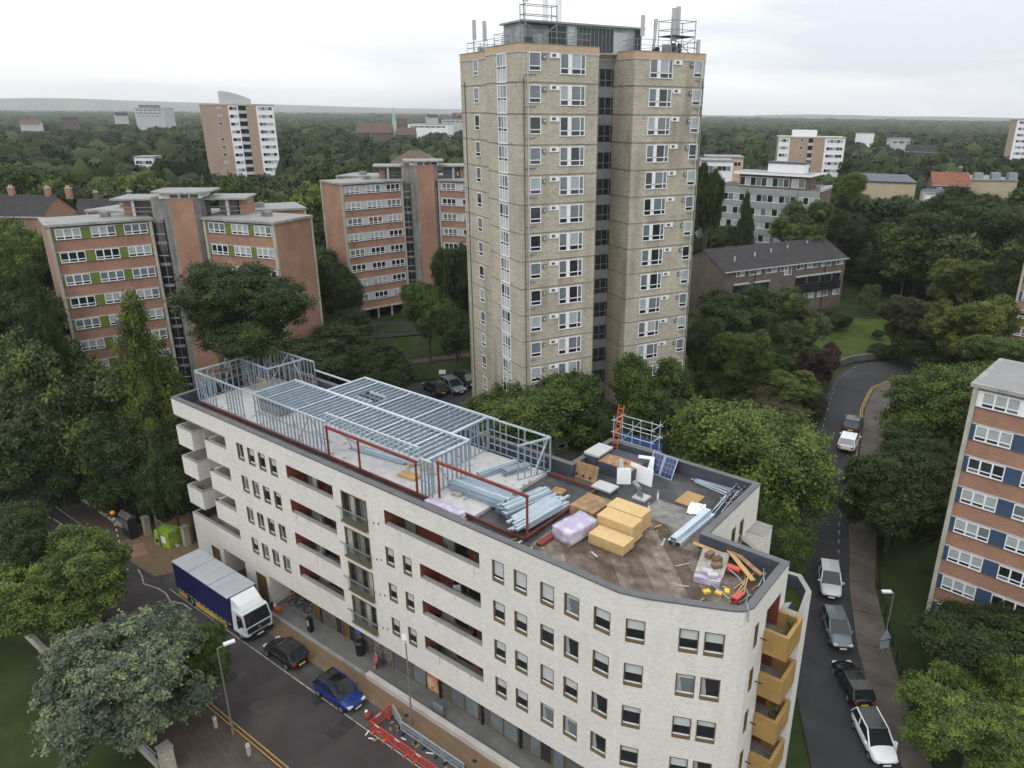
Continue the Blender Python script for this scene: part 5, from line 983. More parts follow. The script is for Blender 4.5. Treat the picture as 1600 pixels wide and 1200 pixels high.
# ------------------------------------------------------------------ vehicles
paintmats = {}
def carpaint(n, c): return pm('car_paint_'+n, c, .25, .03, 1, spec=.4, coat=.25)
tyre = pm('tyre_rubber', (.012,.012,.012), .8, .1, 5); alloy = pm('alloy_rim', (.35,.36,.37), .3, .05, 3, metal=.6); lampm = pm('headlamp', (.6,.62,.64), .12, .05, 5, spec=.8); tailm = pm('tail_lamp', (.35,.01,.01), .2, .05, 5, spec=.7); platey = pm('yellow_plate', (.75,.55,.05), .5, .02, 1); platew = pm('white_plate', (.75,.75,.72), .5, .02, 1); carglass = pm('car_glass', (.016,.020,.022), .04, .05, 1, spec=.6)
def car(label, loc, rz, L=4.3, W=1.8, Hh=1.5, paint=None, roof=None, style='hatch', name='parked_car', group='parked cars'):
    t = empty(name, loc, rz, label, 'car', group); h = L/2; w = W/2; bz = Hh*.60; roof = roof or paint
    if style == 'suv': st = [(-h,.78,.42,bz*.98),(-h+.12,.93,.26,bz*1.02),(-h*.55,1,.22,bz*1.03),(0,1,.22,bz),(h*.45,1,.22,bz*.98),(h*.72,.97,.24,bz*.93),(h-.22,.88,.28,bz*.82),(h,.72,.38,bz*.66)]; cab = (-h+.1, -h+.5, h*.10, h*.52)
    elif style == 'estate': st = [(-h,.78,.42,bz*.95),(-h+.12,.92,.26,bz),(-h*.55,1,.22,bz),(0,1,.22,bz*.97),(h*.4,1,.22,bz*.95),(h*.7,.96,.24,bz*.88),(h-.22,.87,.28,bz*.76),(h,.70,.36,bz*.6)]; cab = (-h+.14, -h+.62, h*.04, h*.50)
    else: st = [(-h,.76,.42,bz*.9),(-h+.15,.92,.26,bz),(-h*.55,1,.22,bz*1.02),(0,1,.22,bz*.98),(h*.4,1,.22,bz*.94),(h*.7,.96,.24,bz*.86),(h-.22,.86,.28,bz*.74),(h,.70,.36,bz*.58)]; cab = (-h+.16, -h+.72, h*.02, h*.50)
    m = MB(); rings = []
    for (x, k, zb, zt) in st:
        ww = w*k; rings.append([(x,-ww*.86,zb),(x,-ww,zb+.18),(x,-ww*1.0,zt*.68),(x,-ww*.93,zt*.95),(x,-ww*.72,zt),(x,0,zt+.035),(x,ww*.72,zt),(x,ww*.93,zt*.95),(x,ww,zt*.68),(x,ww,zb+.18),(x,ww*.86,zb)])
    n = 11; vs = [p for r in rings for p in r]; fs = []
    for i in range(len(rings)-1):
        for j in range(n): fs.append((i*n+j, (i+1)*n+j, (i+1)*n+(j+1)%n, i*n+(j+1)%n))
    fs += [tuple(range(n)), tuple((len(rings)-1)*n+j for j in reversed(range(n)))]
    m.raw(vs, fs, paint); me = m.mesh('body', True); bo = inst('body', me, t); sb = bo.modifiers.new('round', 'SUBSURF'); sb.levels = sb.render_levels = 2
    xr0, xr1, xf1, xf0 = cab; wb, wr = w*.97, w*.76; zb_, zr_ = bz*.95, Hh
    b = [(xr0,-wb*.92,zb_),(xf0,-wb*.95,zb_),(xf0,wb*.95,zb_),(xr0,wb*.92,zb_)]; r = [(xr1,-wr,zr_-.05),(xf1,-wr,zr_-.04),(xf1,wr,zr_-.04),(xr1,wr,zr_-.05)]
    g = MB(); g.raw(b+r, [(0,1,5,4),(1,2,6,5),(2,3,7,6),(3,0,4,7)], carglass); g.build('window_glass', t)
    p = MB()
    for i in range(4): p.bar(b[i], r[i], .09, .07, paint)
    for sy in (-1, 1):
        xm = (xr1+xf1)/2-.1; p.bar((xm+.1,sy*wb*.96,zb_),(xm,sy*(wr+.02),zr_-.06),.08,.05,paint); p.bar((xr1,sy*wr,zr_-.05),(xf1,sy*wr,zr_-.04),.08,.08,paint)
    p.bar(r[0],r[3],.1,.06,roof); p.bar(r[1],r[2],.1,.06,roof); p.build('window_surround', t)
    q = MB(); cx_ = (xr1+xf1)/2; ro = [(xr1-.12,-wr-.02,zr_-.06),(cx_,-wr-.03,zr_-.015),(xf1+.08,-wr-.02,zr_-.06),(xf1+.08,wr+.02,zr_-.06),(cx_,wr+.03,zr_-.015),(xr1-.12,wr+.02,zr_-.06),(xr1-.05,0,zr_-.02),(cx_,0,zr_+.02),(xf1+.05,0,zr_-.02)]
    q.raw(ro, [(0,1,7,6),(1,2,8,7),(6,7,4,5),(7,8,3,4)], roof); q.build('roof_panel', t)
    tm = MB(); tm.tube((0,-.11,0),(0,.11,0),.32,n=14,mat=tyre); tmesh = tm.mesh('tyre'); rm_ = MB(); rm_.tube((0,-.118,0),(0,.118,0),.2,n=10,mat=alloy); rmesh = rm_.mesh('rim')
    for x in (-h*.6, h*.62):
        for sy in (-1, 1): o = inst('wheel', tmesh, t, (x, sy*(w-.1), .32)); inst('rim', rmesh, o)
    for sy in (-1, 1):
        a = MB(); a.box(h-.42, h-.07, sy*w*.62-.17, sy*w*.62+.17, bz*.58, bz*.71, lampm); a.build('headlight', t)
        a = MB(); a.box(-h-.01, -h+.22, sy*w*.68-.13, sy*w*.68+.13, bz*.66, bz*.84, tailm); a.build('tail_light', t)
        a = MB(); a.box(xf0-.35, xf0-.2, sy*(w+.08)-.09, sy*(w+.08)+.09, bz*.96, bz*1.08, paint); a.build('wing_mirror', t)
    a = MB(); a.box(-h-.03, -h+.02, -.26, .26, bz*.5, bz*.62, platey); a.build('rear_plate', t); a = MB(); a.box(h-.02, h+.03, -.26, .26, bz*.32, bz*.44, platew); a.build('front_plate', t)
    a = MB(); a.box(h-.1, h+.012, -.5, .5, bz*.46, bz*.56, black); a.build('grille', t)
    return t
P_ = lambda n, c: carpaint(n, c)
blk = P_('black', (.010,.010,.011)); blu = P_('blue', (.008,.026,.145)); wht = P_('white', (.72,.73,.74)); slv = P_('silver', (.5,.53,.56)); gry = P_('grey', (.12,.145,.165)); dk = P_('charcoal', (.03,.034,.04))
def onroad(u, v): x, y = uv(u, v); return (x, y, .02)
car('black hatchback parked behind the lorry, its yellow rear plate facing the blue car', onroad(18.25,-3.1), WA+pi, 4.2, 1.8, 1.47, blk)
car('bright blue crossover with a black roof parked nose to the red barriers', onroad(25.1,-3.3), WA, 4.35, 1.84, 1.55, blu, pm('gloss_black_roof',(.006,.006,.007),.1,.05,1,spec=.6))
def atr(px, py, dz=0):
    x, y, z = atg(px, py, dz); return (x, y, z+.035)
def roadside(px, py, ang): return atr(px, py), radians(ang)
l, a = roadside(1295, 915, -104); car('silver white people carrier on the right road, the one highest up its row', l, a, 4.6, 1.85, 1.6, slv, style='estate')
l, a = roadside(1306, 990, -96); car('grey estate car on the right road nose towards the camera', l, a, 4.6, 1.82, 1.5, gry, style='estate')
l, a = roadside(1330, 1075, 92); car('black saloon on the right road showing lit looking tail lamps', l, a, 4.6, 1.8, 1.45, blk, style='estate')
l, a = roadside(1364, 1162, -89); car('white crossover with black roof at the bottom right corner of the road', l, a, 4.4, 1.86, 1.6, wht, blk, 'suv')
l, a = roadside(1325, 697, 62); car('white car parked on the bend of the right road beside a dark one', l, a, 4.5, 1.95, 1.6, wht, style='suv')
l, a = roadside(1332, 668, 62); car('dark car parked just above the white one on the bend', l, a, 4.5, 1.9, 1.5, dk)
for i, (px, py, c_, lab, an) in enumerate(((680,612,dk,'dark car with an amber plate, leftmost of the three behind the flats',128),(708,609,gry,'slate grey car parked in the middle of the three behind the flats',-52),(731,600,blk,'black car half hidden by the tower, right of the grey one',-52))):
    l, a = roadside(px, py, an); car(lab, l, a, 4.7, 1.95, 1.55, c_, style='estate')
l = onroad(-13.2,-10.3); car('dark car on the left side street, mostly hidden by the bright green tree', l, WA-1.3, 4.4, 1.8, 1.5, dk)
# lorry
tr = empty('lorry', onroad(9.15,-3.0), WA, 'parked white cabbed lorry with a navy curtain side and grey roof', 'lorry')
navy = pm('navy_curtain', (.008,.012,.075), .45, .12, 1.2, spec=.4); trroof = pm('lorry_roof', (.36,.37,.39), .6, .06, .5, stain=((.28,.29,.30),(3,.3,1),.5,.6,.4)); guard = pm('yellow_side_guard', (.5,.32,.06), .5, .1, 2)
mb = MB(); mb.box(-5.2,3.45,-1.25,1.25,1.0,3.7,navy); mb.box(-5.24,3.5,-1.27,1.27,3.7,3.76,trroof); mb.box(3.45,3.52,-1.27,1.27,.95,3.7,navy); mb.build('load_body', tr)
for x in (-2.6, .6): mb = MB(); mb.box(x-.03,x+.03,-1.25,1.25,3.761,3.775,greymetal); mb.build('roof_seam', tr)
mb = MB()
for i in range(13): mb.box(-4.9+i*.66,-4.55+i*.66,-1.27,-1.255,1.10,1.16,whitep)
mb.build('curtain_strap', tr)
mb = MB(); mb.box(-5.1,5.2,-.45,.45,.6,.95,black); mb.build('chassis', tr)
for a_, b_ in ((-5.0,-3.7),(-2.2,2.6)):
    for sy in (-1.2, 1.2): mb = MB(); mb.box(a_,b_,sy-.04,sy+.04,.45,.9,guard); mb.build('side_guard', tr)
mb = MB(); mb.raw([(3.6,-1.2,.75),(5.35,-1.2,.75),(5.45,-1.2,1.55),(5.12,-1.12,2.75),(3.6,-1.12,2.8)]+[(3.6,1.2,.75),(5.35,1.2,.75),(5.45,1.2,1.55),(5.12,1.12,2.75),(3.6,1.12,2.8)], [(0,1,2,3,4),(9,8,7,6,5),(0,5,6,1),(1,6,7,2),(3,2,7,8),(4,3,8,9),(0,4,9,5)], wht); mb.build('cab', tr)
mb = MB(); mb.raw([(3.6,-1.1,2.8),(4.9,-1.0,2.8),(4.5,-.95,3.2),(3.6,-1.05,3.7),(3.6,1.1,2.8),(4.9,1.0,2.8),(4.5,.95,3.2),(3.6,1.05,3.7)], [(0,1,2,3),(7,6,5,4),(1,5,6,2),(2,6,7,3),(0,3,7,4)], wht); mb.build('wind_deflector', tr)
mb = MB(); mb.raw([(5.46,-1.1,1.62),(5.46,1.1,1.62),(5.16,1.02,2.66),(5.16,-1.02,2.66)], [(0,1,2,3)], carglass); mb.build('windscreen', tr)
for sy in (-1, 1):
    mb = MB(); pts = [(4.3,sy*1.215,1.62),(5.2,sy*1.215,1.62),(5.0,sy*1.15,2.5),(4.3,sy*1.15,2.5)]; mb.poly(pts if sy < 0 else pts[::-1], carglass); mb.build('side_window', tr)
    mb = MB(); mb.box(5.1,5.25,sy*1.45-.12,sy*1.45+.12,1.8,2.55,black); mb.build('wing_mirror', tr); mb = MB(); mb.box(5.36,5.5,sy*.95-.18,sy*.95+.18,.78,.98,lampm); mb.build('headlight', tr)
    for x in (4.5,-3.0): mb = MB(); mb.tube((x,sy*1.0-.14,.5),(x,sy*1.0+.14,.5),.5,n=16,mat=tyre); o = mb.build('wheel', tr); mb = MB(); mb.tube((x,sy*1.0-.15,.5),(x,sy*1.0+.15,.5),.25,n=10,mat=alloy); mb.build('rim', o)
mb = MB(); mb.box(5.3,5.5,-1.2,1.2,.4,.77,black); mb.box(5.44,5.49,-1.0,1.0,.98,1.45,black); mb.build('bumper', tr); mb = MB(); mb.box(5.5,5.52,-.28,.28,.5,.62,platew); mb.build('front_plate', tr); mb = MB(); mb.box(5.49,5.51,-.14,.14,1.14,1.3,alloy); mb.build('badge', tr)
# ------------------------------------------------------------------ street furniture
def lamp_post(label, P, h, arm, ang, sleeve=False):
    t = empty('street_lamp', P, ang, label, 'street lamp', 'street lamps'); mb = MB(); mb.tube((0,0,0),(0,0,1.3),.09,.085,8,galv); mb.tube((0,0,1.3),(0,0,h),.06,.045,8,galv); mb.build('post', t)
    mb = MB(); mb.tube((0,0,h-.05),(arm,0,h+.08),.035,n=6,mat=galv); mb.build('arm', t); mb = MB(); mb.box(arm-.1,arm+.62,-.15,.15,h+.05,h+.17,lampglass); mb.build('lantern', t)
    return t
x, y = uv(22.1,-9.95); lamp_post('tall street lamp on the near pavement by the double yellow line', (x,y,.12), 7.3, .5, WA+pi/2-.3)
x, y = uv(31.4,-1.95); lp = lamp_post('street lamp in front of the white flats with a small sign on it', (x,y,.12), 7.0, .25, WA+2.6)
mb = MB(); mb.box(-.3,.3,-.075,-.06,2.0,2.5,whitepaint); mb.build('small_sign', lp)
x, y = uv(-5.2,-1.2); lamp_post('street lamp rising from the pavement beside the lime green cover', (x,y,.12), 6.8, .5, WA+pi-.2)
l = atr(1377, 1027); lp = lamp_post('street lamp on the right pavement verge behind two road signs', l, 6.0, .3, pi)
tsign = empty('road_sign', (l[0]-.35, l[1]-.7, l[2]-.1), .25, 'pole with the backs of a triangular and a lower plate road sign', 'road sign'); mb = MB(); mb.tube((0,0,0),(0,0,3.1),.04,n=6,mat=greymetal); mb.build('pole', tsign); mb = MB(); mb.raw([(-.5,-.06,2.4),(.5,-.06,2.4),(0,-.06,3.3),(-.5,-.04,2.4),(.5,-.04,2.4),(0,-.04,3.3)], [(0,1,2),(5,4,3),(0,3,4,1),(1,4,5,2),(2,5,3,0)], plastic_grey); mb.build('triangle_plate', tsign); mb = MB(); mb.box(-.4,.4,-.06,-.045,1.55,2.2,plastic_grey); mb.build('lower_plate', tsign)
x, y = uv(-9.3,-3.3); bb = empty('belisha_beacon', (x,y,.12), 0, 'orange globe on a black and white banded crossing pole', 'crossing beacon'); mb = MB()
for k in range(10): mb.tube((0,0,.32*k),(0,0,.32*(k+1)),.06,n=8,mat=black if k % 2 else whitepaint)
mb.build('pole', bb); mb = MB(); mb.ball((0,0,3.35),.24,pm('amber_globe',(.75,.27,.02),.3,.05,1),8); mb.build('globe', bb)
x, y = uv(-9.6,-2.0); t = empty('notice_kiosk', (x,y,.12), WA, 'dark notice kiosk with a peaked top behind the crossing beacon', 'kiosk'); mb = MB(); mb.box(-.85,.85,-.4,.4,.1,2.3,black); mb.build('body', t); mb = MB(); mb.raw([(-1,-.5,2.3),(1,-.5,2.3),(1,.5,2.3),(-1,.5,2.3),(-1,0,2.75),(1,0,2.75)], [(0,1,5,4),(2,3,4,5),(3,0,4),(1,2,5),(0,3,2,1)], brownbrick); mb.build('roof', t); mb = MB(); mb.box(-.7,-.1,-.42,-.401,1.0,2.0,glass_grey); mb.box(.1,.7,-.42,-.401,1.1,2.0,display); mb.build('poster_case', t)
lime = pm('lime_cover', (.27,.43,.03), .55, .12, 1.5); x, y = uv(-5.4,-.3); cov = empty('planter_cover', (x,y,.12), WA+.25, 'lime green fabric cover with a pale sheet tied on, beside the street lamp', 'covered box'); bm = bmesh.new(); bmesh.ops.create_cube(bm, size=1); bmesh.ops.subdivide_edges(bm, edges=bm.edges, cuts=4, use_grid_fill=True); r = random.Random(2)
for v_ in bm.verts: k = 1-.12*(v_.co.z+.5); v_.co = Vector(((v_.co.x*k+r.uniform(-.02,.02))*2.1, (v_.co.y*k+r.uniform(-.02,.02))*1.6, (v_.co.z+.5+r.uniform(-.015,.03))*1.55))
m_ = bpy.data.meshes.new('fabric'); bm.to_mesh(m_); bm.free(); m_.materials.append(lime); inst('fabric', m_, cov); mb = MB(); mb.box(.0,.7,-.86,-.82,.45,1.2,whitepaint); mb.build('notice', cov); mb = MB(); mb.tube((-.6,-.84,.5),(-.6,-.8,.5),.2,n=12,mat=dark); mb.build('opening', cov)
def pillar(u, v, h, lab, cat='gate pier', w=.28):
    x, y = uv(u, v); t = empty('brick_pillar', (x,y,.1), WA, lab, cat, 'brick piers'); mb = MB(); mb.box(-w,w,-w,w,0,h,stock); mb.build('shaft', t); mb = MB(); mb.box(-w-.06,w+.06,-w-.06,w+.06,h,h+.12,stone); mb.box(-w*.6,w*.6,-w*.6,w*.6,h+.12,h+.2,stone); mb.build('cap', t)
pillar(-8.4,-.9,2.0,'brick pier left of the lime green cover'); pillar(-3.4,.5,2.1,'brick pier between the lime green cover and the white flats'); pillar(-21.7,-1.75,1.6,'short brick pier in the low wall of the left street'); pillar(21.5,-14.1,1.9,'brick pier at the bottom left corner by the grey tree',w=.36)
mb = MB(); mb.frame(*WB, WA); mb.box(-45,-9.0,-1.85,-1.6,0,.7,stock); mb.box(-45,-9.0,-1.88,-1.57,.7,.78,stone); tag(mb.build('low_brick_wall'), 'low brick wall with stone coping along the left street', 'wall')
def railing(u0_, u1_, v, h, lab, base=.5):
    t = empty('railing', (*uv(u0_, v), 0), WA, lab, 'railing'); L = u1_-u0_; mb = MB(); mb.box(0,L,-.12,.12,0,base,stock); mb.build('plinth', t); mb = MB(); n = int(L/.22)
    for i in range(n): mb.box(i*.22,i*.22+.03,-.015,.015,base,h,plastic_grey)
    mb.box(0,L,-.025,.025,h,h+.05,plastic_grey); mb.build('rail', t)
railing(-9,20.8,-14.4,1.2,'grey blue railing on a brick plinth along the front garden'); railing(-8.0,-3.7,-.2,1.9,'dark railing between the brick piers beside the lime green cover',.3)
for i, (u, v) in enumerate(((20.6,-10.35),(24.6,-10.3))):
    t = empty('bollard', (*uv(u,v), .12), WA, ['pale timber bollard beside the double yellow line, left of the tall lamp','pale timber bollard by the double yellow line at the bottom edge'][i], 'bollard', 'timber bollards'); mb = MB(); mb.box(-.1,.1,-.1,.1,0,.95,concrete); mb.build('post', t); mb = MB(); mb.box(-.105,.105,-.105,.105,.78,.86,whitepaint); mb.build('band', t)
# plastic barriers round the dug up bay
def barrier(u, v, a, matp, lab, grp, L=2.0):
    x, y = uv(u, v); t = empty('barrier', (x,y,.02), WA+a, lab, 'barrier', grp); mb = MB(); mb.box(-L/2,L/2,-.025,.025,.12,.22,matp); mb.box(-L/2,L/2,-.03,.03,.82,.95,matp); mb.box(-L/2,-L/2+.09,-.025,.025,.22,.82,matp); mb.box(L/2-.09,L/2,-.025,.025,.22,.82,matp); mb.box(-L/2+.09,L/2-.09,-.012,.012,.5,.55,matp)
    for i in range(14): xx = -L/2+.16+i*(L-.32)/13; mb.box(xx-.02,xx+.02,-.012,.012,.22,.82,matp)
    mb.build('panel', t)
    for sx in (-.6,.6): mb = MB(); mb.box(sx-.06,sx+.06,-.28,.28,0,.12,black if matp is plastic_grey else matp); mb.build('foot', t)
    if matp is plastic_red: mb = MB(); mb.box(-.45,.0,-.036,-.031,.83,.93,whitepaint); mb.build('reflector', t)
gr = 'red plastic barriers'; gg = 'grey plastic barriers'
barrier(29.45,-3.1,pi/2,plastic_red,'red barrier closing the bay end towards the blue car',gr,1.9)
for i in range(4): barrier(30.4+2.05*i,-4.0,0,plastic_red,'red barrier in the roadside row, %s from the blue car' % ['first','second','third','fourth'][i],gr)
barrier(30.35,-2.35,-.35,plastic_grey,'grey barrier turned at an angle by the red end barrier',gg,1.6)
for i in range(3): barrier(32.1+2.05*i,-2.75,0,plastic_grey,'grey barrier in the kerbside row, %s from the street lamp' % ['first','second','third'][i],gg)
r = random.Random(31)
for i in range(22):
    u, v = 29.3+r.random()*7.5, -4.5+r.random()*1.9; mb = MB(); a = r.uniform(0,pi); L = r.uniform(.12,.28); mb.bar((-L*cos(a),-L*sin(a),.02),(L*cos(a),L*sin(a),.03),.08,.03,timber if i % 4 else whitepaint); tag(mb.build('timber_scrap', None, (*uv(u,v), .022)), 'small timber scrap scattered among the barriers', 'scrap', 'timber scraps among the barriers')
x, y = uv(28.35,-3.35); mb = MB(); mb.ball((0,0,.28),.3,pm('dull_red_bag',(.24,.05,.035),.6,.15,3),7,.9); mb.ball((-.12,.1,.52),.12,whitepaint,5); tag(mb.build('rubble_bag', None, (x,y,.0)), 'dull red bag with a white top between the blue car and the barriers', 'bag')
# shopfront clutter
t = empty('advert_board', (*uv(25.0,.45), .2), WA-.5, 'red pavement advertising board standing outside the shops', 'advert board')
pm_ = pm('advert_print', (.45,.04,.06), .4, .2, 3, stain=((.6,.45,.42),(3,3,3),.5,.6,.8))
for sy in (-1,1): mb = MB(); pts = [(-.35,sy*.32,.05),(.35,sy*.32,.05),(.35,sy*.04,1.15),(-.35,sy*.04,1.15)]; mb.raw(pts+[(a,b+.03*sy,c) for a,b,c in pts], [(0,1,2,3),(7,6,5,4),(0,4,5,1),(1,5,6,2),(2,6,7,3),(3,7,4,0)], pm_ if sy < 0 else black); mb.build('board', t)
t = empty('barrel_bin', (*uv(22.8,.55), .2), WA, 'tall black bin with a post against the shopfront', 'bin'); mb = MB(); mb.tube((0,0,0),(0,0,1.15),.36,.40,14,black); mb.tube((0,0,1.15),(0,0,1.25),.42,.3,14,black); mb.build('drum', t); mb = MB(); mb.tube((0,.3,1.2),(0,.3,2.6),.05,n=6,mat=black); mb.build('post', t)
t = empty('ticket_machine', (*uv(17.3,-.15), .2), WA, 'dark ticket post with a pale notice near the bicycle store', 'ticket machine'); mb = MB(); mb.box(-.22,.22,-.18,.18,0,1.35,black); mb.build('body', t); mb = MB(); mb.box(-.12,.12,-.19,-.181,.6,1.15,whitep); mb.build('notice', t)
t = empty('shop_cabinet', (*uv(32.3,-.25), .2), WA, 'pale upright glass panel at the low white wall', 'panel'); mb = MB(); mb.box(-.5,.5,-.03,.03,0,1.0,glass_grey); mb.build('pane', t); mb = MB(); mb.box(-.54,-.5,-.03,.03,0,1.05,gold); mb.box(.5,.54,-.03,.03,0,1.05,gold); mb.build('post', t)
def bicycle(u, v, a, lab, c_):
    x, y = uv(u, v); t = empty('bicycle', (x,y,.2), WA+a, lab, 'bicycle', 'bicycles in the store'); w_ = MB()
    for k in range(12): p = 2*pi*k/12; q = 2*pi*(k+1)/12; w_.tube((.33*cos(p),0,.33+.33*sin(p)),(.33*cos(q),0,.33+.33*sin(q)),.025,n=5,mat=tyre)
    wm = w_.mesh('wheel')
    for xx in (-.52,.52): inst('wheel', wm, t, (xx,0,0))
    f = MB()
    for p, q in (((-.52,0,.33),(-.15,0,.85)),((-.15,0,.85),(.4,0,.82)),((.52,0,.33),(.38,0,.95)),((-.05,0,.3),(.4,0,.75)),((-.05,0,.3),(-.17,0,.92)),((-.52,0,.33),(-.05,0,.3))): f.tube(p,q,.025,n=5,mat=c_)
    f.build('frame', t); f = MB(); f.box(-.3,-.05,-.06,.06,.92,.98,black); f.build('saddle', t); f = MB(); f.tube((.38,-.28,1.0),(.38,.28,1.0),.02,n=5,mat=black); f.build('handlebar', t)
for i, (u, v, a, c_, lab) in enumerate(((12.7,1.6,1.3,plastic_red,'red bicycle, first in the store from the white pier'),(13.3,1.5,1.4,black,'black bicycle next to the red one in the store'),(13.9,1.7,1.2,zinc,'silver bicycle, third in the open store'),(14.6,1.5,1.35,black,'black bicycle, fourth in the open store'),(15.3,1.7,1.3,sage,'green bicycle nearest the brown shop panel'))): bicycle(u, v, a, lab, c_)
t = empty('delivery_bag', (*uv(12.9,-.3), .2), WA, 'small orange crate by the bicycle store kerb', 'crate'); mb = MB(); mb.box(-.3,.3,-.25,.25,0,.4,orange); mb.build('crate_body', t); mb = MB(); mb.box(-.55,-.3,-.1,.1,.1,.5,whitepaint); mb.build('label_board', t)
for i, (u, v) in enumerate(((14.6,.35),(15.4,.35),(16.1,.3))):
    t = empty('cycle_stand', (*uv(u,v), .2), WA, ['left','middle','right'][i]+' tube cycle stand before the bicycle store', 'cycle stand', 'cycle stands'); mb = MB(); mb.tube((-.35,0,0),(-.35,0,.75),.025,n=6,mat=greymetal); mb.tube((.35,0,0),(.35,0,.75),.025,n=6,mat=greymetal); mb.tube((-.35,0,.75),(.35,0,.75),.025,n=6,mat=greymetal); mb.build('hoop', t)
x, y, z = atr(692, 600); t = empty('site_sign', (x,y,z), .2, 'white notice board on a post behind the parked cars', 'notice'); mb = MB(); mb.tube((0,0,0),(0,0,1.6),.05,n=6,mat=black); mb.build('post', t); mb = MB(); mb.box(-.45,.45,-.03,.03,1.4,2.0,whitepaint); mb.build('board', t)
l = atr(1397, 1180); mb = MB(); mb.tube((0,0,0),(0,0,1.0),.09,.08,8,whitepaint); mb.ball((0,0,1.02),.09,whitepaint,5); tag(mb.build('bollard', None, l), 'white bollard on the right pavement beside the white crossover', 'bollard')
x, y = uv(54.2, 2.5)
lwall = [(25.4,30),(24.95,37.6),(25.45,42.5),(26.3,48.2),(27.4,54.3),(30.1,61.0),(33.8,68.4)]
t = empty('garden_fence', (0,0,0), 0, 'low dark rail fence along the back of the right pavement', 'fence'); mb = MB(); fposts = []
for a_, b_ in zip(lwall, lwall[1:]):
    za, zb = T(*a_)+.1, T(*b_)+.1; mb.bar((*a_,za+.85),(*b_,zb+.85),.05,.05,black); mb.bar((*a_,za+.45),(*b_,zb+.45),.04,.04,black); n = 4
    for q in range(n): k = q/n; mp_ = MB(); fposts.append(mp_); mp_.box(a_[0]+(b_[0]-a_[0])*k-.04, a_[0]+(b_[0]-a_[0])*k+.04, a_[1]+(b_[1]-a_[1])*k-.04, a_[1]+(b_[1]-a_[1])*k+.04, za+(zb-za)*k-.3, za+(zb-za)*k+.95, black)
mb.build('rail', t)
for mp_ in fposts: mp_.build('post', t)
gw = [(37.0,96.5),(40.5,99.2),(45,100.9),(52,102.5),(60,103.7)]; mb = MB()
for a_, b_ in zip(gw, gw[1:]): mb.bar((*a_,T(*a_)+.45),(*b_,T(*b_)+.45),.35,.9,greybrick)
tag(mb.build('garden_wall'), 'low dark stone wall at the outside of the road bend', 'wall')
t = empty('wire_fence', (0,0,0), 0, 'timber and wire fence running from the flank of the white flats to the right road', 'fence'); mb = MB(); fpts = [uv(55.3,9.5),uv(55.6,5.5),uv(55.4,1.5),uv(54.6,-2)]
for a_, b_ in zip(fpts, fpts[1:]): mb.bar((*a_,.9),(*b_,.9),.06,.08,timber); mb.bar((*a_,.4),(*b_,.4),.05,.07,timber)
mb.build('rail', t)
for a_ in fpts: mb = MB(); mb.box(a_[0]-.05,a_[0]+.05,a_[1]-.05,a_[1]+.05,0,1.1,timber); mb.build('post', t)
# clutter and plants that show on the balconies and along the parapet
r = random.Random(55); leafy = pm('plant_leaves', (.04,.085,.02), .7, .3, 6); terra = pm('terracotta_pot', (.28,.12,.06), .8, .1, 3)
def pot_plant(u, v, z, h, label, grp='pot plants on balconies'):
    t = empty('pot_plant', (*uv(u,v), z), r.uniform(0,3), label, 'plant', grp); mb = MB(); mb.tube((0,0,0),(0,0,.32),.13,.18,8,terra); mb.build('pot', t); mb = MB()
    for k in range(70): a, b, q = r.uniform(0,6.28), r.uniform(0,1), r.uniform(.1,.36); c = Vector((cos(a)*q, sin(a)*q, .3+b*h)); d = Vector((r.uniform(-1,1),r.uniform(-1,1),r.uniform(.2,1))).normalized()*.13; e_ = d.cross(Vector((0,.3,1))).normalized()*.05; mb.poly([c-d, c+e_, c+d, c-e_], leafy)
    mb.build('foliage', t)
for u, v, z, h, lab in ((.7,.7,7.1-.25,.9,'green plant in the lowest projecting corner balcony'),(1.7,.6,7.1-.25,.8,'bushy plant at the outer end of the lowest projecting corner balcony'),(31.6,.9,4.1,1.6,'tall plant at the left end of the lowest right loggia'),(36.2,.8,4.1,1.3,'plant at the right end of the lowest right loggia'),(28.3,.9,13.0,1.7,'tall plant at the left end of the long top loggia'),(35.8,.8,13.0,1.3,'plant at the right end of the long top loggia'),(54.0,6.9,12.8,1.2,'plant in the topmost golden balcony'),(53.8,6.6,6.9,1.4,'bushy plant in the third golden balcony down')): pot_plant(u, v, z, h, lab)
fur = pm('dark_furniture', (.06,.045,.04), .7, .2, 4)
for i, (u, z, lab) in enumerate(((18.5,13.0,'left top loggia'),(20.8,13.0,'left top loggia, further right'),(19.6,10.0,'second left loggia down'),(33.0,13.0,'long top loggia'),(33.6,10.0,'second right loggia down'),(34.8,7.05,'third right loggia down'),(18.2,7.05,'third left loggia down'))):
    t = empty('balcony_chair', (*uv(u,.9), z), WA+i, 'dark balcony chair in the '+lab, 'chair', 'chairs on the balconies'); mb = MB(); mb.box(-.25,.25,-.25,.25,.42,.48,fur if i % 2 else whitep); mb.build('seat', t); mb = MB(); mb.box(-.25,.25,.2,.25,.48,1.3,fur if i % 2 else whitep); mb.build('backrest', t)
    for sx in (-.2,.2):
        for sy in (-.2,.2): mb = MB(); mb.box(sx-.02,sx+.02,sy-.02,sy+.02,0,.42,black); mb.build('leg', t)
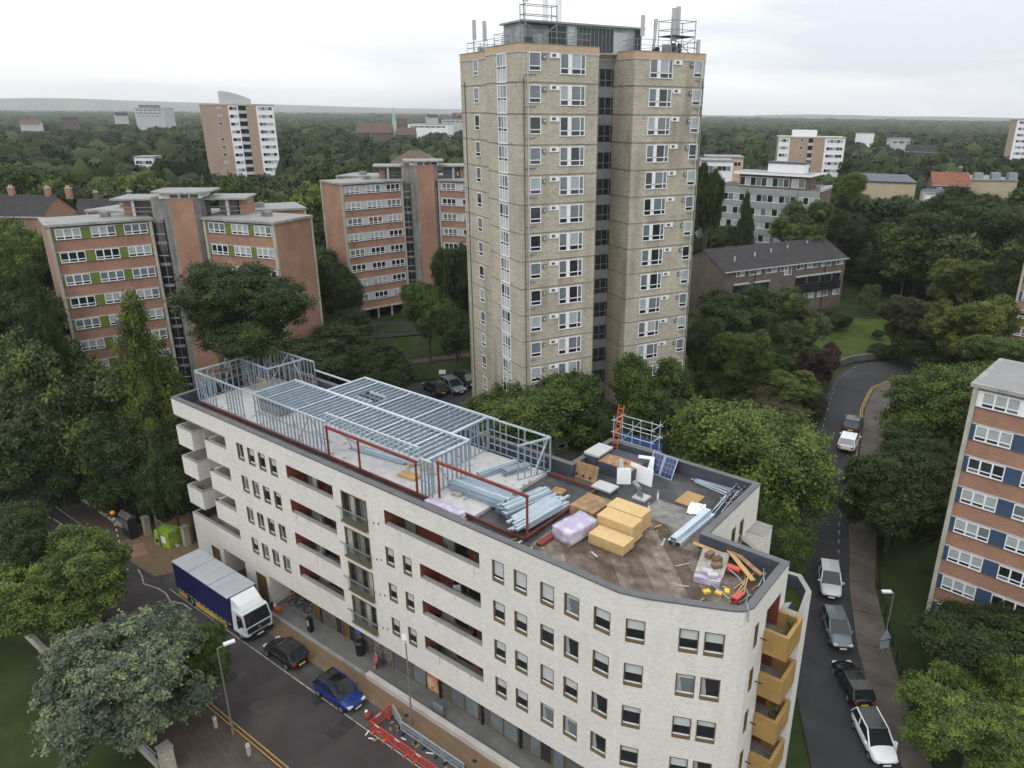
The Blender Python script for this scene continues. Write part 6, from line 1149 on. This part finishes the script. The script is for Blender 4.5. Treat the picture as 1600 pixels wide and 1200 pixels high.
for i in range(34):
    u, v = (r.uniform(31,40), r.uniform(.7,1.6)) if i < 20 else (r.uniform(39.5,52), r.uniform(1.2,9)); 
    if v < .8+max(0,(u-46.8)*.42): v = 1.0+max(0,(u-46.8)*.45)
    L = r.uniform(.12,.5); a = r.uniform(0,pi); mb = MB(); mb.bar((-L*cos(a),-L*sin(a),.03),(L*cos(a),L*sin(a),.05),r.uniform(.05,.16),.04,r.choice((timber,osb_old,whitep,osb_old,tarp,zinc))); tag(mb.build('debris_piece', None, (*uv(u,v), ZR+.03), WA), 'small piece of building debris lying on the flat roof', 'debris', 'building debris on the flat roof')
# ------------------------------------------------------------------ trees
def ico(n=2):
    bm = bmesh.new(); bmesh.ops.create_icosphere(bm, subdivisions=n, radius=1); bm.verts.ensure_lookup_table()
    v = np.array([x.co[:] for x in bm.verts]); f = np.array([[q.index for q in p.verts] for p in bm.faces]); bm.free(); return v, f
ICO1, ICO2 = ico(1), ico(2)
def unit(a): return a/np.maximum(np.linalg.norm(a, axis=-1, keepdims=True), 1e-6)
def quads(c, nrm, size, rng, asp=1.5):                # leaf quads round centres
    n = len(c); r = unit(rng.normal(size=(n,3))); a = unit(np.cross(nrm, r)); b = np.cross(nrm, a); s = size[:,None] if hasattr(size, '__len__') else size
    a = a*s*asp*.5; b = b*s*.5
    return np.stack([c-a, c+b*1.0, c+a, c-b*1.0], 1)   # lozenge leaves
def crown_parts(seed, profile, nl, nc, npl, leaf, rc):
    rng = np.random.default_rng(seed); L = []
    if profile == 'cone':
        for i in range(nl): k = (i+.5)/nl; r = .5*(1-k)**.65+.09; a = rng.uniform(0,6.28); d = .42*(1-k); L.append((cos(a)*d, sin(a)*d, -1+2*k, r, r*1.1))
    elif profile == 'pine':
        for i in range(nl): a = 6.28*i/nl*1.7+rng.uniform(-.3,.3); d = rng.uniform(.2,.78)*(.5+.5*(i % 3 > 0)); z = rng.uniform(-.8,.85)*(1-d*.4); L.append((cos(a)*d, sin(a)*d, z, rng.uniform(.24,.40), rng.uniform(.22,.34)))
    else:
        L.append((0,0,0,.54,.58) if profile == 'round' else (0,0,-.05,.46,.5))
        for i in range(nl):
            z = rng.uniform(-.62,.72); a = 2.4*i+rng.uniform(-.4,.4); d = math.sqrt(max(0.05,1-z*z))*rng.uniform(.46,.74 if profile == 'round' else .84); r = rng.uniform(.21,.42) if profile == 'round' else rng.uniform(.15,.33); L.append((cos(a)*d, sin(a)*d, z*.74, r, r*rng.uniform(.75,1)))
    L = np.array(L); w = L[:,3]**2; pick = rng.choice(len(L), nc, p=w/w.sum()); dirs = unit(rng.normal(size=(nc,3))+np.array([0,0,.25])); lp = L[pick]
    cc = lp[:,:3]+dirs*np.stack([lp[:,3],lp[:,3],lp[:,4]],1)*rng.uniform(.82,1.1,(nc,1))
    out = unit(cc*np.array([1,1,.8])+dirs*.6)
    idx = np.repeat(np.arange(nc), npl); n = len(idx); off = rng.normal(size=(n,3))*rc*np.array([1,1,.7]); c = cc[idx]+off
    nrm = unit(out[idx]*.55+np.array([0,0,.55])+rng.normal(size=(n,3))*.55)
    m = n//2; p2 = rng.choice(len(L), m, p=w/w.sum()); d2 = unit(rng.normal(size=(m,3))+np.array([0,0,.2])); lq = L[p2]; c2 = lq[:,:3]+d2*np.stack([lq[:,3],lq[:,3],lq[:,4]],1)*rng.uniform(.66,.98,(m,1))
    c = np.concatenate([c, c2]); nrm = np.concatenate([nrm, unit(d2*.6+np.array([0,0,.45])+rng.normal(size=(m,3))*.6)]); n0 = n; n += m
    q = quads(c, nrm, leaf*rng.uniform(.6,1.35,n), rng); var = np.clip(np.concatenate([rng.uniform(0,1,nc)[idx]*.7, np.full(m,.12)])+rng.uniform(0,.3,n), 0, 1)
    return L, q, var
def arrays_mesh(name, V, faces, var, mats, attr='leafvar'):
    me = bpy.data.meshes.new(name); me.vertices.add(len(V)); me.vertices.foreach_set('co', np.asarray(V, dtype=np.float32).ravel())
    tot = sum(f.size for f in faces); np_ = sum(len(f) for f in faces); me.loops.add(tot); me.polygons.add(np_)
    me.loops.foreach_set('vertex_index', np.concatenate([f.ravel() for f in faces]).astype(np.int32)); st = []; k = 0
    for f in faces: st.append(k+np.arange(len(f))*f.shape[1]); k += f.size
    me.polygons.foreach_set('loop_start', np.concatenate(st).astype(np.int32))
    for m_ in mats: me.materials.append(m_)
    if attr == 'leafvar': a = me.attributes.new('leafvar', 'FLOAT', 'POINT'); a.data.foreach_set('value', np.asarray(var, dtype=np.float32))
    else: a = me.attributes.new('tint', 'FLOAT_COLOR', 'POINT'); a.data.foreach_set('color', np.asarray(var, dtype=np.float32).ravel())
    me.update(calc_edges=True); return me
def crown_mesh(name, seed, profile='round', nl=9, nc=260, npl=40, leaf=.075, rc=.06, hull=.84):
    L, q, var = crown_parts(seed, profile, nl, nc, npl, leaf, rc); rng = np.random.default_rng(seed+1); V = [q.reshape(-1,3)]; vv = [np.repeat(var, 4)]; f4 = np.arange(len(q)*4).reshape(-1,4); T3 = []; b = len(q)*4
    for l in L:                                       # bumpy inner mass of each bough
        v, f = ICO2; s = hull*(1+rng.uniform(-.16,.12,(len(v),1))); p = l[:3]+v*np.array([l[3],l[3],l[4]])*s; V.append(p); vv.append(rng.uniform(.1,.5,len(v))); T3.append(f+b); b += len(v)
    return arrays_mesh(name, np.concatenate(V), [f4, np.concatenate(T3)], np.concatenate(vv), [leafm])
ARCH = {'oak': [crown_mesh('crown', s, 'round', 16, 720, 84, .027, .052, .6) for s in (1,2,3)],
        'loose': [crown_mesh('crown', s, 'loose', 26, 700, 80, .027, .044, .52) for s in (11,12,13)],
        'clump': [crown_mesh('crown', 21, 'loose', 32, 1100, 52, .026, .03, .62)],
        'cone': [crown_mesh('crown', s, 'cone', 13, 680, 64, .025, .045, .6) for s in (31,32)],
        'pine': [crown_mesh('crown', 41, 'pine', 24, 680, 80, .024, .05, .62)],
        'mid': [crown_mesh('crown', s, 'round', 13, 340, 36, .052, .06, .66) for s in (51,52,53,54)],
        'far': [crown_mesh('crown', s, 'round', 11, 170, 20, .092, .075, .7) for s in (61,62,63,64)],
        'fcone': [crown_mesh('crown', s, 'cone', 9, 150, 18, .078, .06, .66) for s in (71,)]}
def trunk_mesh(seed, mat, limbs=7, straight=False):   # unit trunk: 1 m tall from the ground, scaled to reach the crown
    r = random.Random(seed); mb = MB(); mb.tube((0,0,-.15),(0.02,.01,.62),.05,.032,8,mat); mb.tube((.02,.01,.62),(.03,.0,1.25),.032,.014,7,mat)
    for i in range(0 if straight else limbs): a = 2.4*i+r.uniform(-.4,.4); z = .48+.08*i; p = (.02,.01,z); m_ = (cos(a)*.2,sin(a)*.2,z+.22); e_ = (cos(a)*.42,sin(a)*.42,z+.42); mb.tube(p,m_,.022,.014,6,mat); mb.tube(m_,e_,.014,.006,5,mat)
    return mb.mesh('trunk')
def pine_trunk():
    r = random.Random(8); mb = MB(); mb.tube((0,0,-.1),(.02,.01,.55),.022,.016,8,palebark); mb.tube((.02,.01,.55),(.10,.02,.86),.014,.008,7,palebark); mb.tube((.02,.01,.55),(-.09,-.03,.88),.013,.007,7,palebark)
    for i in range(10): a = 2.4*i; z = .66+.025*i; sx = .06 if i % 2 else -.05; p = (sx,0,z); mb.tube(p,(sx+cos(a)*.2,sin(a)*.2,z+.06),.007,.003,5,palebark)
    return mb.mesh('trunk')
TR = [trunk_mesh(1, bark), trunk_mesh(2, palebark, 8), trunk_mesh(3, bark, 0, True), pine_trunk()]
rtree = random.Random(99)
GREEN = {'D': (.033,.057,.018), 'M': (.058,.095,.026), 'L': (.090,.138,.038), 'Y': (.092,.118,.030), 'G': (.135,.172,.130), 'P': (.040,.024,.027), 'B': (.074,.104,.040), 'O': (.050,.055,.030)}
def tint(k, j=.12): c = GREEN[k]; f = 1+rtree.uniform(-j, j); return (c[0]*f*(1+rtree.uniform(-j,j)*.5), c[1]*f, c[2]*f, 1)
def tree(kind, P, zc, R, Rz, col, label, group=None, trunk=0, name='tree', rot=None):
    x, y = P; g = T(x, y); t = empty(name, (x, y, g-.1), 0, label, 'tree', group); arch = ARCH[kind]
    c = inst('crown', arch[rtree.randrange(len(arch))], t, (0, 0, zc-g+.1), rtree.uniform(0,6.28) if rot is None else rot, (R, R*rtree.uniform(.92,1.08), Rz)); c.color = col
    if trunk is not None: h = max(zc-g, 1.0); inst('trunk', TR[trunk], t, (0,0,0), rtree.uniform(0,6), (min(max(R, h*.5), R*1.15),)*2+(min(h, (h+.6*Rz)/1.38),) if trunk != 3 else (h, h, h))
    return t
def ptree(kind, cx, cy, w, h, dz, col, label, trunk=0, group=None, name='tree', rot=None):  # crown centred on a pixel, dz above its ground
    z = 0
    if isinstance(dz, str):                           # 'v3': stand 3 m behind the front line of the white flats
        d_ = ray(cx, cy); k_ = (float(dz[1:])-(WB[0]*WS-WB[1]*WC))/(-d_[0]*WS+d_[1]*WC); dz = -hypot(d_[0]*k_, d_[1]*k_)
    for _ in range(25): p = at(cx, cy, z+dz) if dz > 0 else atd(cx, cy, -dz)[:2]; z = .5*z+.5*T(*p)
    zc = T(*p)+dz if dz > 0 else atd(cx, cy, -dz)[2]; dz = zc-T(*p); sl = math.sqrt(p[0]**2+p[1]**2+(HC-zc)**2); R = w/2*sl/F; sd_ = (HC-zc)/sl; a_ = h/2*sl/F; Rz = math.sqrt(max(a_*a_-(R*sd_)**2, (.5*R)**2))/math.sqrt(1-sd_*sd_); Rz = min(Rz, dz*.97); R *= .88 if kind in ('loose', 'clump') else .96
    return tree(kind, p, zc, R, Rz, tint(col), label, group, trunk, name, rot)
for a in (
 ('clump',196,1064,258,236,5.6,'G','large grey green clumpy tree at the bottom left beside the road',0),
 ('oak',306,1030,92,140,4.2,'M','small dark street tree between the grey tree and the lorry',0),
 ('loose',98,905,186,150,5.2,'L','bright green loose crowned tree on the left in front of the lorry',0),
 ('oak',22,728,150,190,7.0,'D','dark broad tree at the left edge above the street',0),
 ('oak',12,860,120,150,6.0,'D','dark tree cut off at the left edge beside the hidden car',0),
 ('loose',32,615,160,190,'v0.3','B','soft green tree at the left edge below the brick terrace',0),
 ('loose',125,630,220,260,'v0.3','B','large feathery green tree in front of the green panelled flats',0),
 ('oak',205,715,140,150,'v1','D','shaded tree behind the lime green cover',0),
 ('oak',110,690,130,110,'v0','D','dark tree over the low wall of the left street',0),
 ('cone',240,632,150,285,'v4','Y','tall yellow green conifer beside the left end of the white flats',2),
 ('oak',285,735,100,160,'v1.5','D','dark tree hard against the left corner balconies',0),
 ('oak',28,672,110,100,'v0','D','dark bushy tree low at the left edge behind the street wall',0),
 ('oak',85,690,120,95,'v-.3','D','low dark tree behind the middle of the street wall',0),
 ('oak',160,722,120,105,'v0','D','low dark tree behind the notice kiosk',0),
 ('oak',218,740,105,105,'v0.6','D','low dark tree behind the left brick pier',0),
 ('oak',266,752,90,100,'v1','D','low dark tree squeezed between the conifer and the corner balconies',0),
 ('oak',500,560,190,105,9.0,'D','dark broadleaf behind the stud frame, right of the pine',0),
 ('oak',415,575,120,90,8.0,'D','dark tree under the pine behind the stud frame',0),
 ('oak',560,590,110,80,7.0,'D','low dark tree behind the left roof joists',0),
 ('oak',527,455,76,115,9.5,'D','dark tree between the two blocks of brick flats',0),
 ('oak',540,515,80,80,7.0,'D','dark tree in front of the gap between the brick flats',0),
 ('oak',668,485,95,110,8.0,'M','green tree in front of the grey panelled flats, the left one',0),
 ('oak',712,440,72,150,10.0,'D','tall dark tree against the left edge of the tower',0),
 ('oak',712,520,70,90,7.0,'D','shaded tree at the foot of the tower above the parked cars',0),
 ('oak',36,402,90,125,-118,'L','light green tree at the left edge below the terrace roof',0),
 ('oak',30,500,115,130,-100,'D','dark tree left of the green panelled flats',0),
 ('cone',64,510,64,150,-90,'D','dark pointed tree against the end wall of the green panelled flats',2),
 ('oak',838,642,238,178,9.5,'M','dense green tree in front of the tower, the left of two',0),
 ('loose',1020,632,165,190,9.0,'M','dark feathery tree in front of the tower, the right of two',0),
 ('oak',942,668,130,125,8.0,'D','dark rounded tree filling the gap between the two trees before the tower',0),
 ('oak',588,585,115,115,-82,'D','dark tree between the roof joists and the lawn behind the flats',0),
 ('oak',1178,718,262,250,8.6,'L','big light green tree filling the space right of the scaffold',0),
 ('oak',1215,840,120,130,6.0,'M','green tree behind the right step of the white flats',0),
 ('oak',1150,492,135,110,8.5,'D','dark tree in front of the brown maisonettes',0),
 ('loose',1235,500,125,110,7.0,'B','pale drooping tree in front of the maisonettes, right of the dark one',0),
 ('oak',1162,560,95,120,6.5,'M','mid green tree below the dark tree by the tower',0),
 ('oak',1135,590,110,80,3.2,'D','dark undergrowth bush at the foot of the trees right of the tower',None),
 ('oak',1185,600,110,80,3.2,'D','dark undergrowth bush below the mid green tree, left of the yellow green shrub',None),
 ('oak',1230,555,90,70,3.4,'M','mid green bush under the pale drooping tree by the maisonettes',None),
 ('oak',1262,628,60,70,2.6,'O','olive bush at the kerb on the inside of the bend',None),
 ('oak',1420,540,60,50,3.0,'D','dark bush under the grey brown tree beyond the road bend',None),
 ('oak',1490,545,110,60,3.5,'D','dark shrubbery under the yellow tinged tree on the right',None),
 ('oak',1420,800,120,110,3.0,'D','dark undergrowth beside the right pavement under the overhanging tree',None),
 ('oak',1105,540,80,120,6.5,'D','dark tree right against the tower side',0),
 ('loose',1240,605,110,70,4.5,'Y','yellow green shrub tree at the inside of the road bend',0),
 ('oak',1205,640,120,60,4.0,'O','brownish shrubby tree below the yellow green one',0),
 ('loose',1282,568,80,90,3.6,'P','dark purple leaved tree by the road bend',0),
 ('oak',1498,628,180,165,-80,'M','broad green tree right of the road bend',0),
 ('oak',1400,770,165,165,-66,'D','dark green tree overhanging the right pavement',0),
 ('oak',1440,720,150,110,7.0,'D','dark tree left of the blue panelled flats',0),
 ('loose',1508,438,105,85,9.0,'Y','pale yellow green tree in the right woods',0),
 ('loose',1525,505,140,110,8.0,'Y','yellow tinged tree below the pale one on the right',0),
 ('loose',1425,500,95,95,6.0,'O','grey brown thin tree at the far side of the lawn',1),
 ('oak',1575,560,110,90,7.0,'M','green tree above the roof of the blue panelled flats',0),
 ('oak',1550,1010,190,150,4.6,'D','dark glossy tree in front of the blue panelled flats',0),
 ('loose',1525,1125,200,170,4.6,'L','light green tree at the bottom right corner',0),
 ('loose',1600,1080,120,200,5.0,'L','light green tree cut off by the right edge at the bottom',0),
 ('oak',1305,498,48,40,1.9,'D','clipped dark bush at the end of the maisonettes',None),
 ('oak',1378,548,42,26,1.0,'D','low dark shrub on the lawn above the road bend',None),
 ('oak',1372,522,18,14,.8,'D','tiny dark shrub in the middle of the lawn',None),
 ('loose',1358,465,40,60,3.0,'B','slender young tree at the back of the lawn',0),
 ('oak',1372,405,150,190,-165,'D','very tall dark tree behind the right end of the maisonettes',0),
 ('oak',1440,385,130,160,-155,'D','tall dark tree in the right woods beyond the lawn',0),
 ('oak',1490,345,120,110,-170,'D','dark tree in the right woods below the red roofed house',0),
 ('loose',1255,352,105,90,-147,'B','grey green tree hiding the foot of the glazed flats',0),
 ('cone',1163,352,44,92,-146,'D','dark conifer in front of the glazed flats',2),
 ('oak',1320,300,66,75,-190,'M','tree right of the glazed flats in front of the sandy hall',0),
 ('oak',1108,310,46,130,-128,'D','tall dark tree right of the tower',0),
 ('oak',1125,375,60,60,-148,'D','dark tree behind the left gable of the maisonettes',0),
 ('oak',1580,450,80,120,9.0,'D','dark tree beside the sliver of flats at the right edge',0),
 ('oak',1560,380,130,130,-150,'D','dark tree in the upper right woods',0),
 ('oak',1530,345,110,90,-165,'D','dark tree in the right woods above the pale tree',0),
 ('oak',1320,365,70,90,-160,'D','dark tree peeping over the maisonette roof',0),
 ('cone',418,230,60,75,14.0,'D','dark cedar like tree below the curved roofed tower block',2),
 ('oak',292,268,95,42,8.0,'Y','yellow green rounded tree in the left woods below the tan tower',0),
 ('oak',505,250,58,34,9.0,'L','bright green treetop behind the middle brick flats',0),
 ('oak',188,312,50,40,7.0,'Y','rusty yellow tree behind the roof of the left flats',0),
 ('oak',8,250,60,60,10.0,'M','mid green tree at the far left edge of the woods',0)):
    ptree(*a[:8], trunk=a[8])
# the spreading pine keeps its bare forked trunk in view
ptree('pine',374,482,195,145,-74,'D','dark spreading pine with a bare reddish trunk in front of the left brick flats',3)
# individual trees of the surrounding woods
keep = [(P, r) for P, r in (((-46,92),17),((-24,128),17),((8,79),17),((42,128),12),((52,138),11),((33,55),11),((68,150),14),((58,155),12))]
dirs = [(atd(x, 200, d)[:2], r) for x, d, r in ((345,300,19),(400,300,17),(1262,300,17),(612,262,12),(650,262,9),(1375,220,12),(1530,240,16),(1462,228,9),(20,165,13),(70,168,13),(120,176,12),(220,330,10),(1120,215,12),(1130,235,12))]
keep += dirs
def sight(x, y):                                       # crowns that would hide a low building behind them stay shorter
    return 1.0
cands = []; rw = random.Random(4242)
for _ in range(9000):
    rr_ = math.sqrt(rw.uniform(118**2, 380**2)); az = rw.uniform(-.68, .60); x, y = rr_*sin(az), rr_*cos(az)
    if any(hypot(x-p[0], y-p[1]) < r for p, r in keep): continue
    if 36 < x < 70 and 84 < y < 128: continue
    if -40 < x < -6 and 82 < y < 124: continue
    if -24 < x < 4 and y < 125: continue
    R = rw.uniform(4.6, 8.2)*(1 if rr_ > 170 else .85)
    if any(hypot(x-c[0], y-c[1]) < (R+c[2])*.68 for c in cands): continue
    cands.append((x, y, R, rr_))
cands.sort(key=lambda c: c[3]); NEAR = cands[:215]; REST = cands[215:]
lowb = [(1127,1305,330,230),(1335,1420,301,250),(1430,1560,300,240),(0,130,345,200),(600,670,262,285),(315,430,268,330),(1210,1310,270,330),(205,235,251,345),(1085,1325,492,175),(1118,1300,352,150)]  # keep these pixel windows clear of taller crowns in front
def hidetop(x, y, R):                                  # tallest crown top that leaves the buildings behind in view
    v = np.array([x, y, 12-HC]); zz_ = v@fwd; px = CX+F*(v@RV)/zz_; wpx = R*F/zz_; top = 99
    for x0, x1, yb, d in lowb:
        if x0-wpx*.7 < px < x1+wpx*.7 and hypot(x, y) < d:
            dd_ = ray(px, yb); t = hypot(x, y)/hypot(dd_[0], dd_[1]); top = min(top, HC+dd_[2]*t)
    return top
words = {'D': 'dark green', 'M': 'mid green', 'B': 'soft green', 'L': 'light green', 'O': 'olive brown', 'Y': 'yellow green'}
def sector(x, y): 
    a = atan2(x, y)
    return 'left of the curved roofed tower block' if a < -.44 else 'between curved roofed block and tall tower' if a < -.12 else 'just right of the tall tower' if a < .25 else 'on the right beyond the lawn'
for x, y, R, rr_ in NEAR:
    k = rw.choice('DDDDDMMMMBBOLY' if rr_ > 150 else 'DDDDMMB'); g = T(x, y); H = min(R*rw.uniform(1.9, 2.5)+3, hidetop(x, y, R)-g)
    if H < 4: continue
    R = min(R, H*.6); Rz = H*.42; kind = 'mid' if rr_ < 230 else 'far'; con = rw.random() < .07
    if con: kind = 'fcone'; H *= 1.15; Rz = H*.5; R *= .62; k = 'D'
    sx = sector(x, y); lab = '%s %s in the woods %s' % (words[k], 'conifer' if con else 'broadleaf tree', sx)
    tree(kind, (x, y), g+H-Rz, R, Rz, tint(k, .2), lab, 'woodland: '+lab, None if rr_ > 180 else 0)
# everything farther reads as one wood
def far_wood():
    rng = np.random.default_rng(8); V = []; Cc = []; Q = []; T3 = []; nv = 0; pts = [(x, y, R, r, 1) for x, y, R, r in REST]
    rads = [380]
    while rads[-1] < 3600: rads.append(rads[-1]*1.021+2.2)
    for r in rads:
        step = max(10.5, r*.0125); n = int(1.32*r/step)
        for i in range(n): az = -.70+1.32*(i+rng.uniform(-.45,.45))/n; q = r+rng.uniform(-.012,.012)*r; pts.append((q*sin(az), q*cos(az), rng.uniform(.55,.9)*step if r > 900 else rng.uniform(5.5,9.5), q, 0))
    far_keep = [(atd(x, 190, d)[:2], rr) for x, d, rr in ((655,620,22),(660,615,22),(705,760,22),(575,560,24),(595,560,16),(226,900,22),(222,900,20),(1355,560,11),(1405,480,12),(1595,330,20))]
    leafs = {d: crown_parts(90+d, 'round', 9, 60, 7, .15, .09)[1] for d in range(4)}
    for x, y, R, r, near in pts:
        if any(hypot(x-p[0], y-p[1]) < q for p, q in far_keep): continue
        g = T(x, y); H = min(rng.uniform(11, 19), hidetop(x, y, R)-g if r < 345 else 99)
        if H < 3: continue
        k = rng.choice(list('DDDDDDMMMBO')); c = np.array(GREEN[k])*rng.uniform(.45,.78)*np.array([1,.94,1.05]); Rz = H*.5; base = np.array([x, y, g+H-Rz]); a = rng.uniform(0,6.28); rot = np.array([[cos(a),-sin(a),0],[sin(a),cos(a),0],[0,0,1]])
        if r < 950:
            q = leafs[int(rng.integers(4))]; p = (q.reshape(-1,3)@rot.T)*np.array([R,R,Rz])*1.0+base; V.append(p); Cc.append(np.repeat(c*1.0*rng.uniform(.6,1.5,(len(q),1)), 4, 0)); Q.append(np.arange(len(q)*4).reshape(-1,4)+nv); nv += len(p)
        v, f = ICO2 if r < 950 else ICO1; p = (v*(1+rng.uniform(-.22,.2,(len(v),1))))@rot.T*np.array([R*.82,R*.82,Rz*.85])+base; V.append(p); Cc.append(c*rng.uniform(.75,1.15,(len(v),1))); T3.append(f+nv); nv += len(p)
    Cc = np.concatenate(Cc); Cc = np.concatenate([Cc, np.ones((len(Cc),1))], 1)
    me = arrays_mesh('far_wood', np.concatenate(V), [np.concatenate(Q), np.concatenate(T3)], Cc, [woodm], 'tint'); me.polygons.foreach_set('use_smooth', np.ones(len(me.polygons), dtype=bool)); tag(inst('far_wood', me), 'distant dark green wood reaching to the horizon', 'wood', kind='stuff')
far_wood()
# far ridge on the horizon
def ridge(name, pts, depth):
    mb = MB(); P = []
    for (px, py, d) in pts: P.append(atd(px, py, d))
    for a, b in zip(P, P[1:]):
        k = 1+depth/hypot(a[0], a[1]); k0 = 1-depth*.6/hypot(a[0], a[1])
        mb.poly([(a[0]*k0,a[1]*k0,-10),(b[0]*k0,b[1]*k0,-10),b,a], hillm); mb.poly([a,b,(b[0]*k,b[1]*k,-10),(a[0]*k,a[1]*k,-10)], hillm)
    return tag(mb.build(name, smooth=True), kind='structure')
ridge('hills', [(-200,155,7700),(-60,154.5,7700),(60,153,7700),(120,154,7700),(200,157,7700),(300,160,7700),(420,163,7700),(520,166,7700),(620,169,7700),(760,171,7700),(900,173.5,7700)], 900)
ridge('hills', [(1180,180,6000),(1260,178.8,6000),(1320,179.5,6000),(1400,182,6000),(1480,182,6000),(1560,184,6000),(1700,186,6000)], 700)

# ------------------------------------------------------------------ the hazy air
hz = bpy.data.materials.new('haze'); hz.use_nodes = True; t_ = hz.node_tree; t_.nodes.clear(); o_ = t_.nodes.new('ShaderNodeOutputMaterial'); pv = t_.nodes.new('ShaderNodeVolumePrincipled')
pv.inputs['Density'].default_value = 0.0001; pv.inputs['Color'].default_value = (.95,.97,1,1); t_.links.new(pv.outputs[0], o_.inputs['Volume'])
mb = MB(); mb.box(-8300, 8300, -90, 8300, -14, 190, hz); tag(mb.build('haze'), kind='stuff')
